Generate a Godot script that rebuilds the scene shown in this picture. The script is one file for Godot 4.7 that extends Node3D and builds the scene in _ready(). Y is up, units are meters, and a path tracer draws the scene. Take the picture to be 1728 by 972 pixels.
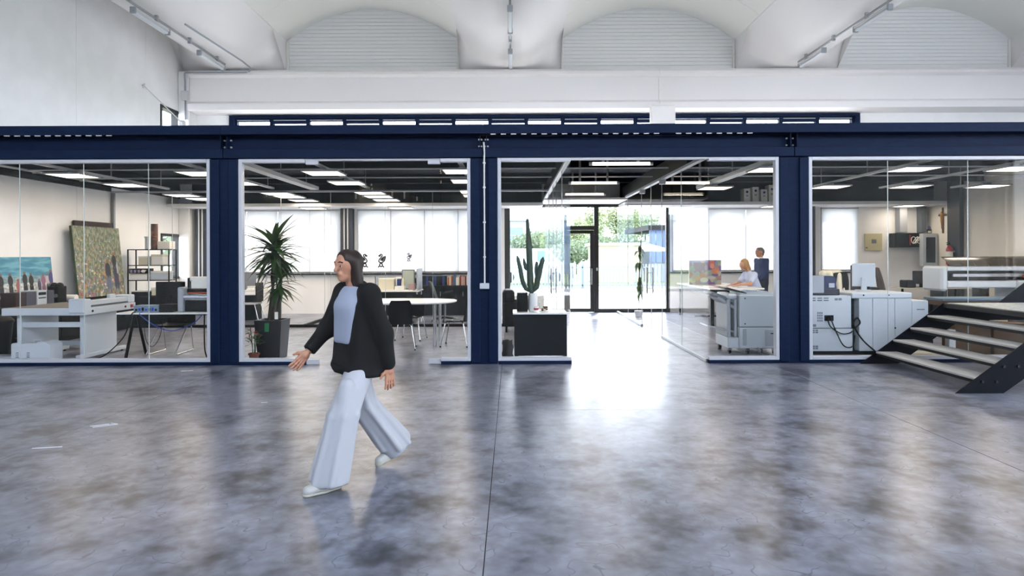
extends Node3D
# An office built of navy steel and glass inside a white industrial hall.
# x runs right, y up, depth d runs away from the lens (d = -z). Units are metres.

class MB:
	var v := PackedVector3Array()
	var n := PackedVector3Array()
	var u := PackedVector2Array()
	var ix := PackedInt32Array()
	var xf := Transform3D.IDENTITY

	func tri(a: Vector3, b: Vector3, c: Vector3) -> void:
		a = xf * a; b = xf * b; c = xf * c
		var m := (b - a).cross(c - a).normalized()
		var k := v.size()
		v.append_array([a, b, c]); n.append_array([m, m, m])
		u.append_array([Vector2(0, 1), Vector2(1, 1), Vector2(1, 0)])
		ix.append_array([k, k + 2, k + 1])

	func quad(a: Vector3, b: Vector3, c: Vector3, d: Vector3) -> void:
		a = xf * a; b = xf * b; c = xf * c; d = xf * d
		var m := (c - a).cross(d - b).normalized()
		var k := v.size()
		v.append_array([a, b, c, d]); n.append_array([m, m, m, m])
		u.append_array([Vector2(0, 1), Vector2(1, 1), Vector2(1, 0), Vector2(0, 0)])
		ix.append_array([k, k + 2, k + 1, k, k + 3, k + 2])

	func quad_out(a: Vector3, b: Vector3, c: Vector3, d: Vector3, o: Vector3) -> void:
		if (c - a).cross(d - b).dot(o) < 0.0:
			quad(d, c, b, a)
		else:
			quad(a, b, c, d)

	func tri_out(a: Vector3, b: Vector3, c: Vector3, o: Vector3) -> void:
		if (b - a).cross(c - a).dot(o) < 0.0:
			tri(a, c, b)
		else:
			tri(a, b, c)

	# box between two corners, with an optional chamfer
	func box(a: Vector3, b: Vector3, c := 0.0) -> void:
		var mid := (a + b) * 0.5
		var h := ((b - a) * 0.5).abs()
		c = minf(c, minf(h.x, minf(h.y, h.z)) * 0.8)
		for k in 3:
			var i := (k + 1) % 3
			var j := (k + 2) % 3
			for s in [-1.0, 1.0]:
				var p := []
				for q in [[-1.0, -1.0], [1.0, -1.0], [1.0, 1.0], [-1.0, 1.0]]:
					var w := Vector3.ZERO
					w[k] = s * h[k]; w[i] = q[0] * (h[i] - c); w[j] = q[1] * (h[j] - c)
					p.append(mid + w)
				var o := Vector3.ZERO
				o[k] = s
				quad_out(p[0], p[1], p[2], p[3], o)
		if c <= 0.0:
			return
		for k in 3:
			var i := (k + 1) % 3
			var j := (k + 2) % 3
			for si in [-1.0, 1.0]:
				for sj in [-1.0, 1.0]:
					var p := []
					for q in [[1.0, 0.0, -1.0], [1.0, 0.0, 1.0], [0.0, 1.0, 1.0], [0.0, 1.0, -1.0]]:
						var w := Vector3.ZERO
						w[k] = q[2] * (h[k] - c)
						w[i] = si * (h[i] - (0.0 if q[0] > 0.5 else c))
						w[j] = sj * (h[j] - (0.0 if q[1] > 0.5 else c))
						p.append(mid + w)
					var o := Vector3.ZERO
					o[i] = si; o[j] = sj
					quad_out(p[0], p[1], p[2], p[3], o)
		for sx in [-1.0, 1.0]:
			for sy in [-1.0, 1.0]:
				for sz in [-1.0, 1.0]:
					var s := Vector3(sx, sy, sz)
					tri_out(mid + s * (h - Vector3(0, c, c)), mid + s * (h - Vector3(c, 0, c)), mid + s * (h - Vector3(c, c, 0)), s)

	func b(x0: float, x1: float, y0: float, y1: float, d0: float, d1: float, c := 0.0) -> void:
		box(Vector3(minf(x0, x1), minf(y0, y1), -maxf(d0, d1)), Vector3(maxf(x0, x1), maxf(y0, y1), -minf(d0, d1)), c)

	# smooth surface through rows of points
	func grid(rows: Array, wrap := false) -> void:
		var w: int = rows[0].size()
		var k := v.size()
		var acc := PackedVector3Array()
		acc.resize(w * rows.size())
		for r in rows.size():
			for i in w:
				v.append(xf * (rows[r][i] as Vector3))
				u.append(Vector2(float(i) / maxf(1.0, w - 1.0), float(r) / maxf(1.0, rows.size() - 1.0)))
		for r in rows.size() - 1:
			for i in (w if wrap else w - 1):
				var a := r * w + i
				var bb := r * w + (i + 1) % w
				var c := a + w
				var d := bb + w
				var m := (v[k + d] - v[k + a]).cross(v[k + c] - v[k + bb])
				acc[a] += m; acc[bb] += m; acc[c] += m; acc[d] += m
				ix.append_array([k + a, k + d, k + bb, k + a, k + c, k + d])
		for m in acc:
			n.append(m.normalized() if m.length() > 1e-12 else Vector3.UP)

	func fan(pts: Array, mid: Vector3, o: Vector3) -> void:
		for i in pts.size():
			tri_out(mid, pts[i], pts[(i + 1) % pts.size()], o)

	# round bar along a path; r is one radius or one per point
	func tube(path: Array, r, sides := 8, caps := true) -> void:
		var rows := []
		var t0: Vector3 = (path[1] - path[0]).normalized()
		var side := t0.cross(Vector3.UP if absf(t0.y) < 0.9 else Vector3.RIGHT).normalized()
		for i in path.size():
			var t: Vector3
			if i == 0:
				t = path[1] - path[0]
			elif i == path.size() - 1:
				t = path[i] - path[i - 1]
			else:
				t = (path[i + 1] - path[i]).normalized() + (path[i] - path[i - 1]).normalized()
			t = t.normalized()
			side = (side - t * side.dot(t)).normalized()
			var up := t.cross(side)
			var rr: float = r[i] if r is Array else r
			var ring := []
			for s in sides:
				var a := TAU * s / sides
				ring.append(path[i] + (side * cos(a) + up * sin(a)) * rr)
			rows.append(ring)
		grid(rows, true)
		if caps:
			fan(rows[0], path[0], path[0] - path[1])
			fan(rows[-1], path[-1], path[-1] - path[-2])

	# turned shape about a vertical axis; profile is [radius, height] pairs
	func lathe(profile: Array, at := Vector3.ZERO, sides := 20, smooth := false) -> void:
		var rings := []
		for p in profile:
			var ring := []
			for s in sides:
				var a := TAU * s / sides
				ring.append(at + Vector3(cos(a) * p[0], p[1], -sin(a) * p[0]))
			rings.append(ring)
		if smooth:
			grid(rings, true)
		else:
			for i in rings.size() - 1:
				grid([rings[i], rings[i + 1]], true)

	func ball(c: Vector3, r: Vector3, sides := 12, rings := 8) -> void:
		var rows := []
		for j in rings + 1:
			var t := PI * j / rings - PI / 2
			var ring := []
			for s in sides:
				var a := TAU * s / sides
				ring.append(c + Vector3(cos(t) * cos(a) * r.x, sin(t) * r.y, -cos(t) * sin(a) * r.z))
			rows.append(ring)
		grid(rows, true)

	# flat outline (x, y) pushed back from h0 to h1 along the third axis of t
	func prism(poly: Array, h0: float, h1: float, t := Transform3D.IDENTITY) -> void:
		var flat := PackedVector2Array(poly)
		var tris := Geometry2D.triangulate_polygon(flat)
		var keep := xf
		xf = xf * t
		for k in range(0, tris.size(), 3):
			var a := flat[tris[k]]
			var bb := flat[tris[k + 1]]
			var c := flat[tris[k + 2]]
			tri_out(Vector3(a.x, a.y, h0), Vector3(bb.x, bb.y, h0), Vector3(c.x, c.y, h0), Vector3(0, 0, signf(h0 - h1)))
			tri_out(Vector3(a.x, a.y, h1), Vector3(bb.x, bb.y, h1), Vector3(c.x, c.y, h1), Vector3(0, 0, signf(h1 - h0)))
		var turn := 1.0 if Geometry2D.is_polygon_clockwise(flat) else -1.0
		for i in flat.size():
			var a := flat[i]
			var bb := flat[(i + 1) % flat.size()]
			var o := Vector3(-(bb.y - a.y), bb.x - a.x, 0) * turn
			quad_out(Vector3(a.x, a.y, h0), Vector3(bb.x, bb.y, h0), Vector3(bb.x, bb.y, h1), Vector3(a.x, a.y, h1), o)
		xf = keep

	# one continuous skin round tapered bones [a, b, ra, rb]: smooth minimum of capsules, meshed as surface nets
	func skin(bones: Array, k: float, cell: float, cuts := []) -> void:
		var lo := Vector3(1e9, 1e9, 1e9)
		var hi := -lo
		for bn in bones:
			var m := maxf(bn[2], bn[3]) + k * 0.5 + cell * 3.0
			lo = lo.min((bn[0] as Vector3).min(bn[1]) - Vector3.ONE * m)
			hi = hi.max((bn[0] as Vector3).max(bn[1]) + Vector3.ONE * m)
		var nx := int((hi.x - lo.x) / cell) + 2
		var ny := int((hi.y - lo.y) / cell) + 2
		var nz := int((hi.z - lo.z) / cell) + 2
		var f := PackedFloat32Array()
		f.resize(nx * ny * nz)
		f.fill(1.0)
		for bn in bones:
			var a: Vector3 = bn[0]
			var ra: float = bn[2]
			var rb: float = bn[3]
			var ab: Vector3 = bn[1] - a
			var l2 := maxf(ab.length_squared(), 1e-9)
			var m := maxf(ra, rb) + k + cell * 2.0
			var p0 := ((bn[0] as Vector3).min(bn[1]) - Vector3.ONE * m - lo) / cell
			var p1 := ((bn[0] as Vector3).max(bn[1]) + Vector3.ONE * m - lo) / cell
			for iz in range(maxi(0, int(p0.z)), mini(nz, int(p1.z) + 1)):
				var pz := lo.z + iz * cell - a.z
				for iy in range(maxi(0, int(p0.y)), mini(ny, int(p1.y) + 1)):
					var py := lo.y + iy * cell - a.y
					var row := (iz * ny + iy) * nx
					var yz := py * ab.y + pz * ab.z
					for i in range(maxi(0, int(p0.x)), mini(nx, int(p1.x) + 1)):
						var px := lo.x + i * cell - a.x
						var t := clampf((px * ab.x + yz) / l2, 0.0, 1.0)
						var ex := px - ab.x * t
						var ey := py - ab.y * t
						var ez := pz - ab.z * t
						var d := sqrt(ex * ex + ey * ey + ez * ez) - ra - (rb - ra) * t
						var o := f[row + i]
						var h := maxf(k - absf(d - o), 0.0)
						f[row + i] = minf(d, o) - h * h / (4.0 * k)
		for cut in cuts:
			for iz in nz:
				for iy in ny:
					for i in nx:
						var at := (iz * ny + iy) * nx + i
						if f[at] < cell * 3.0:
							f[at] = maxf(f[at], (cut[0] as Vector3).dot(lo + Vector3(i, iy, iz) * cell) - cut[1])
		var id := PackedInt32Array()
		id.resize(f.size())
		id.fill(-1)
		var step := [1, nx, nx * ny]
		var corner := [0, 1, nx, nx + 1, nx * ny, nx * ny + 1, nx * ny + nx, nx * ny + nx + 1]
		var edge := [[0, 1], [2, 3], [4, 5], [6, 7], [0, 2], [1, 3], [4, 6], [5, 7], [0, 4], [1, 5], [2, 6], [3, 7]]
		for iz in range(1, nz - 2):
			for iy in range(1, ny - 2):
				for i in range(1, nx - 2):
					var at := (iz * ny + iy) * nx + i
					if absf(f[at]) > cell * 2.2:
						continue
					var mask := 0
					for c in 8:
						if f[at + corner[c]] < 0.0:
							mask |= 1 << c
					if mask == 0 or mask == 255:
						continue
					var sum := Vector3.ZERO
					var cnt := 0.0
					for e in edge:
						var fa := f[at + corner[e[0]]]
						var fb := f[at + corner[e[1]]]
						if (fa < 0.0) != (fb < 0.0):
							var t := fa / (fa - fb)
							var ca := Vector3(e[0] & 1, (e[0] >> 1) & 1, e[0] >> 2)
							var cb := Vector3(e[1] & 1, (e[1] >> 1) & 1, e[1] >> 2)
							sum += ca.lerp(cb, t)
							cnt += 1.0
					id[at] = v.size()
					v.append(xf * (lo + (Vector3(i, iy, iz) + sum / cnt) * cell))
					var g := Vector3(f[at + 1] - f[at - 1], f[at + nx] - f[at - nx], f[at + nx * ny] - f[at - nx * ny])
					var g2 := Vector3(f[at + 2] - f[at], f[at + 2 * nx] - f[at], f[at + 2 * nx * ny] - f[at])
					n.append((xf.basis * (g + g2)).normalized())
					u.append(Vector2(0.5, 0.5))
		for iz in range(1, nz - 2):
			for iy in range(1, ny - 2):
				for i in range(1, nx - 2):
					var at := (iz * ny + iy) * nx + i
					if id[at] < 0:
						continue
					for ax in 3:
						var s: int = step[ax]
						if (f[at] < 0.0) == (f[at + s] < 0.0):
							continue
						var p: int = step[(ax + 1) % 3]
						var q: int = step[(ax + 2) % 3]
						var a := id[at]
						var bb := id[at - p]
						var c := id[at - p - q]
						var d := id[at - q]
						if a < 0 or bb < 0 or c < 0 or d < 0:
							continue
						if f[at] < 0.0:
							ix.append_array([a, c, bb, a, d, c])
						else:
							ix.append_array([a, bb, c, a, c, d])

	func mesh() -> ArrayMesh:
		var a := []
		a.resize(Mesh.ARRAY_MAX)
		a[Mesh.ARRAY_VERTEX] = v
		a[Mesh.ARRAY_NORMAL] = n
		a[Mesh.ARRAY_TEX_UV] = u
		a[Mesh.ARRAY_INDEX] = ix
		var m := ArrayMesh.new()
		m.add_surface_from_arrays(Mesh.PRIMITIVE_TRIANGLES, a)
		return m


var mats := {}
var taken := {}
var rng := RandomNumberGenerator.new()


func P(x: float, y: float, d: float) -> Vector3:
	return Vector3(x, y, -d)


func numbered(nm: String) -> String:
	if not taken.has(nm):
		taken[nm] = 0
		return nm
	taken[nm] += 1
	return "%s_%03d" % [nm, taken[nm]]


func tag(o: Node, label: String, cat: String, group := "", kind := "") -> void:
	o.set_meta("label", label)
	if cat:
		o.set_meta("category", cat)
	if group:
		o.set_meta("group", group)
	if kind:
		o.set_meta("kind", kind)


func thing(nm: String, label: String, cat: String, group := "", kind := "", at := Vector3.ZERO, turn := 0.0) -> Node3D:
	var o := Node3D.new()
	o.name = numbered(nm)
	add_child(o)
	o.position = at
	o.rotation.y = turn
	tag(o, label, cat, group, kind)
	return o


func part(par: Node, nm: String, mb: MB, m: Material, label := "") -> MeshInstance3D:
	return piece(par, nm, mb.mesh(), m, Transform3D.IDENTITY, label)


func piece(par: Node, nm: String, mesh: Mesh, m: Material, t := Transform3D.IDENTITY, label := "") -> MeshInstance3D:
	var o := MeshInstance3D.new()
	o.name = nm
	o.mesh = mesh
	o.material_override = m
	o.transform = t
	par.add_child(o, true)
	if label:
		o.set_meta("label", label)
	return o


func solo(nm: String, label: String, cat: String, mb: MB, m: Material, group := "", kind := "") -> MeshInstance3D:
	var o := MeshInstance3D.new()
	o.name = numbered(nm)
	o.mesh = mb.mesh()
	o.material_override = m
	add_child(o)
	tag(o, label, cat, group, kind)
	return o


# a copy of a thing with its parts, under the next number and with a label of its own
func copy(src: Node3D, at: Vector3, turn: float, label: String) -> Node3D:
	var c: Node3D = src.duplicate()
	c.name = numbered(String(src.name).get_slice("_0", 0))
	add_child(c)
	c.position = at
	c.rotation.y = turn
	c.set_meta("label", label)
	return c


func mat(nm: String, c: Color, rough := 0.6, metal := 0.0) -> StandardMaterial3D:
	if mats.has(nm):
		return mats[nm]
	var m := StandardMaterial3D.new()
	m.resource_name = nm
	m.albedo_color = c
	m.roughness = rough
	m.metallic = metal
	mats[nm] = m
	return m


func ramp(cols: Array, offs: Array) -> Gradient:
	var g := Gradient.new()
	g.offsets = PackedFloat32Array(offs)
	g.colors = PackedColorArray(cols)
	return g


func noise_tex(freq: float, sd: int, cols: Array, offs: Array, size := 512, kind := FastNoiseLite.TYPE_SIMPLEX_SMOOTH) -> NoiseTexture2D:
	var f := FastNoiseLite.new()
	f.noise_type = kind
	f.seed = sd
	f.frequency = freq
	f.fractal_octaves = 5
	var t := NoiseTexture2D.new()
	t.width = size
	t.height = size
	t.seamless = true
	t.noise = f
	t.color_ramp = ramp(cols, offs)
	return t


func triplanar(m: StandardMaterial3D, tex: Texture2D, s: Vector3) -> StandardMaterial3D:
	m.albedo_texture = tex
	m.uv1_triplanar = true
	m.uv1_world_triplanar = true
	m.uv1_scale = s
	return m


func noise_img(freq: float, sd: int, size: int, to: int, octaves := 4, ridged := false) -> PackedByteArray:
	var f := FastNoiseLite.new()
	f.noise_type = FastNoiseLite.TYPE_SIMPLEX_SMOOTH
	f.seed = sd
	f.frequency = freq
	f.fractal_octaves = octaves
	f.fractal_type = FastNoiseLite.FRACTAL_RIDGED if ridged else FastNoiseLite.FRACTAL_FBM
	if ridged:
		f.domain_warp_enabled = true
		f.domain_warp_amplitude = 40.0
		f.domain_warp_frequency = 0.012
	var im := f.get_seamless_image(size, size)
	im.convert(Image.FORMAT_L8)
	if to != size:
		im.resize(to, to, Image.INTERPOLATE_BILINEAR)
	return im.get_data()


func tex_of(im: Image) -> ImageTexture:
	return ImageTexture.create_from_image(im)


# polished concrete: cloudy grey-violet body, darker patches, hairline veins, all in the surface itself
func concrete() -> StandardMaterial3D:
	var s := 2048
	var a := noise_img(0.012, 3, 512, s, 4)
	var b2 := noise_img(0.03, 7, 512, s, 5)
	var c := noise_img(0.055, 11, 1024, s, 4)
	var vein := noise_img(0.02, 17, 1024, s, 3)
	var out := PackedByteArray()
	out.resize(s * s * 3)
	for i in s * s:
		var big := a[i] / 255.0 - 0.5
		var mid := b2[i] / 255.0 - 0.5
		var fine := c[i] / 255.0 - 0.5
		var ve := absf(vein[i] / 255.0 - 0.5)
		var l := 0.495 + big * 0.12 + mid * 0.19 + fine * 0.15
		var line := clampf(1.25 - ve * 70.0, 0.0, 1.0) * clampf(fine * 2.5 + mid * 2.5 + 0.35, 0.0, 1.0)
		l -= line * 0.17
		var stain := clampf((mid * 0.9 + fine * 0.3 + big * 0.6) * -1.4 - 0.04, 0.0, 1.0)
		l -= stain * 0.20
		var warm := clampf(big * 0.5 - fine * 0.4, -0.2, 0.2)
		out[i * 3] = int(clampf(l * (0.965 + warm * 0.06), 0.0, 1.0) * 255.0)
		out[i * 3 + 1] = int(clampf(l * 0.985, 0.0, 1.0) * 255.0)
		out[i * 3 + 2] = int(clampf(l * (1.085 - warm * 0.1) + stain * 0.01, 0.0, 1.0) * 255.0)
	var m := mat("polished_concrete", Color.WHITE, 0.28)
	m.albedo_texture = tex_of(Image.create_from_data(s, s, false, Image.FORMAT_RGB8, out))
	m.uv1_triplanar = true
	m.uv1_world_triplanar = true
	m.uv1_scale = Vector3.ONE / 7.0
	m.metallic_specular = 0.6
	return m


func glass(nm := "clear_glass", c := Color(0.86, 0.94, 0.93, 0.004)) -> StandardMaterial3D:
	var m := mat(nm, c, 0.0)
	m.transparency = BaseMaterial3D.TRANSPARENCY_ALPHA
	m.metallic_specular = 0.22
	return m


func lamp_mat(nm: String, c: Color, e: float) -> StandardMaterial3D:
	var m := mat(nm, c, 0.5)
	m.emission_enabled = true
	m.emission = c
	m.emission_energy_multiplier = e
	return m


func make_materials() -> void:
	mat("hall_white", Color(0.935, 0.935, 0.935), 0.65)
	triplanar(mats.hall_white, noise_tex(0.008, 5, [Color(0.985, 0.985, 0.985), Color(1, 1, 1)], [0.3, 0.7]), Vector3.ONE * 0.35)
	mat("cream_wall", Color(0.88, 0.86, 0.82), 0.7)
	triplanar(mats.cream_wall, noise_tex(0.008, 6, [Color(0.985, 0.985, 0.98), Color(1, 1, 1)], [0.3, 0.7]), Vector3.ONE * 0.35)
	mat("vault_white", Color(0.94, 0.94, 0.92), 0.7)
	mat("lunette_grey", Color(0.94, 0.945, 0.945), 0.7)
	mat("beam_white", Color(0.94, 0.93, 0.93), 0.6)
	mat("navy", Color(0.058, 0.12, 0.225), 0.55)
	mats.navy.metallic_specular = 0.22
	triplanar(mats.navy, noise_tex(0.02, 8, [Color(0.9, 0.91, 0.93), Color(1, 1, 1)], [0.3, 0.7]), Vector3(0.4, 1.2, 0.4))
	mat("navy_deck", Color(0.025, 0.058, 0.12), 0.7)
	mats.navy_deck.metallic_specular = 0.2
	mat("stair_navy", Color(0.035, 0.052, 0.082), 0.5)
	mats.stair_navy.metallic_specular = 0.25
	mat("dark_steel", Color(0.06, 0.065, 0.075), 0.5)
	mat("frame_black", Color(0.05, 0.055, 0.06), 0.45)
	mat("alu_white", Color(0.72, 0.73, 0.76), 0.4)
	mat("alu_grey", Color(0.55, 0.56, 0.57), 0.35, 0.6)
	mat("conduit_white", Color(0.80, 0.80, 0.80), 0.45)
	mat("galvanised", Color(0.66, 0.67, 0.68), 0.4, 0.6)
	mat("chrome", Color(0.82, 0.82, 0.83), 0.12, 1.0)
	mat("steel_brushed", Color(0.60, 0.59, 0.57), 0.3, 1.0)
	mat("black_plastic", Color(0.025, 0.026, 0.03), 0.45)
	mats.black_plastic.metallic_specular = 0.3
	mat("black_matte", Color(0.025, 0.026, 0.03), 0.8)
	mat("screen_black", Color(0.012, 0.013, 0.016), 0.12)
	mat("charcoal", Color(0.07, 0.075, 0.085), 0.6)
	mats.charcoal.metallic_specular = 0.3
	mat("navy_cabinet", Color(0.03, 0.045, 0.07), 0.5)
	mats.navy_cabinet.metallic_specular = 0.25
	mat("machine_white", Color(0.71, 0.74, 0.77), 0.42)
	mat("machine_grey", Color(0.60, 0.62, 0.65), 0.5)
	mat("machine_mid", Color(0.40, 0.42, 0.45), 0.5)
	mat("table_white", Color(0.88, 0.88, 0.87), 0.25)
	mat("paper", Color(0.88, 0.87, 0.84), 0.8)
	mat("cardboard", Color(0.36, 0.26, 0.16), 0.85)
	mat("cardboard_dark", Color(0.20, 0.15, 0.11), 0.85)
	mat("cream_plastic", Color(0.82, 0.79, 0.70), 0.5)
	mat("grey_felt", Color(0.34, 0.34, 0.36), 0.9)
	mat("red", Color(0.62, 0.05, 0.06), 0.35)
	mat("blue", Color(0.05, 0.16, 0.42), 0.5)
	mat("blue_bright", Color(0.07, 0.22, 0.62), 0.4)
	mat("orange", Color(0.75, 0.25, 0.05), 0.5)
	mat("terracotta", Color(0.40, 0.18, 0.11), 0.8)
	mat("soil", Color(0.08, 0.055, 0.04), 0.95)
	mat("wood_brown", Color(0.33, 0.21, 0.11), 0.6)
	mat("brown_red", Color(0.17, 0.08, 0.075), 0.7)
	mat("tread_grey", Color(0.72, 0.72, 0.71), 0.5)
	mat("leaf_dark", Color(0.10, 0.19, 0.10), 0.4)
	mats.leaf_dark.backlight_enabled = true
	mats.leaf_dark.backlight = Color(0.16, 0.25, 0.08)
	mat("leaf_mid", Color(0.16, 0.28, 0.12), 0.45)
	mats.leaf_mid.backlight_enabled = true
	mats.leaf_mid.backlight = Color(0.2, 0.3, 0.1)
	mat("bark", Color(0.20, 0.16, 0.12), 0.9)
	mat("cactus_green", Color(0.13, 0.22, 0.16), 0.6)
	mat("blind_fabric", Color(0.58, 0.58, 0.59), 0.85)
	mats.blind_fabric.backlight_enabled = true
	mats.blind_fabric.backlight = Color(0.97, 0.97, 0.97)
	glass()
	mat("glass_edge", Color(0.30, 0.45, 0.42), 0.15)
	lamp_mat("led_glow", Color(1.0, 0.955, 0.88), 2.6)
	lamp_mat("tube_glow", Color(1.0, 0.93, 0.82), 2.6)
	mat("brass", Color(0.62, 0.45, 0.20), 0.35, 0.9)


# ------------------------------------------------------------------ the hall
func build_floor() -> void:
	var fl := thing("floor", "polished grey concrete floor of the hall with cloudy stains", "floor", "", "structure")
	var m := concrete()
	var base := MB.new()
	base.b(-9.2, 16.7, -0.3, -0.006, -3.45, 18.0)
	part(fl, "bed", base, mats.charcoal)
	var xs := [-9.15, -7.83, -3.99, -0.15, 3.69, 7.53, 11.37, 16.65]
	var ds := [-3.4, -1.05, 2.79, 6.63, 10.47, 14.31, 17.98]
	for i in xs.size() - 1:
		for j in ds.size() - 1:
			var s := MB.new()
			s.b(xs[i] + 0.0025, xs[i + 1] - 0.0025, -0.05, 0.0, ds[j] + 0.0025, ds[j + 1] - 0.0025, 0.0015)
			part(fl, "slab", s, m)
	# white chalk scratches left on the concrete
	var ch := mat("chalk", Color(0.86, 0.86, 0.88), 0.8)
	for q in [[-3.93, -3.80, 6.06, 6.14], [-3.88, -3.72, 6.02, 6.14], [-3.72, -3.80, 6.14, 6.17], [-3.96, -3.74, 5.37, 5.41], [-4.55, -4.4, 8.95, 8.98], [-2.7, -2.64, 7.0, 7.02]]:
		var s := MB.new()
		s.tube([P(q[0], 0.0005, q[2]), P(q[1], 0.0005, q[3])], 0.005, 4)
		part(fl, "chalk_mark", s, ch)


func build_walls() -> void:
	var wl := thing("wall_left", "tall white panelled wall along the left of the hall", "wall", "", "structure")
	var ds := [-3.45, -1.74, 0.76, 3.26, 5.76, 8.26, 10.76, 13.26, 15.78, 18.0]
	# openings: a low window inside the office and a high one above it, both at the far end
	for j in ds.size() - 1:
		var p := MB.new()
		var d0: float = ds[j] + 0.004
		var d1: float = ds[j + 1] - 0.004
		if j == 8:
			p.b(-9.1, -8.85, 0, 8.6, d0, 16.42)
			p.b(-9.1, -8.85, 0, 0.98, 16.42, 17.42)
			p.b(-9.1, -8.85, 2.16, 4.1, 16.42, 17.42)
			p.b(-9.1, -8.85, 5.42, 8.6, 16.42, 17.42)
			p.b(-9.1, -8.85, 0, 8.6, 17.42, d1)
		else:
			p.b(-9.1, -8.85, 0, 8.6, d0, d1)
		part(wl, "wall_panel", p, mats.hall_white)
	var back := MB.new()
	back.b(-9.16, -9.1, 0, 8.6, -3.45, 16.42)
	part(wl, "backing", back, mats.hall_white)
	for k in 2:
		var lo: float = [0.98, 4.1][k]
		var hi: float = [2.16, 5.42][k]
		var w := thing("window_%d" % (k + 1), ["small dark framed window in the left wall inside the office", "high dark framed window in the left wall above the office roof"][k], "window", "", "structure")
		var f := MB.new()
		f.b(-9.05, -8.83, lo, lo + 0.07, 16.42, 17.42, 0.005)
		f.b(-9.05, -8.83, hi - 0.07, hi, 16.42, 17.42, 0.005)
		f.b(-9.05, -8.83, lo + 0.07, hi - 0.07, 16.42, 16.5, 0.005)
		f.b(-9.05, -8.83, lo + 0.07, hi - 0.07, 17.32, 17.42, 0.005)
		part(w, "window_frame", f, mats.frame_black)
		var g := MB.new()
		g.b(-8.98, -8.97, lo + 0.07, hi - 0.07, 16.5, 17.32)
		part(w, "pane", g, mats.clear_glass)
	# far wall with all its openings
	var wb := thing("wall_back", "white far wall of the hall with window openings", "wall", "", "structure")
	var p := MB.new()
	var D0 := 17.73
	var D1 := 18.0
	var low := [[-8.85, -8.05], [-4.65, -4.2], [-0.55, -0.2], [4.3, 4.35], [7.35, 8.4], [9.4, 16.3]]
	for r in low:
		p.b(r[0], r[1], 0, 2.95, D0, D1)
	for r in [[-8.05, -4.65], [-4.2, -0.55], [4.35, 7.35], [8.4, 9.4]]:
		p.b(r[0], r[1], 0, 1.1, D0, D1)
		p.b(r[0], r[1], 2.84, 2.95, D0, D1)
	p.b(-8.85, 16.3, 2.95, 4.2, D0, D1)
	p.b(-8.85, -7.64, 4.2, 5.38, D0, D1)
	p.b(9.43, 16.3, 4.2, 5.38, D0, D1)
	p.b(-8.85, 16.3, 5.38, 8.6, D0, D1)
	part(wb, "wall_shell", p, mats.hall_white)
	# strip of clerestory windows, every other sash standing a little lower
	var ws := thing("window_3", "long strip of dark framed clerestory windows above the office roof", "window", "", "structure")
	var f := MB.new()
	f.b(-7.64, 9.43, 5.31, 5.38, 17.62, 17.95, 0.006)
	f.b(-7.64, 9.43, 4.2, 4.26, 17.62, 17.95)
	f.b(-7.64, -7.5, 4.26, 5.31, 17.62, 17.95)
	f.b(9.3, 9.43, 4.26, 5.31, 17.62, 17.95)
	part(ws, "window_frame", f, mats.navy)
	for k in 17:
		var x0 := -7.5 + k * 0.988
		var sash := MB.new()
		var top: float = 5.23 if k % 2 == 0 else 5.17
		sash.b(x0, x0 + 0.988, top, 5.31, 17.7, 17.82, 0.004)
		sash.b(x0, x0 + 0.05, 4.26, top, 17.7, 17.82)
		sash.b(x0 + 0.938, x0 + 0.988, 4.26, top, 17.7, 17.82)
		part(ws, "sash", sash, mats.navy)
		var bar := MB.new()
		bar.b(x0 + 0.06, x0 + 0.93, 5.245, 5.262, 17.685, 17.699)
		part(ws, "trickle_vent", bar, mats.alu_white)
		var g := MB.new()
		g.b(x0 + 0.05, x0 + 0.938, 4.26, top, 17.755, 17.762)
		part(ws, "pane", g, mats.clear_glass)
	# the other two walls, out of view; their windows are added to light the hall
	var wf := thing("wall_front", "white hall wall opposite the office with an added high window band", "wall", "", "structure")
	var q := MB.new()
	q.b(-9.1, 16.6, 0, 4.75, -3.45, -3.2)
	q.b(-9.1, 16.6, 7.45, 8.6, -3.45, -3.2)
	for x in [-9.1, -0.3, 7.2, 16.0]:
		q.b(x, x + 0.6, 4.75, 7.45, -3.45, -3.2)
	part(wf, "wall_shell", q, mats.hall_white)
	for k in 3:
		var x0: float = [-8.5, 0.3, 7.8][k]
		var x1: float = [-0.3, 7.2, 16.0][k]
		var w := thing("window_%d" % (4 + k), ["added unseen window band opposite the office on the left", "added unseen window band opposite the office in the middle", "added unseen window band opposite the office on the right"][k], "window", "", "structure")
		window_grid(w, x0, x1, 4.75, 7.45, 6, true)
	var wr := thing("wall_right", "white side wall of the hall to the right with two added tall windows", "wall", "", "structure")
	var s := MB.new()
	s.b(16.3, 16.6, 0, 0.6, -3.2, 18)
	s.b(16.3, 16.6, 6.2, 8.6, -3.2, 18)
	for d in [[-3.2, -2.6], [3.2, 3.6], [9.2, 18.0]]:
		s.b(16.3, 16.6, 0.6, 6.2, d[0], d[1])
	part(wr, "wall_shell", s, mats.hall_white)
	for k in 2:  # tall side windows, added out of view to brighten walls and ceiling
		var w := thing("window_%d" % (7 + k), ["added unseen tall window in the right hall wall nearer the viewer", "added unseen tall window in the right hall wall nearer the office"][k], "window", "", "structure")
		window_grid(w, [-2.6, 3.6][k], [3.2, 9.2][k], 0.6, 6.2, 4, false)


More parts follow.
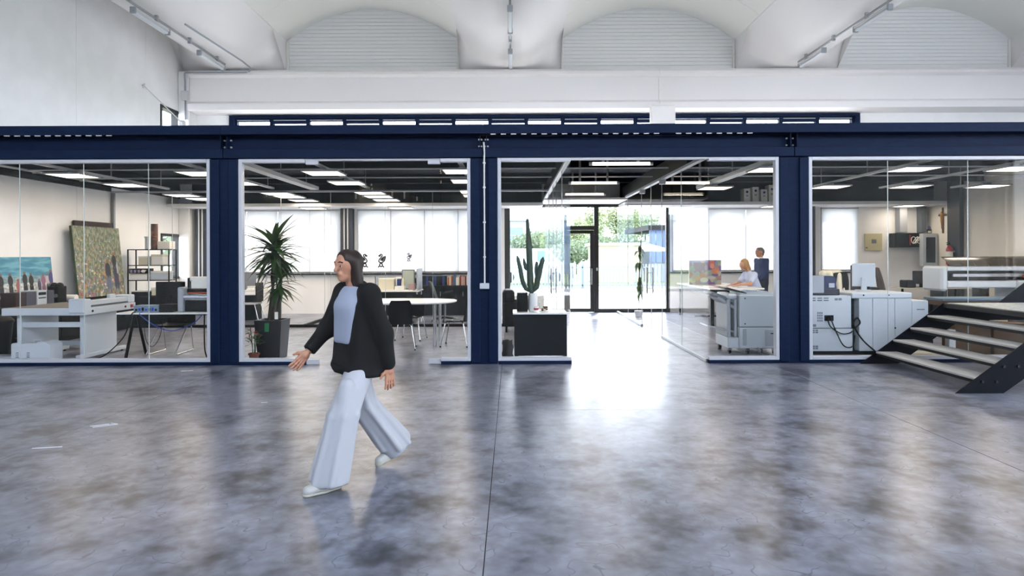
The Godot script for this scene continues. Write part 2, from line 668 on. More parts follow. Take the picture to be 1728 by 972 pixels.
func window_grid(w: Node3D, a: float, e: float, y0: float, y1: float, cnt: int, front: bool) -> void:
	var f := MB.new()
	var g := MB.new()
	for i in cnt + 1:
		var c := clampf(a + i * (e - a) / cnt, a + 0.03, e - 0.03)
		if front:
			f.b(c - 0.03, c + 0.03, y0, y1, -3.37, -3.27)
		else:
			f.b(16.4, 16.5, y0, y1, c - 0.03, c + 0.03)
	for y in [y0 + 0.03, y1 - 0.03]:
		if front:
			f.b(a, e, y - 0.03, y + 0.03, -3.365, -3.275)
		else:
			f.b(16.405, 16.495, y - 0.03, y + 0.03, a, e)
	if front:
		g.b(a, e, y0, y1, -3.325, -3.32)
	else:
		g.b(16.45, 16.455, y0, y1, a, e)
	part(w, "window_frame", f, mats.frame_black)
	part(w, "pane", g, mats.clear_glass)


const BEAMS := [-7.45, -0.03, 7.42, 14.87]


func build_roof() -> void:
	# roof slabs over the beams; the vaults between them are the rest of the roof
	var cl := thing("ceiling", "flat roof slabs over the winged beams", "ceiling", "", "structure")
	for r in [[-9.1, -6.05], [-1.45, 1.39], [6.0, 8.84], [13.45, 16.6]]:
		var s := MB.new()
		s.b(r[0], r[1], 7.53, 7.7, -3.45, 18)
		part(cl, "roof_slab", s, mats.hall_white)
	# white precast wall beam that carries the roof beams
	var wb := thing("wall_beam", "long white precast beam with a stepped lip on the far wall", "beam", "", "structure")
	var prof := [Vector2(17.73, 6.5), Vector2(17.28, 6.5), Vector2(17.22, 6.43), Vector2(17.22, 6.36), Vector2(17.32, 6.30), Vector2(17.32, 5.68), Vector2(17.24, 5.64), Vector2(17.2, 5.60), Vector2(17.2, 5.44), Vector2(17.73, 5.40)]
	var xe := [-8.55, 3.92, 16.3]
	for k in 2:
		var m := MB.new()
		m.prism(prof, xe[k] + 0.003, xe[k + 1] - 0.003, Transform3D(Basis(Vector3(0, 0, -1), Vector3.UP, Vector3(1, 0, 0)), Vector3.ZERO))
		part(wb, "beam_length", m, mats.beam_white)
	var pil := MB.new()
	pil.b(-8.85, -8.56, 0, 6.5, 17.3, 17.73, 0.02)
	solo("corner_pillar", "white pillar in the far left corner under the wall beam", "pillar", pil, mats.hall_white, "", "structure")
	var post := MB.new()
	post.b(3.64, 4.27, 3.7, 5.46, 16.95, 17.19, 0.02)
	post.b(3.7, 4.2, 5.44, 5.5, 17.0, 17.15)
	solo("wall_post", "short white square post in front of the clerestory windows", "post", post, mats.beam_white, "", "structure")
	# winged roof beams running towards the lens
	for k in BEAMS.size():
		var c: float = BEAMS[k]
		var rb := thing("roof_beam", ["white winged roof beam against the left wall", "white winged roof beam over the middle of the hall", "white winged roof beam over the right of the hall", "white winged roof beam at the right edge of the view"][k], "beam", "winged roof beams", "structure")
		var half := [[0.0, 6.60], [0.25, 6.605], [0.42, 6.64], [0.62, 6.74], [0.85, 6.91], [1.08, 7.10], [1.37, 7.37]]
		var under := []
		for i in range(half.size() - 1, 0, -1):
			under.append(Vector2(c - half[i][0], half[i][1]))
		for h in half:
			under.append(Vector2(c + h[0], h[1]))
		var m := MB.new()
		var rows := []
		for z in [[17.66, 1.0], [17.55, 0.93], [17.45, 0.8], [17.34, 0.62], [17.22, 0.42], [17.08, 0.22], [16.9, 0.08], [16.6, 0.0], [10.0, 0.0], [0.0, 0.0], [-3.2, 0.0]]:
			var row := []
			for q in under:
				var w: float = z[1]
				var edge := clampf((absf(q.x - c) - 1.2) / 0.17, 0.0, 1.0)
				row.append(P(c + (q.x - c) * 1.0, lerpf(q.y, 6.5 + 0.86 * edge * (1.0 - w), w), z[0]))
			rows.append(row)
		m.grid(rows)
		var t0 := []
		var t1 := []
		for q in under:
			t0.append(P(q.x, q.y + 0.14, -3.2)); t1.append(P(q.x, q.y + 0.14, 17.62))
		m.grid([t0, t1])
		for e in [0, under.size() - 1]:
			var o := Vector3(-1.0 if e == 0 else 1.0, 0, 0)
			m.quad_out(P(under[e].x, under[e].y, 16.6), P(under[e].x, under[e].y, -3.2), P(under[e].x, under[e].y + 0.14, -3.2), P(under[e].x, under[e].y + 0.14, 16.6), o)
			m.quad_out(P(under[e].x, 6.5, 17.66), P(under[e].x, under[e].y, 16.6), P(under[e].x, under[e].y + 0.14, 16.6), P(under[e].x, under[e].y + 0.14, 17.66), o)
		part(rb, "wing", m, mats.beam_white)
		for sgn in [-1.0, 1.0]:
			var st := MB.new()
			st.b(c + sgn * 1.375, c + sgn * 1.43, 6.5, 7.36, 17.6, 17.68, 0.005)
			part(rb, "edge_strip", st, mats.vault_white)
	# shallow vaults between the beams, in lengths with a joint between them
	for k in 3:
		var x0: float = BEAMS[k] + 1.35
		var x1: float = BEAMS[k + 1] - 1.35
		var vt := thing("roof_vault", ["shallow white vault between left and middle roof beams", "shallow white vault between middle and right roof beams", "shallow white vault at the right edge of the roof"][k], "vault", "white roof vaults", "structure")
		var j := 0
		var d := 17.71
		while d > -3.15:
			var e := maxf(d - 1.86, -3.2)
			var m := MB.new()
			var a0 := []
			var a1 := []
			var b0 := []
			var b1 := []
			for i in 25:
				var t := i / 24.0
				var x := lerpf(x0, x1, t)
				var y := 7.38 + 0.87 * (1.0 - pow(absf(2.0 * t - 1.0), 2.0))
				a0.append(P(x, y, d)); a1.append(P(x, y, e + 0.012))
				b0.append(P(x, y + 0.08, e + 0.012)); b1.append(P(x, y + 0.08, d))
			m.grid([a0, a1])
			m.grid([a1, b0])
			m.grid([b0, b1])
			m.grid([b1, a0])
			part(vt, "vault_length", m, mats.vault_white)
			d = e
			j += 1
		var ln := thing("lunette", ["ribbed grey lunette panel under the left roof vault", "ribbed grey lunette panel under the middle roof vault", "ribbed grey lunette panel under the right roof vault"][k], "wall panel", "lunette panels", "structure")
		for half in 2:
			var m := MB.new()
			var ya := 6.5 if half == 0 else 7.2
			var row := 0
			while true:
				var y0 := ya + row * 0.1
				var y1 := minf(y0 + 0.094, 7.194 if half == 0 else 8.3)
				if y0 >= (7.19 if half == 0 else 8.25):
					break
				var w := 1.0
				if y0 > 7.3:
					w = sqrt(maxf(0.0, 1.0 - (y0 - 0.08 - 7.38) / 0.87)) if y0 > 7.46 else 1.0
				var cx := (x0 + x1) * 0.5
				var hw := (x1 - x0) * 0.5 * minf(w, 1.0)
				if hw > 0.1:
					m.b(cx - hw, cx + hw, y0, y1, 17.66, 17.72, 0.003)
				row += 1
			m.b(x0, x1, ya, ya + (0.69 if half == 0 else 0.25), 17.68, 17.725)
			part(ln, "ribbed_panel", m, mats.lunette_grey)


func build_hall_lamps() -> void:
	# fluorescent battens under the roof beams: a conduit run with battens on it
	for k in 3:
		var c: float = [-7.40, -0.02, 7.42][k]
		var side: String = ["left", "middle", "right"][k]
		var run := thing("conduit_run", "grey conduit and tray carrying the battens under the %s roof beam" % side, "conduit", "conduit runs under the roof beams")
		var m := MB.new()
		m.b(c - 0.02, c + 0.02, 6.51, 6.55, 8.0, 16.85)
		part(run, "rail", m, mats.galvanised)
		var d := 16.4
		while d > 8:
			var h := MB.new()
			h.b(c - 0.035, c + 0.035, 6.47, 6.61, d - 0.03, d + 0.03, 0.006)
			part(run, "hanger", h, mats.galvanised)
			d -= 1.4
		for j in 2:
			var d0: float = [15.45, 12.75][j]
			var t := thing("batten_lamp", "unlit white fluorescent batten under the %s roof beam, %s" % [side, ["nearer the far wall", "nearer the viewer"][j]], "lamp", "unlit batten lamps under the roof beams")
			var bd := MB.new()
			bd.b(c - 0.05, c + 0.05, 6.40, 6.46, d0, d0 + 1.3, 0.012)
			part(t, "housing", bd, mats.conduit_white)
			var df := MB.new()
			df.b(c - 0.045, c + 0.045, 6.345, 6.40, d0 + 0.04, d0 + 1.26, 0.02)
			part(t, "diffuser", df, mat("diffuser_off", Color(0.82, 0.84, 0.87), 0.3))
			for e in [d0 - 0.02, d0 + 1.26]:
				var cp := MB.new()
				cp.b(c - 0.055, c + 0.055, 6.34, 6.465, e, e + 0.06, 0.01)
				part(t, "end_cap", cp, mats.machine_grey)
	# conduit in the left corner, with its box and the opener of the high window
	var cd := thing("corner_conduit", "grey conduit dropping from the roof beam into the left corner", "conduit")
	var m := MB.new()
	m.tube([P(-8.58, 6.41, 17.165), P(-8.62, 6.38, 17.2), P(-8.64, 6.2, 17.27), P(-8.64, 5.2, 17.27)], 0.022, 8)
	part(cd, "pipe", m, mats.machine_grey)
	m = MB.new()
	m.tube([P(-6.95, 6.41, 17.15), P(-7.6, 6.41, 17.15), P(-8.57, 6.41, 17.16)], 0.022, 8)
	solo("beam_conduit", "grey conduit running along the wall beam to the left corner", "conduit", m, mats.machine_grey)
	m = MB.new()
	m.tube([P(-7.0, 6.56, 14.0), P(-6.85, 6.54, 16.6), P(-6.8, 6.48, 17.05), P(-6.9, 6.42, 17.12)], 0.022, 8)
	solo("beam_conduit", "grey conduit curving under the left roof beam", "conduit", m, mats.machine_grey)
	var bx := MB.new()
	bx.b(-8.72, -8.56, 5.7, 5.95, 17.2, 17.3, 0.01)
	part(cd, "junction_box", bx, mats.conduit_white)
	var op := thing("window_opener", "white winding rod hung beside the high left window", "opener")
	var r := MB.new()
	r.tube([P(-8.78, 5.65, 15.6), P(-8.6, 5.08, 16.95)], 0.012, 6)
	part(op, "rod", r, mats.conduit_white)
	var hk := MB.new()
	hk.tube([P(-8.83, 5.66, 15.58), P(-8.78, 5.70, 15.6), P(-8.78, 5.6, 15.55)], 0.02, 6)
	part(op, "hook", hk, mats.conduit_white)
	var gb := MB.new()
	gb.b(-8.68, -8.54, 4.98, 5.12, 16.95, 17.1, 0.02)
	part(op, "gear_box", gb, mats.conduit_white)


# ------------------------------------------------------------------ the office box
const FD := 9.40


func pane_row(par: Node, xs: Array, y0: float, y1: float, d: float, along_d := false, at := 0.0) -> void:
	for i in xs.size() - 1:
		var g := MB.new()
		if along_d:
			g.b(at - 0.006, at + 0.006, y0, y1, xs[i] + 0.003, xs[i + 1] - 0.003)
		else:
			g.b(xs[i] + 0.003, xs[i + 1] - 0.003, y0, y1, d - 0.006, d + 0.006)
		part(par, "pane", g, mats.clear_glass)
	for i in range(1, xs.size() - 1):
		var s := MB.new()
		if along_d:
			s.b(at - 0.007, at + 0.007, y0, y1, xs[i] - 0.0028, xs[i] + 0.0028)
		else:
			s.b(xs[i] - 0.0028, xs[i] + 0.0028, y0, y1, d - 0.007, d + 0.007)
		part(par, "joint_seal", s, mat("joint_clear", Color(0.72, 0.75, 0.76), 0.2))


func build_facade() -> void:
	# columns
	var cols := [[-4.35, -3.95], [-0.59, -0.21], [3.86, 4.28], [7.98, 8.4]]
	for k in cols.size():
		var a: float = cols[k][0]
		var e: float = cols[k][1]
		var t := thing("steel_column", ["navy steel column between the plotter room and the plant", "navy steel column with a white socket conduit on its face", "navy steel column between the copier and the digital press", "navy steel column behind the stair landing"][k], "column", "navy steel columns of the office front")
		var m := MB.new()
		m.b(a, e, 0, 2.98, FD + 0.02, FD + 0.04)
		part(t, "front_flange", m, mats.navy)
		var w := MB.new()
		w.b((a + e) / 2 - 0.01, (a + e) / 2 + 0.01, 0, 2.98, FD + 0.04, FD + 0.2)
		part(t, "web", w, mats.navy)
		var r := MB.new()
		r.b(a, e, 0, 2.98, FD + 0.2, FD + 0.22)
		part(t, "rear_flange", r, mats.navy)
		for sd in [[a, a + 0.13], [e - 0.13, e]]:
			var c := MB.new()
			c.b(sd[0], sd[1], 0.03, 2.97, FD - 0.015, FD + 0.02, 0.006)
			part(t, "cover_plate", c, mats.navy)
		for sd in [[a, a + 0.012], [e - 0.012, e]]:
			var c := MB.new()
			c.b(sd[0], sd[1], 0, 2.98, FD + 0.04, FD + 0.2)
			part(t, "side_plate", c, mats.navy)
	# beam lengths: top flange with slab edge, recessed web, bottom flange
	var js := [-8.84, -4.15, -0.41, 4.07, 8.19, 11.6]
	for k in 5:
		var a: float = js[k] + 0.006
		var e: float = js[k + 1] - 0.006
		var t := thing("steel_beam", ["navy steel channel beam over the plotter room", "navy steel channel beam over the plant and the oval table", "navy steel channel beam over the open passage", "navy steel channel beam over the digital press", "navy steel channel beam past the right edge"][k], "beam", "navy steel beams of the office front")
		var u := MB.new()
		u.b(a - 0.005, e + 0.005, 3.315, 3.445, FD - 0.10, FD - 0.085)
		u.b(a - 0.005, e + 0.005, 3.315, 3.33, FD - 0.085, FD + 0.1)
		u.b(a - 0.005, e + 0.005, 3.43, 3.445, FD - 0.085, FD + 0.3)
		part(t, "edge_trim", u, mats.navy)
		var w := MB.new()
		w.b(a, e, 3.0, 3.315, FD + 0.12, FD + 0.135)
		part(t, "web", w, mats.navy)
		var l := MB.new()
		l.b(a, e, 2.985, 3.115, FD - 0.03, FD - 0.014, 0.003)
		l.b(a, e, 2.985, 3.0, FD - 0.014, FD + 0.36)
		part(t, "bottom_flange", l, mats.navy)
		for x in [a + 0.04, e - 0.04]:
			var pl := MB.new()
			pl.b(x - 0.006, x + 0.006, 3.0, 3.315, FD - 0.01, FD + 0.12)
			part(t, "end_stiffener", pl, mats.navy)
			for y in [3.16, 3.26]:
				var bo := MB.new()
				bo.b(x - 0.03, x + 0.03, y - 0.012, y + 0.012, FD + 0.09, FD + 0.12, 0.004)
				part(t, "bolt", bo, mats.galvanised)
	# corrugated decking: its pale ends show under the trim
	var dk := thing("roof_deck", "corrugated steel deck on top of the office", "deck", "", "structure")
	var m := MB.new()
	m.b(-8.84, 11.6, 3.36, 3.43, FD + 0.0, 10.5)
	m.b(-8.84, 11.6, 3.36, 3.6, 10.45, 10.5)
	m.b(-8.84, 11.6, 3.5, 3.6, 10.5, 17.72)
	part(dk, "deck_sheet", m, mats.navy_deck)
	for k in 14:
		var bd := MB.new()
		bd.b(-8.84 + k * 1.46 + 0.003, -8.84 + (k + 1) * 1.46 - 0.003, 3.601, 3.625, 10.5, 17.70)
		part(dk, "floor_board", bd, mat("deck_board", Color(0.86, 0.85, 0.83), 0.6))
	for r in [[-7.4, -5.7], [-0.3, 2.05], [2.35, 3.5]]:
		var x: float = r[0]
		while x < r[1]:
			var tooth := MB.new()
			tooth.b(x, x + 0.075, 3.301, 3.314, FD - 0.084, FD - 0.07)
			part(dk, "deck_rib", tooth, mats.conduit_white)
			x += 0.146
	# joists under the deck
	for d in [11.6, 13.0, 15.6]:
		var j := MB.new()
		j.b(-8.84, 11.3, 3.3, 3.5, d - 0.005, d + 0.005)
		j.b(-8.84, 11.3, 3.3, 3.31, d - 0.05, d + 0.05)
		solo("deck_joist", "dark steel joist under the deck, %s from the office front" % {11.6: "first", 13.0: "second", 15.6: "third"}[d], "joist", j, mats.navy_deck, "dark steel joists under the deck")
	# glazed bays
	var b1 := thing("glass_partition", "white framed glazing in front of the plotter room", "partition", "glazed bays of the office front")
	bay_frame(b1, -8.84, -4.355, true, true, true)
	pane_row(b1, [-8.79, -8.08, -7.14, -6.21, -5.27, -4.405], 0.1, 2.93, FD + 0.06)
	var b2 := thing("glass_partition", "white framed glazing beside the tall plant", "partition", "glazed bays of the office front")
	var m2 := MB.new()
	m2.b(-3.945, -3.895, 0.05, 2.975, FD + 0.0, FD + 0.1, 0.004)
	m2.b(-3.895, -2.99, 2.925, 2.975, FD, FD + 0.1, 0.004)
	m2.b(-3.895, -2.99, 0.05, 0.095, FD, FD + 0.1, 0.004)
	part(b2, "frame", m2, mats.alu_white)
	var pl2 := MB.new()
	pl2.b(-3.945, -2.99, 0, 0.05, FD + 0.01, FD + 0.1)
	part(b2, "plinth", pl2, mats.navy)
	pane_row(b2, [-3.895, -2.995], 0.095, 2.925, FD + 0.06)
	var b3 := thing("glass_partition", "narrow white framed glazing right of the glass doors", "partition", "glazed bays of the office front")
	var m3 := MB.new()
	m3.b(-0.645, -0.595, 0.05, 2.975, FD, FD + 0.1, 0.004)
	m3.b(-1.03, -0.645, 2.925, 2.975, FD, FD + 0.1, 0.004)
	m3.b(-1.03, -0.645, 0.05, 0.095, FD, FD + 0.1, 0.004)
	part(b3, "frame", m3, mats.alu_white)
	var pl3 := MB.new()
	pl3.b(-1.03, -0.595, 0, 0.05, FD + 0.01, FD + 0.1)
	part(b3, "plinth", pl3, mats.navy)
	pane_row(b3, [-1.025, -0.645], 0.095, 2.925, FD + 0.06)
	var hd := MB.new()
	hd.b(-2.99, -1.03, 2.955, 2.98, FD + 0.03, FD + 0.09)
	solo("door_track", "thin pale head track over the glass doors", "track", hd, mats.alu_white)
	for k in 2:
		glass_leaf(k)
	var b4 := thing("glass_partition", "white framed glazing in front of the cactus", "partition", "glazed bays of the office front")
	bay_frame(b4, -0.205, 0.852, true, false, true)
	pane_row(b4, [-0.155, 0.848], 0.1, 2.93, FD + 0.06)
	var b5 := thing("glass_partition", "white framed glazing in front of the copier", "partition", "glazed bays of the office front")
	bay_frame(b5, 2.842, 3.855, false, true, true)
	pane_row(b5, [2.846, 3.805], 0.1, 2.93, FD + 0.06)
	var lt := MB.new()
	lt.b(0.852, 2.842, 2.955, 2.98, FD, FD + 0.1, 0.003)
	solo("passage_head_trim", "thin pale trim along the top of the open passage", "trim", lt, mats.alu_white)
	var b6 := thing("glass_partition", "white framed glazing in front of the digital press", "partition", "glazed bays of the office front")
	bay_frame(b6, 4.285, 7.975, true, true, true)
	pane_row(b6, [4.335, 5.455, 6.615, 7.925], 0.1, 2.93, FD + 0.06)
	var b7 := thing("glass_partition", "white framed glazing past the last column on the right", "partition", "glazed bays of the office front")
	bay_frame(b7, 8.405, 11.3, true, true, true)
	pane_row(b7, [8.455, 9.85, 11.25], 0.1, 2.93, FD + 0.06)
	# socket conduit on the second column
	var sc := thing("socket_conduit", "thin white conduit with a socket box on the navy column", "conduit")
	var tb := MB.new()
	tb.tube([P(-0.395, 1.17, FD - 0.03), P(-0.395, 2.95, FD - 0.03), P(-0.39, 3.05, FD - 0.045), P(-0.40, 3.2, FD - 0.04)], 0.012, 8)
	part(sc, "pipe", tb, mats.conduit_white)
	for y in [1.55, 2.05, 2.55, 2.9]:
		var cl := MB.new()
		cl.b(-0.415, -0.375, y - 0.012, y + 0.012, FD - 0.044, FD - 0.012, 0.003)
		part(sc, "clip", cl, mats.conduit_white)
	var so := MB.new()
	so.b(-0.465, -0.33, 1.09, 1.175, FD - 0.06, FD - 0.012, 0.008)
	part(sc, "socket_box", so, mats.alu_white)


func bay_frame(t: Node3D, a: float, e: float, left: bool, right: bool, bottom: bool) -> void:
	if left:
		var l := MB.new()
		l.b(a, a + 0.05, 0.05, 2.98, FD, FD + 0.1, 0.004)
		part(t, "frame_post", l, mats.alu_white)
	if right:
		var r := MB.new()
		r.b(e - 0.05, e, 0.05, 2.98, FD, FD + 0.1, 0.004)
		part(t, "frame_post", r, mats.alu_white)
	var a2 := a + (0.05 if left else 0.0)
	var e2 := e - (0.05 if right else 0.0)
	var h := MB.new()
	h.b(a2, e2, 2.93, 2.98, FD, FD + 0.1, 0.004)
	part(t, "head_rail", h, mats.alu_white)
	if bottom:
		var s := MB.new()
		s.b(a2, e2, 0.05, 0.1, FD, FD + 0.1, 0.004)
		part(t, "sill_rail", s, mats.alu_white)
		var p := MB.new()
		p.b(a, e, 0, 0.05, FD + 0.01, FD + 0.1)
		part(t, "plinth", p, mats.navy)


# swan over a small hexagon, drawn as a band of black film on the glass
func swan(mirror: float, x: float, y: float, s: float, d: float) -> MB:
	var m := MB.new()
	var lines := [
		[[-0.10, 0.42], [-0.02, 0.50], [0.08, 0.47], [0.08, 0.36], [-0.02, 0.24], [-0.14, 0.10], [-0.17, -0.03], [-0.08, -0.12], [0.08, -0.12], [0.22, -0.02], [0.30, 0.14], [0.33, 0.33]],
		[[-0.10, 0.42], [-0.18, 0.37], [-0.08, 0.36], [-0.02, 0.40]],
		[[0.33, 0.33], [0.16, 0.28], [0.04, 0.16], [-0.04, 0.04]],
		[[0.29, 0.22], [0.14, 0.17], [0.05, 0.06]],
		[[0.24, 0.10], [0.12, 0.05], [0.07, -0.01]],
		[[0.0, -0.16], [0.10, -0.24], [0.10, -0.36], [0.0, -0.43], [-0.10, -0.36], [-0.10, -0.24], [0.0, -0.16]],
		[[0.10, -0.36], [0.22, -0.47]], [[-0.10, -0.36], [-0.22, -0.47]], [[-0.08, -0.12], [0.0, -0.16], [0.1, -0.12]],
	]
	for l in lines:
		for i in l.size() - 1:
			var a := Vector2(l[i][0] * mirror, l[i][1]) * s
			var b2 := Vector2(l[i + 1][0] * mirror, l[i + 1][1]) * s
			var t := (b2 - a).normalized() * s * 0.018
			var w := Vector2(-t.y, t.x) * 2.5
			var q := [a - t - w, b2 + t - w, b2 + t + w, a - t + w]
			var p := []
			for c in q:
				p.append(P(x + c.x, y + c.y, d))
			m.quad_out(p[0], p[1], p[2], p[3], Vector3(0, 0, 1))
			var p2 := []
			for c in q:
				p2.append(P(x + c.x, y + c.y, d + 0.0008))
			m.quad_out(p2[0], p2[1], p2[2], p2[3], Vector3(0, 0, -1))
	return m


func glass_leaf(k: int) -> void:
	var a: float = [-2.985, -2.012][k]
	var e: float = [-2.018, -1.035][k]
	var t := thing("door_%d" % (k + 1), ["left leaf of the frameless glass double door with swan emblem", "right leaf of the frameless glass double door with swan emblem"][k], "door", "", "structure")
	var g := MB.new()
	g.b(a, e, 0.012, 2.95, FD + 0.054, FD + 0.066)
	part(t, "pane", g, mats.clear_glass)
	for y in [[0.008, 0.075], [2.9, 2.975]]:
		var f := MB.new()
		if k == 0:
			f.b(a, a + 0.18, y[0], y[1], FD + 0.035, FD + 0.085, 0.004)
		else:
			f.b(e - 0.18, e, y[0], y[1], FD + 0.035, FD + 0.085, 0.004)
		part(t, "pivot_fitting", f, mats.alu_white)
	var hx: float = [-2.065, -1.965][k] + (0.0 if k == 0 else 0.0)
	if k == 1:
		for dd in [-0.05, 0.05]:
			var h := MB.new()
			h.tube([P(hx, 0.80, FD + 0.06 + dd), P(hx, 1.28, FD + 0.06 + dd)], 0.016, 10)
			part(t, "handle", h, mats.steel_brushed)
		var lug := MB.new()
		for y in [0.9, 1.18]:
			lug.tube([P(hx, y, FD + 0.01), P(hx, y, FD + 0.11)], 0.009, 8)
		part(t, "handle_bolt", lug, mats.steel_brushed)
	part(t, "swan_emblem", swan(1.0 if k == 1 else -1.0, [-2.135, -1.90][k], 1.498, 0.195, FD + 0.0525), mats.black_matte, "black line drawing of a swan over a hexagon")


func build_inner_glass() -> void:
	# passage glazing, left and right
	var l := thing("passage_glazing", "frameless glass wall along the left of the passage", "partition", "glass walls of the passage")
	pane_row(l, [9.475, 11.0, 12.4, 13.4, 14.9, 16.66], 0.05, 2.98, 0, true, 0.846)
	var m := MB.new()
	m.b(0.826, 0.866, 0.0, 0.05, 9.5, 12.4, 0.004)
	part(l, "base_rail", m, mats.alu_grey)
	m = MB.new()
	m.b(0.826, 0.866, 0.0, 0.05, 13.4, 16.66, 0.004)
	part(l, "base_rail", m, mats.alu_grey)
	var tr := MB.new()
	tr.b(0.806, 0.886, 2.98, 3.03, 9.52, 16.2, 0.004)
	part(l, "head_rail", tr, mats.alu_white)
	var up := MB.new()
	up.b(0.82, 0.872, 3.03, 3.295, 10.5, 16.66)
	part(l, "bulkhead", up, mats.navy_deck)
	var hb := MB.new()
	for dx in [-0.05, 0.05]:
		hb.tube([P(0.846 + dx, 0.78, 13.28), P(0.846 + dx, 1.3, 13.28)], 0.014, 8)
	for y in [0.88, 1.2]:
		hb.tube([P(0.796, y, 13.28), P(0.896, y, 13.28)], 0.008, 6)
	part(l, "handle", hb, mats.steel_brushed)
	var r := thing("passage_glazing", "frameless glass wall along the right of the passage", "partition", "glass walls of the passage")
	pane_row(r, [9.475, 10.95, 12.37, 13.33, 14.3, 16.0, 17.6], 0.05, 2.98, 0, true, 2.846)
	var m2 := MB.new()
	m2.b(2.82, 2.872, 0.0, 0.05, 9.5, 12.37, 0.004)
	part(r, "base_rail", m2, mats.alu_grey)
	m2 = MB.new()
	m2.b(2.82, 2.872, 0.0, 0.05, 14.3, 17.6, 0.004)
	part(r, "base_rail", m2, mats.alu_grey)
	var tr2 := MB.new()
	tr2.b(2.806, 2.886, 2.98, 3.03, 9.52, 16.2, 0.004)
	part(r, "head_rail", tr2, mats.alu_white)
	var up2 := MB.new()
	up2.b(2.82, 2.872, 3.03, 3.295, 10.5, 16.66)
	part(r, "bulkhead", up2, mats.dark_steel)
	for d in [12.3, 14.2]:
		var bk := MB.new()
		bk.b(2.79, 2.9, 2.9, 3.0, d - 0.05, d + 0.05, 0.006)
		part(r, "clamp", bk, mats.alu_white)
	var hb2 := MB.new()
	for dx in [-0.06, 0.06]:
		hb2.tube([P(2.846 + dx, 0.77, 13.45), P(2.846 + dx, 1.31, 13.45)], 0.015, 8)
	for y in [0.88, 1.2]:
		hb2.tube([P(2.786, y, 13.45), P(2.906, y, 13.45)], 0.008, 6)
	part(r, "handle", hb2, mats.steel_brushed)
	# cross wall of glass half way back on the left, and the short one behind it
	var x := thing("inner_glazing", "glass cross wall with a dark base rail behind the oval table", "partition")
	pane_row(x, [-8.84, -7.5, -6.3, -5.1, -4.0, -2.8, -1.75, -0.5, 0.80], 0.06, 2.98, 14.4)
	var b := MB.new()
	b.b(-8.84, 0.80, 0, 0.06, 14.37, 14.43, 0.004)
	part(x, "base_rail", b, mats.charcoal)
	var h := MB.new()
	h.b(-8.84, 0.80, 2.98, 3.02, 14.37, 14.43, 0.004)
	part(x, "head_rail", h, mats.alu_white)
	var ps := MB.new()
	ps.b(-8.84, -8.77, 0.06, 2.98, 14.37, 14.43, 0.004)
	part(x, "end_post", ps, mats.alu_grey)
	part(x, "swan_emblem", swan(1.0, -2.28, 1.53, 0.19, 14.392), mats.black_matte, "black line drawing of a swan over a hexagon")
	var y := thing("inner_glazing", "short glass wall between the two rear rooms on the left", "partition")
	pane_row(y, [14.45, 16.0, 17.68], 0.06, 2.8, 0, true, -4.6)
	var b2 := MB.new()
	b2.b(-4.63, -4.57, 0, 0.06, 14.45, 17.68)
	part(y, "base_rail", b2, mats.charcoal)


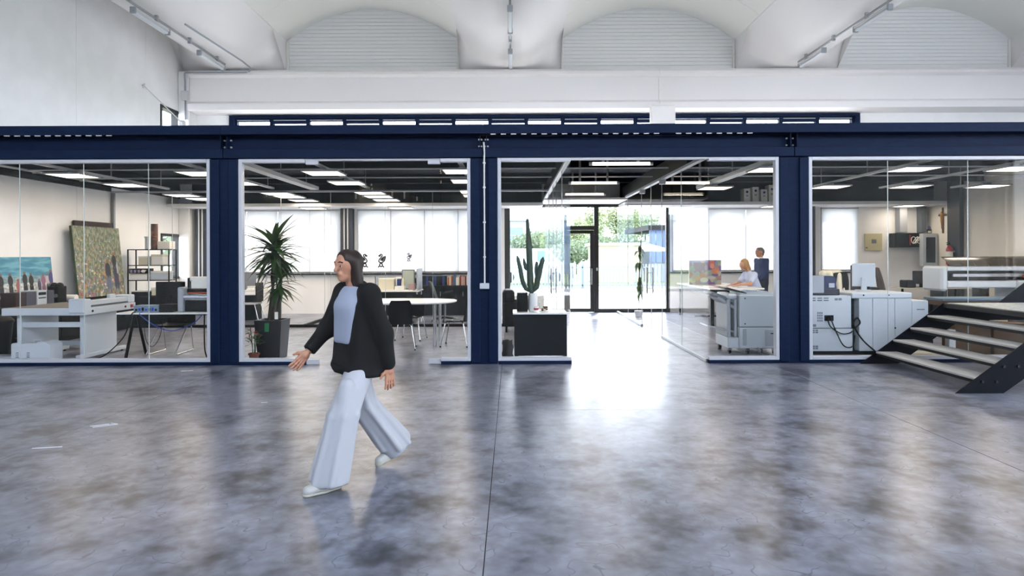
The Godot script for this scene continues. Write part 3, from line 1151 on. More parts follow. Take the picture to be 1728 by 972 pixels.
func build_back_zone() -> void:
	# lower white ceiling along the far windows
	for k in 2:
		var r: Array = [[-8.84, 0.8], [2.9, 11.3]][k]
		var m := MB.new()
		m.b(r[0], r[1], 2.84, 2.92, 16.7, 17.72)
		solo("trim_%d" % (k + 1), ["lower white ceiling strip along the far windows on the left", "lower white ceiling strip along the far windows on the right"][k], "ceiling", m, mats.hall_white, "", "structure")
	var m := MB.new()
	m.b(0.8, 2.9, 2.95, 3.0, 16.25, 17.72)
	solo("trim_3", "white ceiling strip over the entrance at the end of the passage", "ceiling", m, mats.hall_white, "", "structure")
	var wr := MB.new()
	wr.b(11.3, 11.5, 0, 3.5, 9.5, 17.72)
	solo("wall_office", "cream side wall closing the office on the right", "wall", wr, mats.cream_wall, "", "structure")
	for k in 3:  # dark panels added so the lit white wall reads dark under the deck
		var bh := MB.new()
		if k < 2:
			bh.b([-8.84, 2.9][k], [0.8, 11.3][k], 2.925, 3.498, 17.45, 17.5)
		else:
			bh.b(-8.85, -8.8, 3.1, 3.498, 9.6, 17.4)
		solo("added_lining", ["added dark lining above the low rear ceiling on the left", "added dark lining above the low rear ceiling on the right", "added dark lining at the top of the left office wall"][k], "lining", bh, mats.navy_deck, "", "structure")
	# windows with roller blinds
	var wn := [[-8.05, -4.65, 4], [-4.2, -0.55, 4], [4.35, 7.35, 3], [8.4, 9.4, 1]]
	var num := 10
	for k in wn.size():
		var a: float = wn[k][0]
		var e: float = wn[k][1]
		var cnt: int = wn[k][2]
		var w := thing("window_%d" % num, ["far window band behind the plotter room", "far window band behind the oval table", "far window band behind the two people", "narrow far window behind the digital press"][k], "window", "", "structure")
		num += 1
		var f := MB.new()
		f.b(a, e, 1.1, 1.16, 17.8, 17.9)
		f.b(a, e, 2.78, 2.84, 17.8, 17.9)
		part(w, "window_frame", f, mats.frame_black)
		var step := (e - a) / cnt
		for i in cnt + 1:
			var c := clampf(a + i * step, a + 0.035, e - 0.035)
			var mu := MB.new()
			mu.b(c - 0.035, c + 0.035, 1.16, 2.78, 17.8, 17.9)
			part(w, "mullion", mu, mats.frame_black)
		for i in cnt:
			var g := MB.new()
			g.b(a + i * step + 0.035, a + (i + 1) * step - 0.035, 1.16, 2.78, 17.85, 17.856)
			part(w, "pane", g, mats.clear_glass)
		var sl := MB.new()
		sl.b(a - 0.05, e + 0.05, 1.06, 1.1, 17.6, 17.8, 0.005)
		part(w, "window_sill", sl, mats.charcoal)
		for i in cnt:
			var room: String = ["behind the plotter room", "behind the oval table", "behind the two people", "behind the digital press"][k]
			var place: String = ["first", "second", "third", "fourth"][i]
			var bl := thing("roller_blind", ("white roller blind %s, %s from the left" % [room, place]) if cnt > 1 else "single white roller blind behind the digital press", "blind", "white roller blinds")
			var x0 := a + i * step + 0.006
			var x1 := a + (i + 1) * step - 0.006
			var fb := MB.new()
			fb.b(x0, x1, 1.15, 2.8, 17.700, 17.703)
			part(bl, "fabric", fb, mats.blind_fabric)
			var rl := MB.new()
			rl.tube([P(x0, 2.81, 17.68), P(x1, 2.81, 17.68)], 0.025, 10)
			part(bl, "roller", rl, mats.alu_white)
			var bb := MB.new()
			bb.b(x0, x1, 1.125, 1.15, 17.692, 17.71, 0.004)
			part(bl, "bottom_bar", bb, mats.alu_white)
	# the entrance: black framed glazing with one door
	var en := thing("window_14", "black framed entrance glazing at the end of the passage", "window", "", "structure")
	var fr := MB.new()
	fr.b(-0.2, 4.3, 2.87, 2.95, 17.75, 17.87)
	fr.b(-0.2, 1.48, 0, 0.10, 17.75, 17.87)
	fr.b(2.34, 4.3, 0, 0.10, 17.75, 17.87)
	part(en, "window_frame", fr, mats.frame_black)
	for x in [[-0.2, -0.05], [1.42, 1.5], [2.24, 2.36], [4.2, 4.3]]:
		var c := MB.new()
		c.b(x[0], x[1], 0.0, 2.87, 17.74, 17.88, 0.004)
		part(en, "mullion", c, mats.frame_black)
	var tr := MB.new()
	tr.b(1.5, 2.24, 2.25, 2.36, 17.75, 17.87)
	part(en, "transom", tr, mats.frame_black)
	for r in [[-0.05, 1.42, 0.1, 2.87], [1.5, 2.24, 2.36, 2.87], [2.36, 4.2, 0.1, 2.87]]:
		var g := MB.new()
		g.b(r[0], r[1], r[2], r[3], 17.81, 17.816)
		part(en, "pane", g, mats.clear_glass)
	var dr := thing("door_3", "black framed glass entrance door at the end of the passage", "door", "", "structure")
	var lf := MB.new()
	lf.b(1.505, 1.58, 0.01, 2.24, 17.76, 17.83, 0.003)
	lf.b(2.13, 2.235, 0.01, 2.24, 17.76, 17.83, 0.003)
	lf.b(1.58, 2.13, 2.15, 2.24, 17.76, 17.83)
	lf.b(1.58, 2.13, 0.01, 0.11, 17.76, 17.83)
	part(dr, "leaf_frame", lf, mats.frame_black)
	var gp := MB.new()
	gp.b(1.58, 2.13, 0.11, 2.15, 17.79, 17.796)
	part(dr, "pane", gp, mats.clear_glass)
	var hn := MB.new()
	hn.tube([P(2.17, 0.76, 17.72), P(2.17, 1.2, 17.72)], 0.014, 8)
	hn.tube([P(2.17, 0.8, 17.76), P(2.17, 0.8, 17.72)], 0.01, 6)
	hn.tube([P(2.17, 1.16, 17.76), P(2.17, 1.16, 17.72)], 0.01, 6)
	part(dr, "handle", hn, mats.chrome)
	var lk := MB.new()
	lk.b(2.29, 2.33, 1.14, 1.22, 17.72, 17.74, 0.004)
	part(en, "door_button", lk, mats.alu_white)
	# dark columns at the far wall with pairs of white pipes
	for k in 3:
		var x: float = [-8.3, -4.42, 7.95][k]
		var c := MB.new()
		c.b(x - 0.16, x + 0.16, 0, 2.84, 17.42, 17.44)
		c.b(x - 0.16, x + 0.16, 0, 2.84, 17.62, 17.64)
		c.b(x - 0.01, x + 0.01, 0, 2.84, 17.44, 17.62)
		solo("rear_column", ["dark steel column in the far left corner of the plotter room", "dark steel column at the far wall behind the walking person", "dark steel column beside the narrow far window"][k], "column", c, mat("grey_blue_steel", Color(0.16, 0.19, 0.25), 0.5), "dark steel columns at the far wall")
		for j in 2:
			var pp := MB.new()
			pp.tube([P(x - 0.05 + j * 0.09, 0.5, 17.38), P(x - 0.05 + j * 0.09, 2.83, 17.38)], 0.018, 8)
			solo("riser_pipe", "%s white riser pipe on the dark far column %s" % [["left", "right"][j], ["in the left corner", "behind the walking person", "beside the narrow window"][k]], "pipe", pp, mats.conduit_white, "white riser pipes")
	var sc := MB.new()
	sc.b(11.18, 11.3, 0, 3.5, 16.3, 16.6)
	sc.b(11.14, 11.18, 0, 3.5, 16.22, 16.68)
	solo("rear_column", "black steel column on the cream wall behind the fire extinguisher", "column", sc, mats.dark_steel, "dark steel columns at the far wall")


# ------------------------------------------------------------------ office lighting
func light_panel(x: float, d: float, y: float, label: String, hang := true) -> void:
	var t := thing("ceiling_light_panel", label, "light", "square LED panels in the office")
	var f := MB.new()
	f.b(x - 0.30, x + 0.30, y, y + 0.025, d - 0.30, d - 0.285)
	f.b(x - 0.30, x + 0.30, y, y + 0.025, d + 0.285, d + 0.30)
	f.b(x - 0.30, x - 0.285, y, y + 0.025, d - 0.285, d + 0.285)
	f.b(x + 0.285, x + 0.30, y, y + 0.025, d - 0.285, d + 0.285)
	f.b(x - 0.29, x + 0.29, y + 0.018, y + 0.03, d - 0.29, d + 0.29)
	part(t, "frame", f, mats.alu_white)
	var g := MB.new()
	g.b(x - 0.285, x + 0.285, y + 0.004, y + 0.014, d - 0.285, d + 0.285)
	part(t, "diffuser", g, mats.led_glow)
	if hang:
		var h := MB.new()
		h.b(x - 0.05, x + 0.05, y + 0.03, y + 0.08, d - 0.05, d + 0.05, 0.004)
		part(t, "hanger", h, mats.alu_white)
	var a := AreaLight3D.new()
	a.name = "panel_light"
	a.area_size = Vector2(0.56, 0.56)
	a.light_color = Color(1.0, 0.93, 0.83)
	a.light_energy = (LED if hang else LED * 0.5) * (1.35 if x > 4.0 else 1.0)
	a.area_range = 30.0
	a.shadow_enabled = true
	t.add_child(a)
	a.position = P(x, y + 0.001, d)
	a.rotation.x = -PI / 2


func build_office_lights() -> void:
	var ord := ["first", "second", "third", "fourth", "fifth"]
	var rows := [
		[-7.48, [11.1, 12.65, 14.8, 15.75], "in the row over the plotter"],
		[-5.2, [10.9, 12.4, 14.5, 15.25, 16.3], "in the row left of the tall plant"],
		[-3.13, [10.9, 12.4, 14.4, 15.3, 16.3], "in the row over the double doors"],
		[-0.82, [10.75, 12.2, 14.2, 15.2], "in the row over the oval table"],
		[4.25, [10.7, 13.65], "in the row over the copier"],
		[6.6, [10.7, 13.5], "in the row over the digital press"],
		[8.25, [10.7, 13.5], "in the second row from the right wall"],
		[9.85, [10.7, 13.5], "in the row nearest the right wall"],
	]
	for r in rows:
		for i in r[1].size():
			light_panel(r[0], r[1][i], 2.95, "square LED panel %s, %s from the office front" % [r[2], ord[i]])
	for i in 5:
		light_panel([-7.55, -5.2, -2.9, 6.9, 10.4][i], 17.1, 2.812, "square LED panel set in the low rear ceiling, %s from the left" % ord[i], false)
	# rails the panels hang from
	var rails := [[-7.48, 10.15, 14.2], [-5.2, 10.1, 14.2], [-3.13, 10.1, 14.25], [-0.82, 10.1, 14.2], [6.6, 10.0, 14.2], [8.25, 10.0, 14.6], [9.85, 10.0, 14.6]]
	for k in rails.size():
		var r: Array = rails[k]
		var m := MB.new()
		m.b(r[0] - 0.035, r[0] + 0.035, 3.03, 3.07, r[1], r[2], 0.004)
		var t := thing("light_rail", "pale rail carrying the LED panels %s" % ["over the plotter", "left of the tall plant", "over the double doors", "over the oval table", "over the digital press", "second from the right wall", "nearest the right wall"][k], "rail", "rails of the LED panels")
		part(t, "rail", m, mats.conduit_white)
		for d in [r[1] + 0.3, (r[1] + r[2]) / 2, r[2] - 0.3]:
			var h := MB.new()
			h.b(r[0] - 0.006, r[0] + 0.006, 3.07, 3.5 if d > 10.5 else 3.36, d - 0.006, d + 0.006)
			part(t, "hanger", h, mats.galvanised)
	for k in 2:
		var x: float = [-4.32, 4.13][k]
		var t := thing("cable_tray", ["wide pale cable tray under the ceiling by the plant", "wide pale cable tray under the ceiling over the copier"][k], "cable tray", "wide cable trays")
		var m := MB.new()
		m.b(x - 0.09, x + 0.09, 3.02, 3.03, 9.9, 14.3)
		m.b(x - 0.09, x - 0.083, 3.03, 3.09, 9.9, 14.3)
		m.b(x + 0.083, x + 0.09, 3.03, 3.09, 9.9, 14.3)
		part(t, "tray", m, mats.conduit_white)
		for d in [10.7, 12.2, 13.7]:
			var h := MB.new()
			h.b(x - 0.006, x + 0.006, 3.03, 3.5, d - 0.006, d + 0.006)
			part(t, "hanger", h, mats.galvanised)
	# thin conduits running across under the deck
	for k in 3:
		var d: float = [10.15, 11.6, 12.9][k]
		var m := MB.new()
		var runs := [[-8.6, 0.79], [0.9, 2.79], [2.9, 11.2]]
		for j in 3:
			m = MB.new()
			m.tube([P(runs[j][0], 3.12, d), P(runs[j][1], 3.12, d)], 0.014, 8)
			solo("cross_conduit", "thin white conduit across the dark ceiling %s, %s from the front" % [["left of the passage", "over the passage", "right of the passage"][j], ord[k]], "conduit", m, mats.conduit_white, "thin cross conduits")
	for k in 2:
		var m := MB.new()
		var x := -8.72 + k * 0.08
		m.tube([P(x, 3.13 - k * 0.0, 9.7), P(x, 3.13, 14.3)], 0.014, 8)
		for d in [10.6, 11.9, 13.2]:
			m.b(x - 0.02, x + 0.02, 3.1, 3.16, d - 0.02, d + 0.02)
		solo("wall_conduit", "%s thin conduit along the top of the left wall" % ["outer", "inner"][k], "conduit", m, mats.conduit_white, "conduits along the left wall")
	var tk := MB.new()
	tk.b(-8.85, -8.78, 3.0, 3.09, 9.6, 14.3, 0.005)
	solo("wall_trunking", "dark trunking along the top of the left office wall", "trunking", tk, mats.charcoal)
	# fluorescent tubes over the passage
	for k in 4:
		var x0: float = [1.2, 1.12, 2.95, 1.2][k]
		var d: float = [10.1, 12.8, 12.85, 15.2][k]
		var t := thing("tube_lamp", ["lit tube lamp over the passage near its mouth", "lit tube lamp over the passage half way back", "lit tube lamp right of the passage glass", "lit tube lamp over the far end of the passage"][k], "lamp", "lit tube lamps")
		var m := MB.new()
		m.tube([P(x0 + 0.04, 2.985, d), P(x0 + 0.94, 2.985, d)], 0.026, 10)
		part(t, "tube", m, mats.tube_glow)
		for e in [x0, x0 + 0.94]:
			var c := MB.new()
			c.tube([P(e, 2.985, d), P(e + 0.05, 2.985, d)], 0.029, 10)
			part(t, "end_cap", c, mats.conduit_white)
		var h := MB.new()
		h.b(x0 + 0.2, x0 + 0.24, 3.01, 3.36 if d < 10.5 else 3.5, d - 0.01, d + 0.01)
		h.b(x0 + 0.74, x0 + 0.78, 3.01, 3.36 if d < 10.5 else 3.5, d - 0.01, d + 0.01)
		part(t, "hanger", h, mats.galvanised)
		var a := AreaLight3D.new()
		a.name = "tube_light"
		a.area_size = Vector2(0.9, 0.05)
		a.light_color = Color(1.0, 0.92, 0.80)
		a.light_energy = LED * 0.6
		a.area_range = 30.0
		a.shadow_enabled = true
		t.add_child(a)
		a.position = P(x0 + 0.49, 2.955, d)
		a.rotation.x = -PI / 2


# ------------------------------------------------------------------ prints (flat pictures computed here)
func blob(im: Image, cx: float, cy: float, rx: float, ry: float, c: Color) -> void:
	var w := im.get_width()
	var h := im.get_height()
	for y in range(maxi(0, int(cy - ry)), mini(h, int(cy + ry) + 1)):
		for x in range(maxi(0, int(cx - rx)), mini(w, int(cx + rx) + 1)):
			var dx := (x + 0.5 - cx) / rx
			var dy := (y + 0.5 - cy) / ry
			if dx * dx + dy * dy <= 1.0:
				im.set_pixel(x, y, c)


func figure(im: Image, x: float, y: float, s: float, top: Color, legs: Color) -> void:
	blob(im, x, y - s * 0.92, s * 0.075, s * 0.09, Color(0.5, 0.36, 0.29))
	blob(im, x, y - s * 0.64, s * 0.15, s * 0.25, top)
	blob(im, x - s * 0.06, y - s * 0.22, s * 0.065, s * 0.26, legs)
	blob(im, x + s * 0.06, y - s * 0.22, s * 0.065, s * 0.26, legs)


func print_mat(nm: String, im: Image, rough := 0.55) -> StandardMaterial3D:
	var m := mat(nm, Color.WHITE, rough)
	m.albedo_texture = tex_of(im)
	return m


func sea_print() -> StandardMaterial3D:
	var w := 420
	var h := 190
	var im := Image.create(w, h, false, Image.FORMAT_RGB8)
	var f := FastNoiseLite.new()
	f.seed = 4
	f.frequency = 0.02
	for y in h:
		for x in w:
			var n1 := f.get_noise_2d(x * 0.5, y * 2.2)
			var n2 := f.get_noise_2d(x * 1.5 + 300, y * 3.0)
			var c: Color
			if y < 78:
				c = Color(0.22, 0.50, 0.60).lerp(Color(0.42, 0.66, 0.73), clampf(0.5 + n1 * 1.6, 0, 1))
			elif y < 104:
				c = Color(0.42, 0.52, 0.55).lerp(Color(0.62, 0.68, 0.68), clampf(0.4 + n2, 0, 1))
			else:
				c = Color(0.62, 0.64, 0.63).lerp(Color(0.86, 0.86, 0.84), clampf(0.5 + n2 * 1.4, 0, 1))
				if y > 150 + n1 * 40:
					c = Color(0.24, 0.21, 0.21).lerp(Color(0.45, 0.40, 0.37), clampf(0.5 + n2 * 1.5, 0, 1))
			im.set_pixel(x, y, c)
	var dark := Color(0.11, 0.11, 0.13)
	for g in [[150, 150, 84, 0], [195, 148, 84, 0], [232, 166, 78, 1], [268, 146, 86, 0], [300, 150, 84, 0], [342, 158, 66, 2], [366, 150, 80, 3], [390, 148, 78, 4], [410, 150, 96, 5], [105, 152, 84, 0], [60, 155, 80, 2]]:
		figure(im, g[0], g[1], g[2], [dark, Color(0.62, 0.36, 0.34), Color(0.25, 0.25, 0.34), Color(0.55, 0.35, 0.45), Color(0.72, 0.66, 0.66), Color(0.22, 0.24, 0.46)][g[3]], [Color(0.12, 0.12, 0.14), Color(0.6, 0.4, 0.36), Color(0.16, 0.16, 0.2), Color(0.5, 0.32, 0.42), Color(0.2, 0.2, 0.22), Color(0.3, 0.3, 0.34)][g[3]])
	return print_mat("sea_print", im)


func flower_print() -> StandardMaterial3D:
	var w := 360
	var h := 330
	var im := Image.create(w, h, false, Image.FORMAT_RGB8)
	var r := RandomNumberGenerator.new()
	r.seed = 8
	var f := FastNoiseLite.new()
	f.seed = 12
	f.frequency = 0.03
	for y in h:
		for x in w:
			im.set_pixel(x, y, Color(0.33, 0.38, 0.29).lerp(Color(0.54, 0.57, 0.47), clampf(0.5 + f.get_noise_2d(x * 2.0, y) * 1.5 + r.randf_range(-0.15, 0.15), 0, 1)))
	var cols := [Color(0.66, 0.34, 0.29), Color(0.74, 0.52, 0.34), Color(0.48, 0.48, 0.66), Color(0.80, 0.78, 0.74), Color(0.62, 0.38, 0.52), Color(0.76, 0.66, 0.28), Color(0.35, 0.36, 0.60), Color(0.72, 0.52, 0.48)]
	for i in 620:
		var y := r.randf() * h
		var s := r.randf_range(1.6, 3.6) * (0.6 + y / h * 1.3)
		var c: Color = cols[r.randi() % cols.size()]
		var x := r.randf() * w
		blob(im, x, y, s * 1.15, s, c)
		blob(im, x, y, s * 0.4, s * 0.35, c.darkened(0.35))
	figure(im, 236, 306, 150, Color(0.16, 0.17, 0.21), Color(0.36, 0.38, 0.46))
	figure(im, 300, 296, 150, Color(0.62, 0.62, 0.66), Color(0.22, 0.22, 0.33))
	figure(im, 292, 240, 118, Color(0.12, 0.12, 0.14), Color(0.2, 0.2, 0.24))
	return print_mat("flower_print", im)


func still_print() -> StandardMaterial3D:
	var w := 240
	var h := 170
	var im := Image.create(w, h, false, Image.FORMAT_RGB8)
	im.fill(Color(0.45, 0.34, 0.55))
	var r := RandomNumberGenerator.new()
	r.seed = 31
	var cols := [Color(0.60, 0.46, 0.42), Color(0.55, 0.36, 0.38), Color(0.66, 0.66, 0.64), Color(0.46, 0.52, 0.60), Color(0.42, 0.36, 0.50), Color(0.62, 0.60, 0.50), Color(0.50, 0.58, 0.54), Color(0.52, 0.48, 0.62)]
	for i in 60:
		blob(im, r.randf() * w, r.randf() * h, r.randf_range(8, 34), r.randf_range(6, 22), cols[r.randi() % cols.size()])
	blob(im, 170, 22, 22, 26, Color(0.70, 0.38, 0.33))
	blob(im, 172, 40, 16, 18, Color(0.78, 0.50, 0.40))
	blob(im, 196, 76, 30, 20, Color(0.74, 0.45, 0.32))
	blob(im, 214, 80, 14, 8, Color(0.78, 0.52, 0.38))
	return print_mat("still_print", im)


func map_print() -> StandardMaterial3D:
	var s := 384
	var im := Image.create(s, s, false, Image.FORMAT_RGB8)
	var f := FastNoiseLite.new()
	f.seed = 5
	f.frequency = 0.013
	var cols := [Color(0.62, 0.72, 0.62), Color(0.70, 0.72, 0.66), Color(0.72, 0.58, 0.62), Color(0.48, 0.56, 0.74), Color(0.76, 0.70, 0.56), Color(0.56, 0.68, 0.72), Color(0.52, 0.48, 0.66), Color(0.68, 0.74, 0.64)]
	for y in s:
		for x in s:
			var n1 := f.get_noise_2d(x, y) * 9.0 + f.get_noise_2d(x * 3.0, y * 3.0) * 2.5
			var k := int(floor(n1)) % 8
			var c: Color = cols[(k + 8) % 8]
			if absf(n1 - round(n1)) < 0.05:
				c = c.lerp(Color(0.85, 0.85, 0.82), 0.6)
			im.set_pixel(x, y, c)
	return print_mat("map_print", im, 0.5)


# canvas leaning against the left wall: top edge at x1, foot at x0, from depth d0 to d1
func canvas(nm: String, label: String, x0: float, y0: float, x1: float, y1: float, d0: float, d1: float, front: Material, edge: Material, thick := 0.035) -> void:
	var t := thing(nm, label, "picture")
	var n2 := Vector3(y1 - y0, -(x1 - x0), 0).normalized() * thick
	var a := P(x0, y0, d0)
	var b := P(x0, y0, d1)
	var c := P(x1, y1, d1)
	var d := P(x1, y1, d0)
	var m := MB.new()
	m.quad_out(a - n2, b - n2, c - n2, d - n2, -n2)
	m.quad_out(a, b, b - n2, a - n2, Vector3.DOWN)
	m.quad_out(d, c, c - n2, d - n2, Vector3.UP)
	m.quad_out(a, d, d - n2, a - n2, Vector3(0, 0, 1))
	m.quad_out(b, c, c - n2, b - n2, Vector3(0, 0, -1))
	part(t, "stretcher", m, edge)
	var f := MB.new()
	f.quad(a, b, c, d)
	part(t, "printed_face", f, front)


var ORD := ["first", "second", "third", "fourth", "fifth", "sixth", "seventh", "eighth", "ninth", "tenth", "eleventh", "twelfth", "thirteenth", "fourteenth", "fifteenth", "sixteenth", "seventeenth", "eighteenth", "nineteenth", "twentieth", "twenty-first", "twenty-second", "twenty-third", "twenty-fourth", "twenty-fifth", "twenty-sixth", "twenty-seventh", "twenty-eighth", "twenty-ninth", "thirtieth", "thirty-first", "thirty-second", "thirty-third", "thirty-fourth", "thirty-fifth", "thirty-sixth", "thirty-seventh", "thirty-eighth", "thirty-ninth", "fortieth"]


func cable(label: String, pts: Array, r: float, m: Material, nm := "power_cable", grp := "") -> void:
	var cv := Curve3D.new()
	for i in pts.size():
		var prev: Vector3 = pts[maxi(0, i - 1)]
		var nxt: Vector3 = pts[mini(pts.size() - 1, i + 1)]
		var tn := (nxt - prev) / 6.0
		cv.add_point(pts[i], -tn, tn)
	cv.bake_interval = 0.04
	var path := []
	for p in cv.get_baked_points():
		path.append(p)
	var b := MB.new()
	b.tube(path, r, 6)
	solo(nm, label, "cable", b, m, grp)


func build_left_room() -> void:
	# dark base units along the left wall
	for k in 3:
		var d0 := 9.75 + k * 1.5
		var t := thing("base_unit", "dark base unit along the left wall, %s" % ["nearest the glass front", "behind the plotter table", "under the flower picture"][k], "cabinet", "dark base units along the left wall")
		var m := MB.new()
		m.b(-8.84, -8.32, 0.08, 0.73, d0, d0 + 1.48, 0.004)
		part(t, "body", m, mats.navy_cabinet)
		var p := MB.new()
		p.b(-8.84, -8.38, 0.0, 0.08, d0, d0 + 1.48)
		part(t, "plinth", p, mats.black_matte)
		for j in 2:
			var dr := MB.new()
			dr.b(-8.32, -8.30, 0.1, 0.71, d0 + 0.02 + j * 0.735, d0 + 0.725 + j * 0.735, 0.003)
			var o := part(t, "door", dr, mats.navy_cabinet)
			var h := MB.new()
			h.b(-8.30, -8.285, 0.6, 0.615, d0 + 0.3 + j * 0.735, d0 + 0.45 + j * 0.735)
			part(o, "handle", h, mats.machine_mid)
	canvas("canvas_picture", "wide seaside picture of a group of people standing on rocks", -8.66, 0.735, -8.74, 1.575, 10.4, 12.35, sea_print(), mats.paper)
	canvas("canvas_picture", "large picture of people in a flower meadow leaning on the wall", -8.5, 0.76, -8.65, 2.195, 12.8, 14.33, flower_print(), mat("green_edge", Color(0.18, 0.24, 0.12), 0.7), 0.05)
	canvas("canvas_picture", "dark red-brown board behind the flower meadow picture", -8.7, 0.735, -8.78, 2.31, 13.08, 14.34, mats.brown_red, mats.brown_red)
	# computers and boxes on the base units
	var pcs := [["dark brown box on the left base units", -8.62, -8.36, 10.98, 11.2, 0.235, mats.brown_red], ["slate grey box between the brown box and the pale computer", -8.6, -8.36, 11.22, 11.45, 0.235, mat("slate", Color(0.25, 0.25, 0.31), 0.6)], ["slate grey box right of the pale computer", -8.6, -8.36, 11.74, 11.9, 0.24, mats.slate]]
	for q in pcs:
		var m := MB.new()
		m.b(q[1], q[2], 0.731, 0.731 + q[5], q[3], q[4], 0.004)
		solo("storage_box", q[0], "box", m, q[6], "boxes on the left base units")
	var pc := thing("computer_tower", "pale desktop computer on the left base units", "computer")
	var m := MB.new()
	m.b(-8.6, -8.355, 0.731, 0.985, 11.47, 11.71, 0.006)
	part(pc, "case", m, mats.machine_white)
	var fp := MB.new()
	fp.b(-8.355, -8.35, 0.90, 0.95, 11.5, 11.68)
	fp.b(-8.355, -8.35, 0.84, 0.86, 11.5, 11.68)
	part(pc, "drive_slot", fp, mats.black_plastic)
	var fb := MB.new()
	fb.b(-8.58, -8.4, 0.80, 0.96, 11.462, 11.47)
	part(pc, "front_grille", fb, mats.black_plastic)
	var sp := thing("speaker", "black loudspeaker with two rounded horns on top", "speaker")
	m = MB.new()
	m.b(-8.56, -8.36, 0.731, 1.03, 12.0, 12.24, 0.012)
	part(sp, "cabinet", m, mats.black_plastic)
	for k in 2:
		var h := MB.new()
		h.ball(P(-8.51 + k * 0.1, 1.03, 12.12), Vector3(0.05, 0.07, 0.1), 10, 6)
		part(sp, "horn", h, mats.black_plastic)
	m = MB.new()
	m.tube([P(-8.40, 0.86, 12.0), P(-8.40, 0.86, 11.99)], 0.035, 12)
	part(sp, "dial", m, mats.machine_mid)
	m = MB.new()
	m.tube([P(-8.55, 0.795, 12.45), P(-8.32, 0.795, 12.45)], 0.062, 14)
	solo("paper_roll", "cream paper roll beside the black loudspeaker", "paper roll", m, mats.paper)
	m = MB.new()
	m.b(-8.6, -8.34, 0.731, 0.76, 12.55, 12.75)
	solo("paper_stack", "flat stack of paper under the flower meadow picture", "paper", m, mats.paper)
	plotter()
	# vented white machine on the floor in front
	var vb := thing("vented_box", "white vented machine on the floor under the plotter", "machine")
	m = MB.new()
	m.prism([Vector2(-7.32, 0.01), Vector2(-6.75, 0.01), Vector2(-6.75, 0.29), Vector2(-6.83, 0.335), Vector2(-6.93, 0.335), Vector2(-6.95, 0.315), Vector2(-7.30, 0.315), Vector2(-7.32, 0.30)], -9.52, -9.78)
	part(vb, "case", m, mats.machine_white)
	for c in 2:
		for r in 5:
			var s := MB.new()
			s.b(-7.25 + c * 0.16, -7.21 + c * 0.16, 0.05 + r * 0.03, 0.062 + r * 0.03, 9.514, 9.52)
			part(vb, "vent_slot", s, mats.machine_mid)
	m = MB.new()
	m.tube([P(-7.08, 0.315, 9.65), P(-7.08, 0.35, 9.65), P(-6.98, 0.35, 9.65), P(-6.98, 0.335, 9.65)], 0.008, 6)
	part(vb, "handle", m, mats.machine_white)
	var gb := thing("flat_case", "flat grey case with rounded lid at the left edge", "case")
	m = MB.new()
	m.b(-7.75, -7.34, 0.0, 0.05, 9.55, 9.85, 0.006)
	part(gb, "tray", m, mats.charcoal)
	m = MB.new()
	m.b(-7.75, -7.35, 0.05, 0.115, 9.56, 9.84, 0.04)
	part(gb, "lid", m, mats.machine_grey)
	for k in 2:
		var t := thing("waste_bin", ["black waste bin with a lid behind the flat grey case", "second black waste bin further back by the left wall"][k], "bin", "black waste bins")
		var x: float = [-7.95, -8.02][k]
		var d: float = [10.0, 10.55][k]
		m = MB.new()
		m.lathe([[0.0, 0.0], [0.19, 0.0], [0.24, 0.58], [0.0, 0.58]], P(x, 0, d), 20)
		part(t, "body", m, mats.black_plastic)
		m = MB.new()
		m.lathe([[0.255, 0.57], [0.255, 0.60], [0.2, 0.66], [0.0, 0.68]], P(x, 0, d), 20)
		part(t, "lid", m, mats.black_plastic)
	m = MB.new()
	m.ball(P(-7.62, 0.13, 10.05), Vector3(0.05, 0.13, 0.07), 10, 8)
	solo("cloth_bag", "small bright blue bag beside the plotter leg", "bag", m, mats.blue_bright)
	# white trestle table with electronics
	var tb := thing("trestle_table", "white trestle table on black legs behind the glass", "table")
	m = MB.new()
	m.b(-6.02, -4.48, 0.695, 0.72, 9.9, 10.62, 0.004)
	part(tb, "tabletop", m, mats.table_white)
	for k in 2:
		var x: float = [-5.93, -4.62][k]
		for s in [-1.0, 1.0]:
			var l := MB.new()
			l.tube([P(x, 0.68, 10.27 + s * 0.03), P(x, 0.0, 10.27 + s * 0.28)], 0.026, 4)
			part(tb, "leg", l, mats.black_plastic)
		var br := MB.new()
		br.b(x - 0.03, x + 0.03, 0.65, 0.695, 9.95, 10.58)
		part(tb, "crossbar", br, mats.black_plastic)
	var el := thing("control_unit", "blue-grey electronics unit on the white trestle table", "electronics")
	m = MB.new()
	m.b(-5.80, -5.42, 0.721, 0.825, 9.98, 10.2, 0.006)
	part(el, "case", m, mat("unit_blue", Color(0.42, 0.50, 0.58), 0.4))
	for i in 7:
		var b := MB.new()
		b.b(-5.77 + i * 0.05, -5.74 + i * 0.05, 0.745, 0.775 + 0.01 * (i % 3), 9.972, 9.98)
		part(el, "port", b, mats.blue_bright if i % 2 else mats.black_plastic)
	var e2 := MB.new()
	e2.b(-5.41, -5.2, 0.721, 0.84, 9.98, 10.25, 0.008)
	solo("black_box", "black box right of the blue-grey electronics unit", "electronics", e2, mats.black_plastic)
	monitor("black desktop monitor on the white trestle table", -5.46, 0.721, 10.42, 0.46, 0.34, 0.16, 0.0, mats.black_plastic, true)
	laminator()
	sled_chair()
	# cables
	cable("black cable lying on the floor beside the plotter foot", [P(-6.70, 0.01, 9.72), P(-6.45, 0.012, 10.0), P(-6.3, 0.06, 10.1), P(-6.0, 0.35, 10.08), P(-5.78, 0.69, 9.89), P(-5.74, 0.73, 9.93)], 0.009, mats.black_plastic, "power_cable", "loose cables")
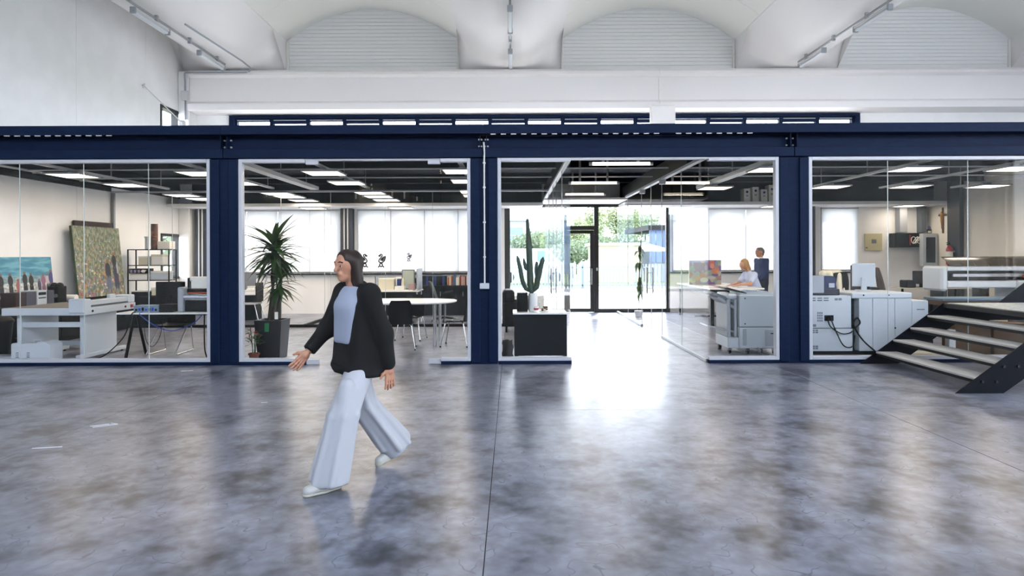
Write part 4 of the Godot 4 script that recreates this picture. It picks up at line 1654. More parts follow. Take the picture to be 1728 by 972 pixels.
	cable("black cable looping over the floor under the plotter", [P(-6.70, 0.01, 9.62), P(-6.5, 0.012, 9.68), P(-6.3, 0.01, 9.62), P(-6.45, 0.01, 9.55), P(-6.68, 0.01, 9.57)], 0.008, mats.black_plastic, "power_cable", "loose cables")
	cable("blue cable sagging under the white trestle table", [P(-5.65, 0.73, 9.96), P(-5.64, 0.69, 9.88), P(-5.4, 0.52, 9.88), P(-5.15, 0.45, 9.88), P(-4.85, 0.55, 9.88), P(-4.7, 0.69, 9.88)], 0.007, mats.blue_bright, "network_cable", "loose cables")
	cable("black cable hanging from the laminator to the floor", [P(-4.66, 0.70, 9.87), P(-4.64, 0.4, 9.82), P(-4.62, 0.15, 9.8), P(-4.55, 0.02, 9.75)], 0.01, mats.black_plastic, "power_cable", "loose cables")
	cable("thin dark cable dangling under the trestle", [P(-5.85, 0.69, 10.35), P(-5.8, 0.3, 10.3), P(-5.7, 0.15, 10.3), P(-5.6, 0.3, 10.35), P(-5.55, 0.69, 10.4)], 0.005, mats.charcoal, "power_cable", "loose cables")
	shelf_rear()


func plotter() -> void:
	var t := thing("plotter_table", "white flatbed cutting plotter on a panel-legged stand", "plotter")
	var m := MB.new()
	m.b(-7.7, -6.44, 0.69, 0.80, 9.82, 11.15, 0.008)
	part(t, "bed", m, mats.machine_white)
	m = MB.new()
	m.b(-7.66, -6.62, 0.80, 0.805, 9.87, 11.1)
	part(t, "cutting_mat", m, mat("mat_taupe", Color(0.42, 0.39, 0.36), 0.7))
	m = MB.new()
	m.b(-6.62, -6.46, 0.83, 0.9, 9.95, 11.1, 0.006)
	part(t, "gantry_bar", m, mats.machine_white)
	m = MB.new()
	m.b(-6.63, -6.625, 0.84, 0.89, 9.95, 11.0)
	part(t, "gantry_slot", m, mats.charcoal)
	for d in [9.80, 10.95]:
		var h := MB.new()
		h.b(-6.68, -6.44, 0.72 if d < 10 else 0.8, 0.935, d, d + 0.18, 0.015)
		part(t, "gantry_housing", h, mats.machine_white)
	m = MB.new()
	m.b(-6.66, -6.6, 0.86, 0.96, 10.7, 10.86, 0.01)
	part(t, "cutting_head", m, mats.machine_white)
	m = MB.new()
	m.b(-6.44, -6.425, 0.72, 0.77, 11.0, 11.06)
	part(t, "stop_button", m, mats.red)
	for d in [10.0, 10.85]:
		m = MB.new()
		m.tube([P(-6.44, 0.745, d), P(-6.43, 0.745, d)], 0.018, 10)
		part(t, "bolt", m, mats.black_plastic)
	for k in 2:
		var x: float = [-7.52, -6.56][k]
		var l := MB.new()
		l.b(x - 0.02, x + 0.02, 0.08, 0.69, 10.0, 10.78, 0.004)
		l.b(x - 0.035, x + 0.035, 0.08, 0.69, 9.94, 10.0, 0.004)
		part(t, "leg", l, mats.machine_white)
		var f := MB.new()
		f.b(x - 0.035, x + 0.035, 0.025, 0.085, 9.84 if k == 1 else 9.95, 11.02, 0.006)
		part(t, "foot", f, mats.machine_white)
		for d in [9.98, 10.95]:
			var c := MB.new()
			c.tube([P(x, 0.0, d), P(x, 0.03, d)], 0.02, 8)
			part(t, "levelling_foot", c, mats.black_plastic)
	for q in [[0.50, 0.58, 9.96, 9.99], [0.12, 0.2, 10.7, 10.73]]:
		var b := MB.new()
		b.b(-7.5, -6.58, q[0], q[1], q[2], q[3], 0.003)
		part(t, "stretcher_bar", b, mats.machine_white)


func monitor(label: String, x: float, y: float, d: float, w: float, h: float, stand: float, turn: float, body: Material, back := false, nm := "computer_monitor", grp := "computer monitors") -> void:
	var t := thing(nm, label, "monitor", grp, "", P(x, y, d), turn)
	var m := MB.new()
	m.box(Vector3(-w / 2, stand * 0.7, -0.02), Vector3(w / 2, stand * 0.7 + h, 0.02), 0.008)
	part(t, "housing", m, body)
	m = MB.new()
	var z := -0.021 if back else 0.021
	m.box(Vector3(-w / 2 + 0.015, stand * 0.7 + 0.02, minf(z, z * 0.95)), Vector3(w / 2 - 0.015, stand * 0.7 + h - 0.015, maxf(z, z * 0.95)))
	part(t, "screen", m, mats.screen_black)
	m = MB.new()
	m.box(Vector3(-0.04, 0.01, 0.0 if back else -0.06), Vector3(0.04, stand * 0.7 + h * 0.4, 0.06 if back else 0.0), 0.008)
	part(t, "neck", m, body)
	m = MB.new()
	m.box(Vector3(-0.12, 0.0, -0.09), Vector3(0.12, 0.015, 0.09), 0.005)
	part(t, "foot", m, body)


func laminator() -> void:
	var t := thing("laminator", "grey roll laminator with silver foil and a white roll on top", "laminator")
	for x in [[-5.15, -5.06], [-4.62, -4.53]]:
		var s := MB.new()
		s.b(x[0], x[1], 0.721, 1.1, 10.02, 10.4, 0.015)
		part(t, "side_cheek", s, mats.machine_grey)
	var m := MB.new()
	m.b(-5.06, -4.62, 0.73, 0.9, 10.08, 10.38)
	part(t, "lower_case", m, mats.charcoal)
	m = MB.new()
	m.b(-5.06, -4.62, 0.99, 1.07, 10.15, 10.38)
	part(t, "upper_case", m, mats.black_plastic)
	m = MB.new()
	m.b(-5.04, -4.64, 1.0, 1.018, 10.13, 10.15)
	part(t, "warning_strip", m, mats.orange)
	m = MB.new()
	m.tube([P(-5.06, 0.945, 10.08), P(-4.9, 0.945, 10.075), P(-4.75, 0.94, 10.08), P(-4.64, 0.945, 10.08)], [0.055, 0.057, 0.053, 0.056], 12)
	part(t, "foil_roll", m, mat("foil", Color(0.75, 0.77, 0.8), 0.25, 0.85))
	m = MB.new()
	m.tube([P(-5.03, 1.22, 10.22), P(-4.62, 1.22, 10.22)], 0.04, 14)
	part(t, "paper_roll", m, mats.paper)
	m = MB.new()
	m.quad(P(-5.0, 1.08, 10.16), P(-4.62, 1.08, 10.16), P(-4.62, 1.22, 10.182), P(-5.0, 1.22, 10.182))
	m.quad(P(-5.0, 1.22, 10.184), P(-4.62, 1.22, 10.184), P(-4.62, 1.08, 10.162), P(-5.0, 1.08, 10.162))
	part(t, "film_web", m, mats.paper)
	for x in [-5.06, -4.6]:
		var b := MB.new()
		b.b(x - 0.012, x + 0.012, 1.07, 1.24, 10.18, 10.26, 0.004)
		part(t, "roll_bracket", b, mats.black_plastic)
	m = MB.new()
	m.tube([P(-4.62, 0.95, 10.0), P(-4.56, 0.95, 10.0)], 0.062, 14)
	part(t, "hand_wheel", m, mats.machine_grey)
	m = MB.new()
	m.tube([P(-4.68, 1.09, 10.14), P(-4.64, 1.05, 10.1)], 0.014, 8)
	part(t, "lever", m, mats.orange)


func sled_chair() -> void:
	var t := thing("sled_chair", "black chair on a chrome sled frame under the white trestle table", "chair")
	for x in [-5.82, -5.36]:
		var l := MB.new()
		l.tube([P(x + 0.03, 0.43, 10.68), P(x, 0.02, 10.36), P(x, 0.012, 10.42), P(x, 0.012, 10.9), P(x, 0.03, 10.95), P(x + 0.03, 0.43, 10.82)], 0.011, 8)
		part(t, "sled_frame", l, mats.chrome)
	var m := MB.new()
	var rows := []
	for i in 9:
		var row := []
		for j in 7:
			var u := (j / 6.0 - 0.5) * 2.0
			var s := i / 8.0
			var d := 10.62 + s * 0.42
			var y := 0.45 - 0.02 * sin(s * PI)
			row.append(P(-5.59 + u * 0.24, y + 0.02 * u * u, d))
		rows.append(row)
	m.grid(rows)
	part(t, "seat", m, mats.black_plastic)
	m = MB.new()
	m.b(-5.83, -5.35, 0.425, 0.445, 10.63, 11.03, 0.006)
	part(t, "seat_pan", m, mats.black_plastic)
	m = MB.new()
	rows = []
	for i in 8:
		var row := []
		for j in 9:
			var u := (j / 8.0 - 0.5) * 2.0
			var s := i / 7.0
			row.append(P(-5.59 + u * (0.24 - 0.03 * s), 0.44 + s * 0.38, 11.03 + s * 0.07 - 0.05 * u * u + 0.015))
		rows.append(row)
	m.grid(rows)
	rows.reverse()
	var rows2 := []
	for r in rows:
		var q := []
		for p in r:
			q.append(p + Vector3(0, 0, -0.014))
		rows2.append(q)
	m.grid(rows2)
	part(t, "backrest", m, mats.black_plastic)


func shelf_rear() -> void:
	# black metal shelf on a dark unit behind the glass cross wall
	var u := MB.new()
	u.b(-8.8, -7.5, 0.0, 0.66, 14.75, 15.2, 0.005)
	solo("base_unit", "dark base unit under the black metal shelf", "cabinet", u, mats.navy_cabinet)
	var t := thing("metal_shelf", "black metal shelf holding storage boxes in the rear left room", "shelf")
	for x in [-8.72, -7.79]:
		for d in [14.8, 15.12]:
			var p := MB.new()
			p.b(x - 0.012, x + 0.012, 0.661, 1.74, d - 0.012, d + 0.012)
			part(t, "post", p, mats.black_plastic)
	var ys := [0.67, 1.02, 1.36, 1.72]
	for y in ys:
		var s := MB.new()
		s.b(-8.73, -7.78, y, y + 0.02, 14.79, 15.13)
		part(t, "shelf_board", s, mats.black_plastic)
	var mid := MB.new()
	mid.b(-8.265, -8.245, 0.69, 1.72, 14.8, 14.82)
	part(t, "post", mid, mats.black_plastic)
	var items := [
		["cream lidded box on the second shelf of the black metal shelf", -8.68, -8.3, 1.041, 0.14, "paper"], ["white lidded box on the right of the second shelf", -8.22, -7.84, 1.041, 0.2, "machine_white"],
		["glass sided box on the top compartment of the black shelf", -8.5, -8.28, 1.381, 0.2, "cream_plastic"], ["white document case standing in the top compartment", -8.2, -7.95, 1.381, 0.24, "paper"],
		["dark box with a tray on the lowest shelf", -8.66, -8.3, 0.691, 0.1, "black_plastic"], ["pale box on the lowest shelf of the black metal shelf", -8.2, -7.85, 0.691, 0.17, "cream_plastic"],
	]
	for q in items:
		var b := thing("storage_box", q[0], "box", "boxes on the black metal shelf")
		var m := MB.new()
		m.b(q[1], q[2], q[3], q[3] + q[4] * 0.8, 14.82, 15.08, 0.004)
		part(b, "box_body", m, mats[q[5]])
		m = MB.new()
		m.b(q[1] - 0.006, q[2] + 0.006, q[3] + q[4] * 0.8, q[3] + q[4], 14.814, 15.086, 0.004)
		part(b, "lid", m, mats.paper if q[5] != "paper" else mats.cream_plastic)
	var tp := thing("printed_box", "dark box printed with a white teapot and cups", "box", "boxes on the black metal shelf")
	var m := MB.new()
	m.b(-8.7, -8.28, 1.187, 1.3, 14.8, 15.06, 0.003)
	part(tp, "box_body", m, mats.black_plastic)
	m = MB.new()
	m.lathe([[0.0, 0.0], [0.03, 0.0], [0.035, 0.03], [0.02, 0.055], [0.0, 0.06]], Vector3.ZERO, 10)
	for i in 3:
		var c := MB.new()
		c.b(-8.67 + i * 0.085, -8.62 + i * 0.085, 1.205, 1.27, 14.797, 14.8)
		part(tp, "printed_cup", c, mat("lilac_print", Color(0.55, 0.5, 0.62), 0.7))
	var pot := MB.new()
	pot.prism([Vector2(-8.40, 1.21), Vector2(-8.345, 1.21), Vector2(-8.325, 1.235), Vector2(-8.30, 1.265), Vector2(-8.325, 1.262), Vector2(-8.345, 1.272), Vector2(-8.40, 1.272), Vector2(-8.415, 1.25), Vector2(-8.43, 1.245), Vector2(-8.43, 1.23), Vector2(-8.412, 1.228)], -14.797, -14.8)
	part(tp, "printed_teapot", pot, mats.paper)
	# things on top of the shelf
	m = MB.new()
	m.lathe([[0.0, 0.0], [0.075, 0.0], [0.075, 0.58], [0.0, 0.58]], P(-8.2, 1.741, 14.95), 16)
	var im := Image.create(64, 128, false, Image.FORMAT_RGB8)
	im.fill(Color(0.32, 0.19, 0.14))
	var r := RandomNumberGenerator.new()
	r.seed = 3
	for i in 40:
		blob(im, r.randf() * 64, r.randf() * 128, r.randf_range(4, 10), r.randf_range(3, 8), [Color(0.45, 0.28, 0.2), Color(0.2, 0.1, 0.08), Color(0.52, 0.36, 0.27)][i % 3])
	solo("printed_tube", "tall brown printed tube on top of the black metal shelf", "tube", m, print_mat("tube_print", im))
	m = MB.new()
	m.b(-8.08, -7.8, 1.741, 1.92, 14.85, 15.1, 0.004)
	solo("storage_box", "white carton with a dark mark on top of the black metal shelf", "box", m, mats.paper, "boxes on the black metal shelf")
	m = MB.new()
	m.b(-8.36, -8.30, 1.741, 2.0, 14.84, 14.9, 0.004)
	m.b(-8.37, -8.29, 2.0, 2.03, 14.83, 14.91, 0.004)
	solo("white_canister", "slim white canister beside the tall brown tube", "canister", m, mats.machine_white)
	# thin brown cardboard cartons stored on the low rear ceiling
	var cs := [[-3.93, -3.27, 0.40, 16.8], [-3.93, -3.3, 0.13, 16.8], [-3.25, -2.95, 0.36, 16.9], [-2.93, -2.62, 0.30, 16.85], [-3.0, -2.6, 0.25, 17.2], [-2.58, -2.35, 0.18, 16.95], [-4.1, -3.98, 0.3, 16.9]]
	var tops := {}
	for i in cs.size():
		var q: Array = cs[i]
		var y := 2.921 + (0.401 if i == 1 else 0.0)
		var bx := thing("carton", ["large brown carton with a white printed sheet on the rear ceiling", "flat brown carton on top of the carton with the sheet", "brown carton next to the one with the sheet, with white tape", "brown carton fourth in the row on the rear ceiling", "brown carton at the back of the row on the rear ceiling", "smallest brown carton at the right end of the row", "thin dark carton at the left end of the row"][i], "carton", "cartons stored on the rear ceiling")
		var b := MB.new()
		var dd: float = q[3]
		b.b(q[0], q[1], y, y + q[2], dd, dd + (0.3 if i != 4 else 0.25), 0.004)
		part(bx, "carton_body", b, mats.cardboard if i % 2 == 0 else mats.cardboard_dark)
		var tape := MB.new()
		var c: float = (q[0] + q[1]) / 2
		tape.b(c - 0.02, c + 0.02, y + q[2] * 0.4, y + q[2] + 0.001, dd - 0.001, dd + 0.05)
		part(bx, "tape", tape, mats.paper)
		if i == 0:
			var sh := MB.new()
			sh.b(-3.86, -3.58, y + 0.16, y + 0.36, dd - 0.003, dd - 0.0012)
			part(bx, "printed_sheet", sh, mats.paper)
			for k in 1:
				var tm := TextMesh.new()
				var sf := SystemFont.new()
				sf.font_names = PackedStringArray(["Droid Sans"])
				sf.font_weight = 700
				tm.font = sf
				tm.text = "TIMAS"
				tm.font_size = 24
				tm.pixel_size = 0.0028
				tm.depth = 0.001
				piece(bx, "lettering", tm, mats.black_matte, Transform3D(Basis.IDENTITY, P(-3.72, y + 0.285 - k * 0.075, dd - 0.004)))


# ------------------------------------------------------------------ plants
# one leaf along -z of length 1, bent down at the tip
func leaf_mesh(width: float, bend: float, fold := 0.25) -> ArrayMesh:
	var m := MB.new()
	var rows := []
	for i in 7:
		var s := i / 6.0
		var w := width * sin(PI * pow(clampf(0.06 + s * 0.94, 0, 1), 0.75)) * 0.5
		if i == 6:
			w = 0.002
		var y := -bend * s * s
		rows.append([Vector3(-w, y + w * fold, -s), Vector3(0, y, -s), Vector3(w, y + w * fold, -s)])
	m.grid(rows)
	return m.mesh()


func leaf_at(par: Node, mesh: Mesh, m: Material, at: Vector3, yaw: float, pitch: float, len_: float) -> void:
	var b := Basis(Vector3.UP, yaw) * Basis(Vector3.RIGHT, pitch)
	piece(par, "leaf", mesh, m, Transform3D(b.scaled_local(Vector3(len_, len_, len_)), at))


func dracaena(x: float, d: float) -> void:
	var r := RandomNumberGenerator.new()
	r.seed = 77
	var t := thing("dracaena", "tall two-crowned dracaena in a tapered black planter", "plant")
	var m := MB.new()
	# square tapered planter
	var prof := [[0.165, 0.0], [0.205, 0.60], [0.19, 0.60], [0.18, 0.55]]
	for i in prof.size() - 1:
		for k in 4:
			var a := PI / 2 * k + PI / 4
			var b := a + PI / 2
			var r0: float = prof[i][0] * 1.414
			var r1: float = prof[i + 1][0] * 1.414
			var y0: float = prof[i][1]
			var y1: float = prof[i + 1][1]
			m.quad_out(P(x + cos(a) * r0, y0, d + sin(a) * r0), P(x + cos(b) * r0, y0, d + sin(b) * r0), P(x + cos(b) * r1, y1, d + sin(b) * r1), P(x + cos(a) * r1, y1, d + sin(a) * r1), Vector3(cos((a + b) / 2), 0.2, -sin((a + b) / 2)) * (1.0 if i == 0 else -1.0))
	m.b(x - 0.16, x + 0.16, 0.0, 0.01, d - 0.16, d + 0.16)
	part(t, "planter", m, mat("planter_black", Color(0.055, 0.06, 0.07), 0.35))
	m = MB.new()
	m.b(x - 0.18, x + 0.18, 0.53, 0.555, d - 0.18, d + 0.18)
	part(t, "soil", m, mats.soil)
	m = MB.new()
	m.b(x - 0.045, x + 0.02, 0.43, 0.56, d - 0.207, d - 0.203)
	part(t, "plant_tag", m, mat("tag_green", Color(0.05, 0.42, 0.22), 0.5))
	m = MB.new()
	m.b(x + 0.07, x + 0.12, 0.61, 0.72, d - 0.1, d - 0.097)
	part(t, "plant_tag", m, mats.paper)
	var stems := [[[0.0, 0.55], [0.02, 0.9], [-0.01, 1.25], [0.02, 1.62]], [[0.06, 0.55], [0.07, 0.8], [0.10, 1.0], [0.09, 1.12]], [[-0.05, 0.55], [-0.02, 0.9], [0.03, 1.3], [0.05, 1.5]]]
	for s in stems:
		var path := []
		for p in s:
			path.append(P(x + p[0], p[1], d + p[0] * 0.6))
		m = MB.new()
		m.tube(path, [0.022, 0.02, 0.018, 0.015], 8)
		part(t, "stem", m, mats.bark)
	var kinds := [leaf_mesh(0.18, 0.32), leaf_mesh(0.17, 0.55), leaf_mesh(0.18, 0.2)]
	for c in [[0.02, 1.66, 64, 0.53], [0.05, 1.52, 40, 0.48], [0.10, 1.15, 40, 0.40], [0.06, 0.98, 16, 0.28]]:
		for i in c[2]:
			var f: float = i / float(c[2])
			var pitch := lerpf(-0.45, 1.15, pow(f, 1.25)) + r.randf_range(-0.12, 0.12)
			var at := P(x + c[0], c[1] + lerpf(-0.10, 0.12, f), d + c[0] * 0.6)
			leaf_at(t, kinds[r.randi() % 3], mats.leaf_dark if i % 3 else mats.leaf_mid, at, i * 2.399 + r.randf_range(-0.3, 0.3), pitch, c[3] * r.randf_range(0.75, 1.1))


func small_plant(x: float, d: float) -> void:
	var r := RandomNumberGenerator.new()
	r.seed = 5
	var t := thing("potted_plant", "small red-budded plant in a terracotta pot on the floor", "plant")
	var m := MB.new()
	m.lathe([[0.0, 0.0], [0.085, 0.0], [0.085, 0.015], [0.055, 0.02], [0.07, 0.115], [0.082, 0.115], [0.082, 0.14], [0.065, 0.14], [0.06, 0.12], [0.0, 0.12]], P(x, 0, d), 18)
	part(t, "pot", m, mats.terracotta)
	var lf := leaf_mesh(0.4, 0.25)
	for k in 5:
		var a := k * 1.3
		var tip := P(x + cos(a) * 0.07, 0.38 + 0.05 * (k % 3), d + sin(a) * 0.06)
		m = MB.new()
		m.tube([P(x + cos(a) * 0.02, 0.12, d + sin(a) * 0.02), P(x + cos(a) * 0.03, 0.26, d), tip], 0.006, 6)
		part(t, "stem", m, mats.leaf_mid)
		for i in 7:
			leaf_at(t, lf, mats.leaf_mid, tip - Vector3(0, 0.02 * i, 0), r.randf() * TAU, r.randf_range(-0.3, 0.7), r.randf_range(0.08, 0.13))
		m = MB.new()
		m.ball(tip + Vector3(0, 0.02, 0), Vector3(0.01, 0.018, 0.01), 8, 6)
		part(t, "bud", m, mats.red)


func cactus(x: float, y: float, d: float) -> void:
	var t := thing("cactus", "tall branching column cactus in a white cylindrical pot", "cactus")
	var m := MB.new()
	m.lathe([[0.0, 0.0], [0.072, 0.0], [0.072, 0.27], [0.064, 0.27], [0.062, 0.24], [0.0, 0.24]], P(x + 0.05, y, d), 24)
	part(t, "pot", m, mat("pot_white", Color(0.85, 0.86, 0.86), 0.4))
	m = MB.new()
	m.lathe([[0.062, 0.25], [0.0, 0.255]], P(x + 0.05, y, d), 16)
	part(t, "soil", m, mats.soil)
	var arms := [
		[[0.03, 0.24, 0.03], [0.01, 0.4, 0.055], [0.0, 0.7, 0.05], [-0.01, 1.0, 0.05], [-0.02, 1.2, 0.035], [-0.03, 1.4, 0.026], [-0.03, 1.42, 0.008]],
		[[0.02, 0.30, 0.03], [-0.06, 0.34, 0.035], [-0.11, 0.45, 0.036], [-0.14, 0.62, 0.034], [-0.18, 0.8, 0.028], [-0.19, 0.85, 0.008]],
		[[0.03, 0.29, 0.03], [0.10, 0.36, 0.045], [0.12, 0.48, 0.048], [0.16, 0.64, 0.042], [0.20, 0.78, 0.034], [0.21, 0.83, 0.008]],
		[[0.12, 0.5, 0.03], [0.10, 0.62, 0.028], [0.11, 0.74, 0.022], [0.11, 0.76, 0.006]],
		[[0.0, 0.62, 0.03], [-0.06, 0.66, 0.03], [-0.08, 0.74, 0.026], [-0.09, 0.81, 0.008]],
	]
	for a in arms:
		# ribbed columns: a star-shaped ring along the path
		var cv := Curve3D.new()
		for p in a:
			cv.add_point(P(x + p[0], y + p[1], d))
		var rows := []
		for i in a.size():
			var p: Array = a[i]
			var t0: Vector3 = (P(a[mini(i + 1, a.size() - 1)][0], a[mini(i + 1, a.size() - 1)][1], 0) - P(a[maxi(i - 1, 0)][0], a[maxi(i - 1, 0)][1], 0)).normalized()
			var sd := t0.cross(Vector3(0, 0, 1)).normalized()
			var up := sd.cross(t0)
			var ring := []
			for s in 14:
				var rr: float = p[2] * (1.0 if s % 2 == 0 else 0.74)
				ring.append(P(x + p[0], y + p[1], d) + (sd * cos(TAU * s / 14.0) + up * sin(TAU * s / 14.0)) * rr)
			rows.append(ring)
		m = MB.new()
		m.grid(rows, true)
		part(t, "arm" if a != arms[0] else "column", m, mats.cactus_green)


# ------------------------------------------------------------------ furniture
# moulded black chair on four splayed chrome legs; the sitter looks along -z
func shell_chair(label: String, at: Vector3, turn: float) -> Node3D:
	var t := thing("dining_chair", label, "chair", "black shell chairs round the oval table", "", at, turn)
	var m := MB.new()
	var rows := []
	for i in 9:
		var s := i / 8.0
		var row := []
		for j in 9:
			var u := (j / 8.0 - 0.5) * 2.0
			var w := 0.215 - 0.03 * pow(s, 3.0) * 0.0 - 0.025 * pow(absf(s - 0.5) * 2.0, 4.0)
			row.append(Vector3(u * w, 0.455 - 0.018 * sin(PI * s) + 0.012 * u * u - 0.03 * pow(1.0 - s, 4.0), -0.22 + s * 0.42))
		rows.append(row)
	m.grid(rows)
	var low := []
	for r in rows:
		var q := []
		for p in r:
			q.append(p - Vector3(0, 0.016, 0))
		low.append(q)
	low.reverse()
	m.grid(low)
	part(t, "seat", m, mats.black_plastic)
	m = MB.new()
	rows = []
	for i in 10:
		var s := i / 9.0
		var row := []
		for j in 9:
			var u := (j / 8.0 - 0.5) * 2.0
			var w := lerpf(0.195, 0.20, s) - 0.05 * pow(s, 6.0)
			row.append(Vector3(u * w, 0.43 + s * 0.40, 0.19 + s * 0.07 - 0.035 * u * u))
		rows.append(row)
	m.grid(rows)
	var back := []
	for r in rows:
		var q := []
		for p in r:
			q.append(p + Vector3(0, 0, 0.016))
		back.append(q)
	back.reverse()
	m.grid(back)
	var rim := []
	for p in rows[-1]:
		rim.append(p)
	var rim2 := []
	for p in back[0]:
		rim2.append(p)
	m.grid([rim, rim2])
	part(t, "backrest", m, mats.black_plastic)
	for sx in [-1.0, 1.0]:
		for sz in [-1.0, 1.0]:
			var l := MB.new()
			l.tube([Vector3(sx * 0.05, 0.435, sz * 0.06), Vector3(sx * 0.15, 0.43, sz * 0.14), Vector3(sx * 0.18, 0.39, sz * 0.16), Vector3(sx * 0.24, 0.012, sz * 0.23)], 0.011, 8)
			var o := part(t, "leg", l, mats.chrome)
			var g := MB.new()
			g.tube([Vector3(sx * 0.2385, 0.022, sz * 0.2285), Vector3(sx * 0.2405, 0.0, sz * 0.2305)], 0.014, 8)
			part(o, "glide", g, mats.black_plastic)
	return t


# five-star swivel chair; the sitter looks along -z
func swivel_chair(label: String, at: Vector3, turn: float, fabric: Material, tall := 0.66) -> Node3D:
	var t := thing("office_chair", label, "chair", "office swivel chairs", "", at, turn)
	for k in 5:
		var a := TAU * k / 5.0
		var m := MB.new()
		m.tube([Vector3(0, 0.1, 0), Vector3(cos(a) * 0.29, 0.065, sin(a) * 0.29)], [0.028, 0.016], 6)
		part(t, "base_arm", m, mats.black_plastic)
		m = MB.new()
		m.tube([Vector3(cos(a) * 0.29 - sin(a) * 0.02, 0.028, sin(a) * 0.29 + cos(a) * 0.02), Vector3(cos(a) * 0.29 + sin(a) * 0.02, 0.028, sin(a) * 0.29 - cos(a) * 0.02)], 0.028, 10)
		part(t, "castor", m, mats.black_plastic)
	var g := MB.new()
	g.tube([Vector3(0, 0.1, 0), Vector3(0, 0.43, 0)], 0.025, 8)
	part(t, "gas_lift", g, mats.machine_mid)
	var s := MB.new()
	s.box(Vector3(-0.25, 0.43, -0.25), Vector3(0.25, 0.53, 0.22), 0.04)
	part(t, "seat", s, fabric)
	var b := MB.new()
	var rows := []
	for i in 10:
		var q := i / 9.0
		var w := 0.22 + 0.025 * sin(PI * q) - 0.07 * pow(q, 5.0)
		var th := 0.055 * (1.0 - 0.5 * pow(q, 4.0))
		var y := 0.50 + q * tall
		var z := 0.22 + q * 0.14
		rows.append([Vector3(-w, y, z - th * 0.2), Vector3(-w * 0.7, y, z - th), Vector3(0, y, z - th * 0.8), Vector3(w * 0.7, y, z - th), Vector3(w, y, z - th * 0.2), Vector3(w * 0.8, y, z + th), Vector3(0, y, z + th * 1.2), Vector3(-w * 0.8, y, z + th)])
	b.grid(rows, true)
	b.fan(rows[-1], (rows[-1][0] + rows[-1][4]) * 0.5 + Vector3(0, 0.02, 0.02), Vector3.UP)
	part(t, "backrest", b, fabric)
	for sx in [-1.0, 1.0]:
		var m := MB.new()
		m.tube([Vector3(sx * 0.24, 0.46, 0.05), Vector3(sx * 0.29, 0.5, 0.05), Vector3(sx * 0.3, 0.68, 0.02), Vector3(sx * 0.3, 0.7, -0.16)], 0.018, 6)
		part(t, "armrest", m, mats.black_plastic)
	return t


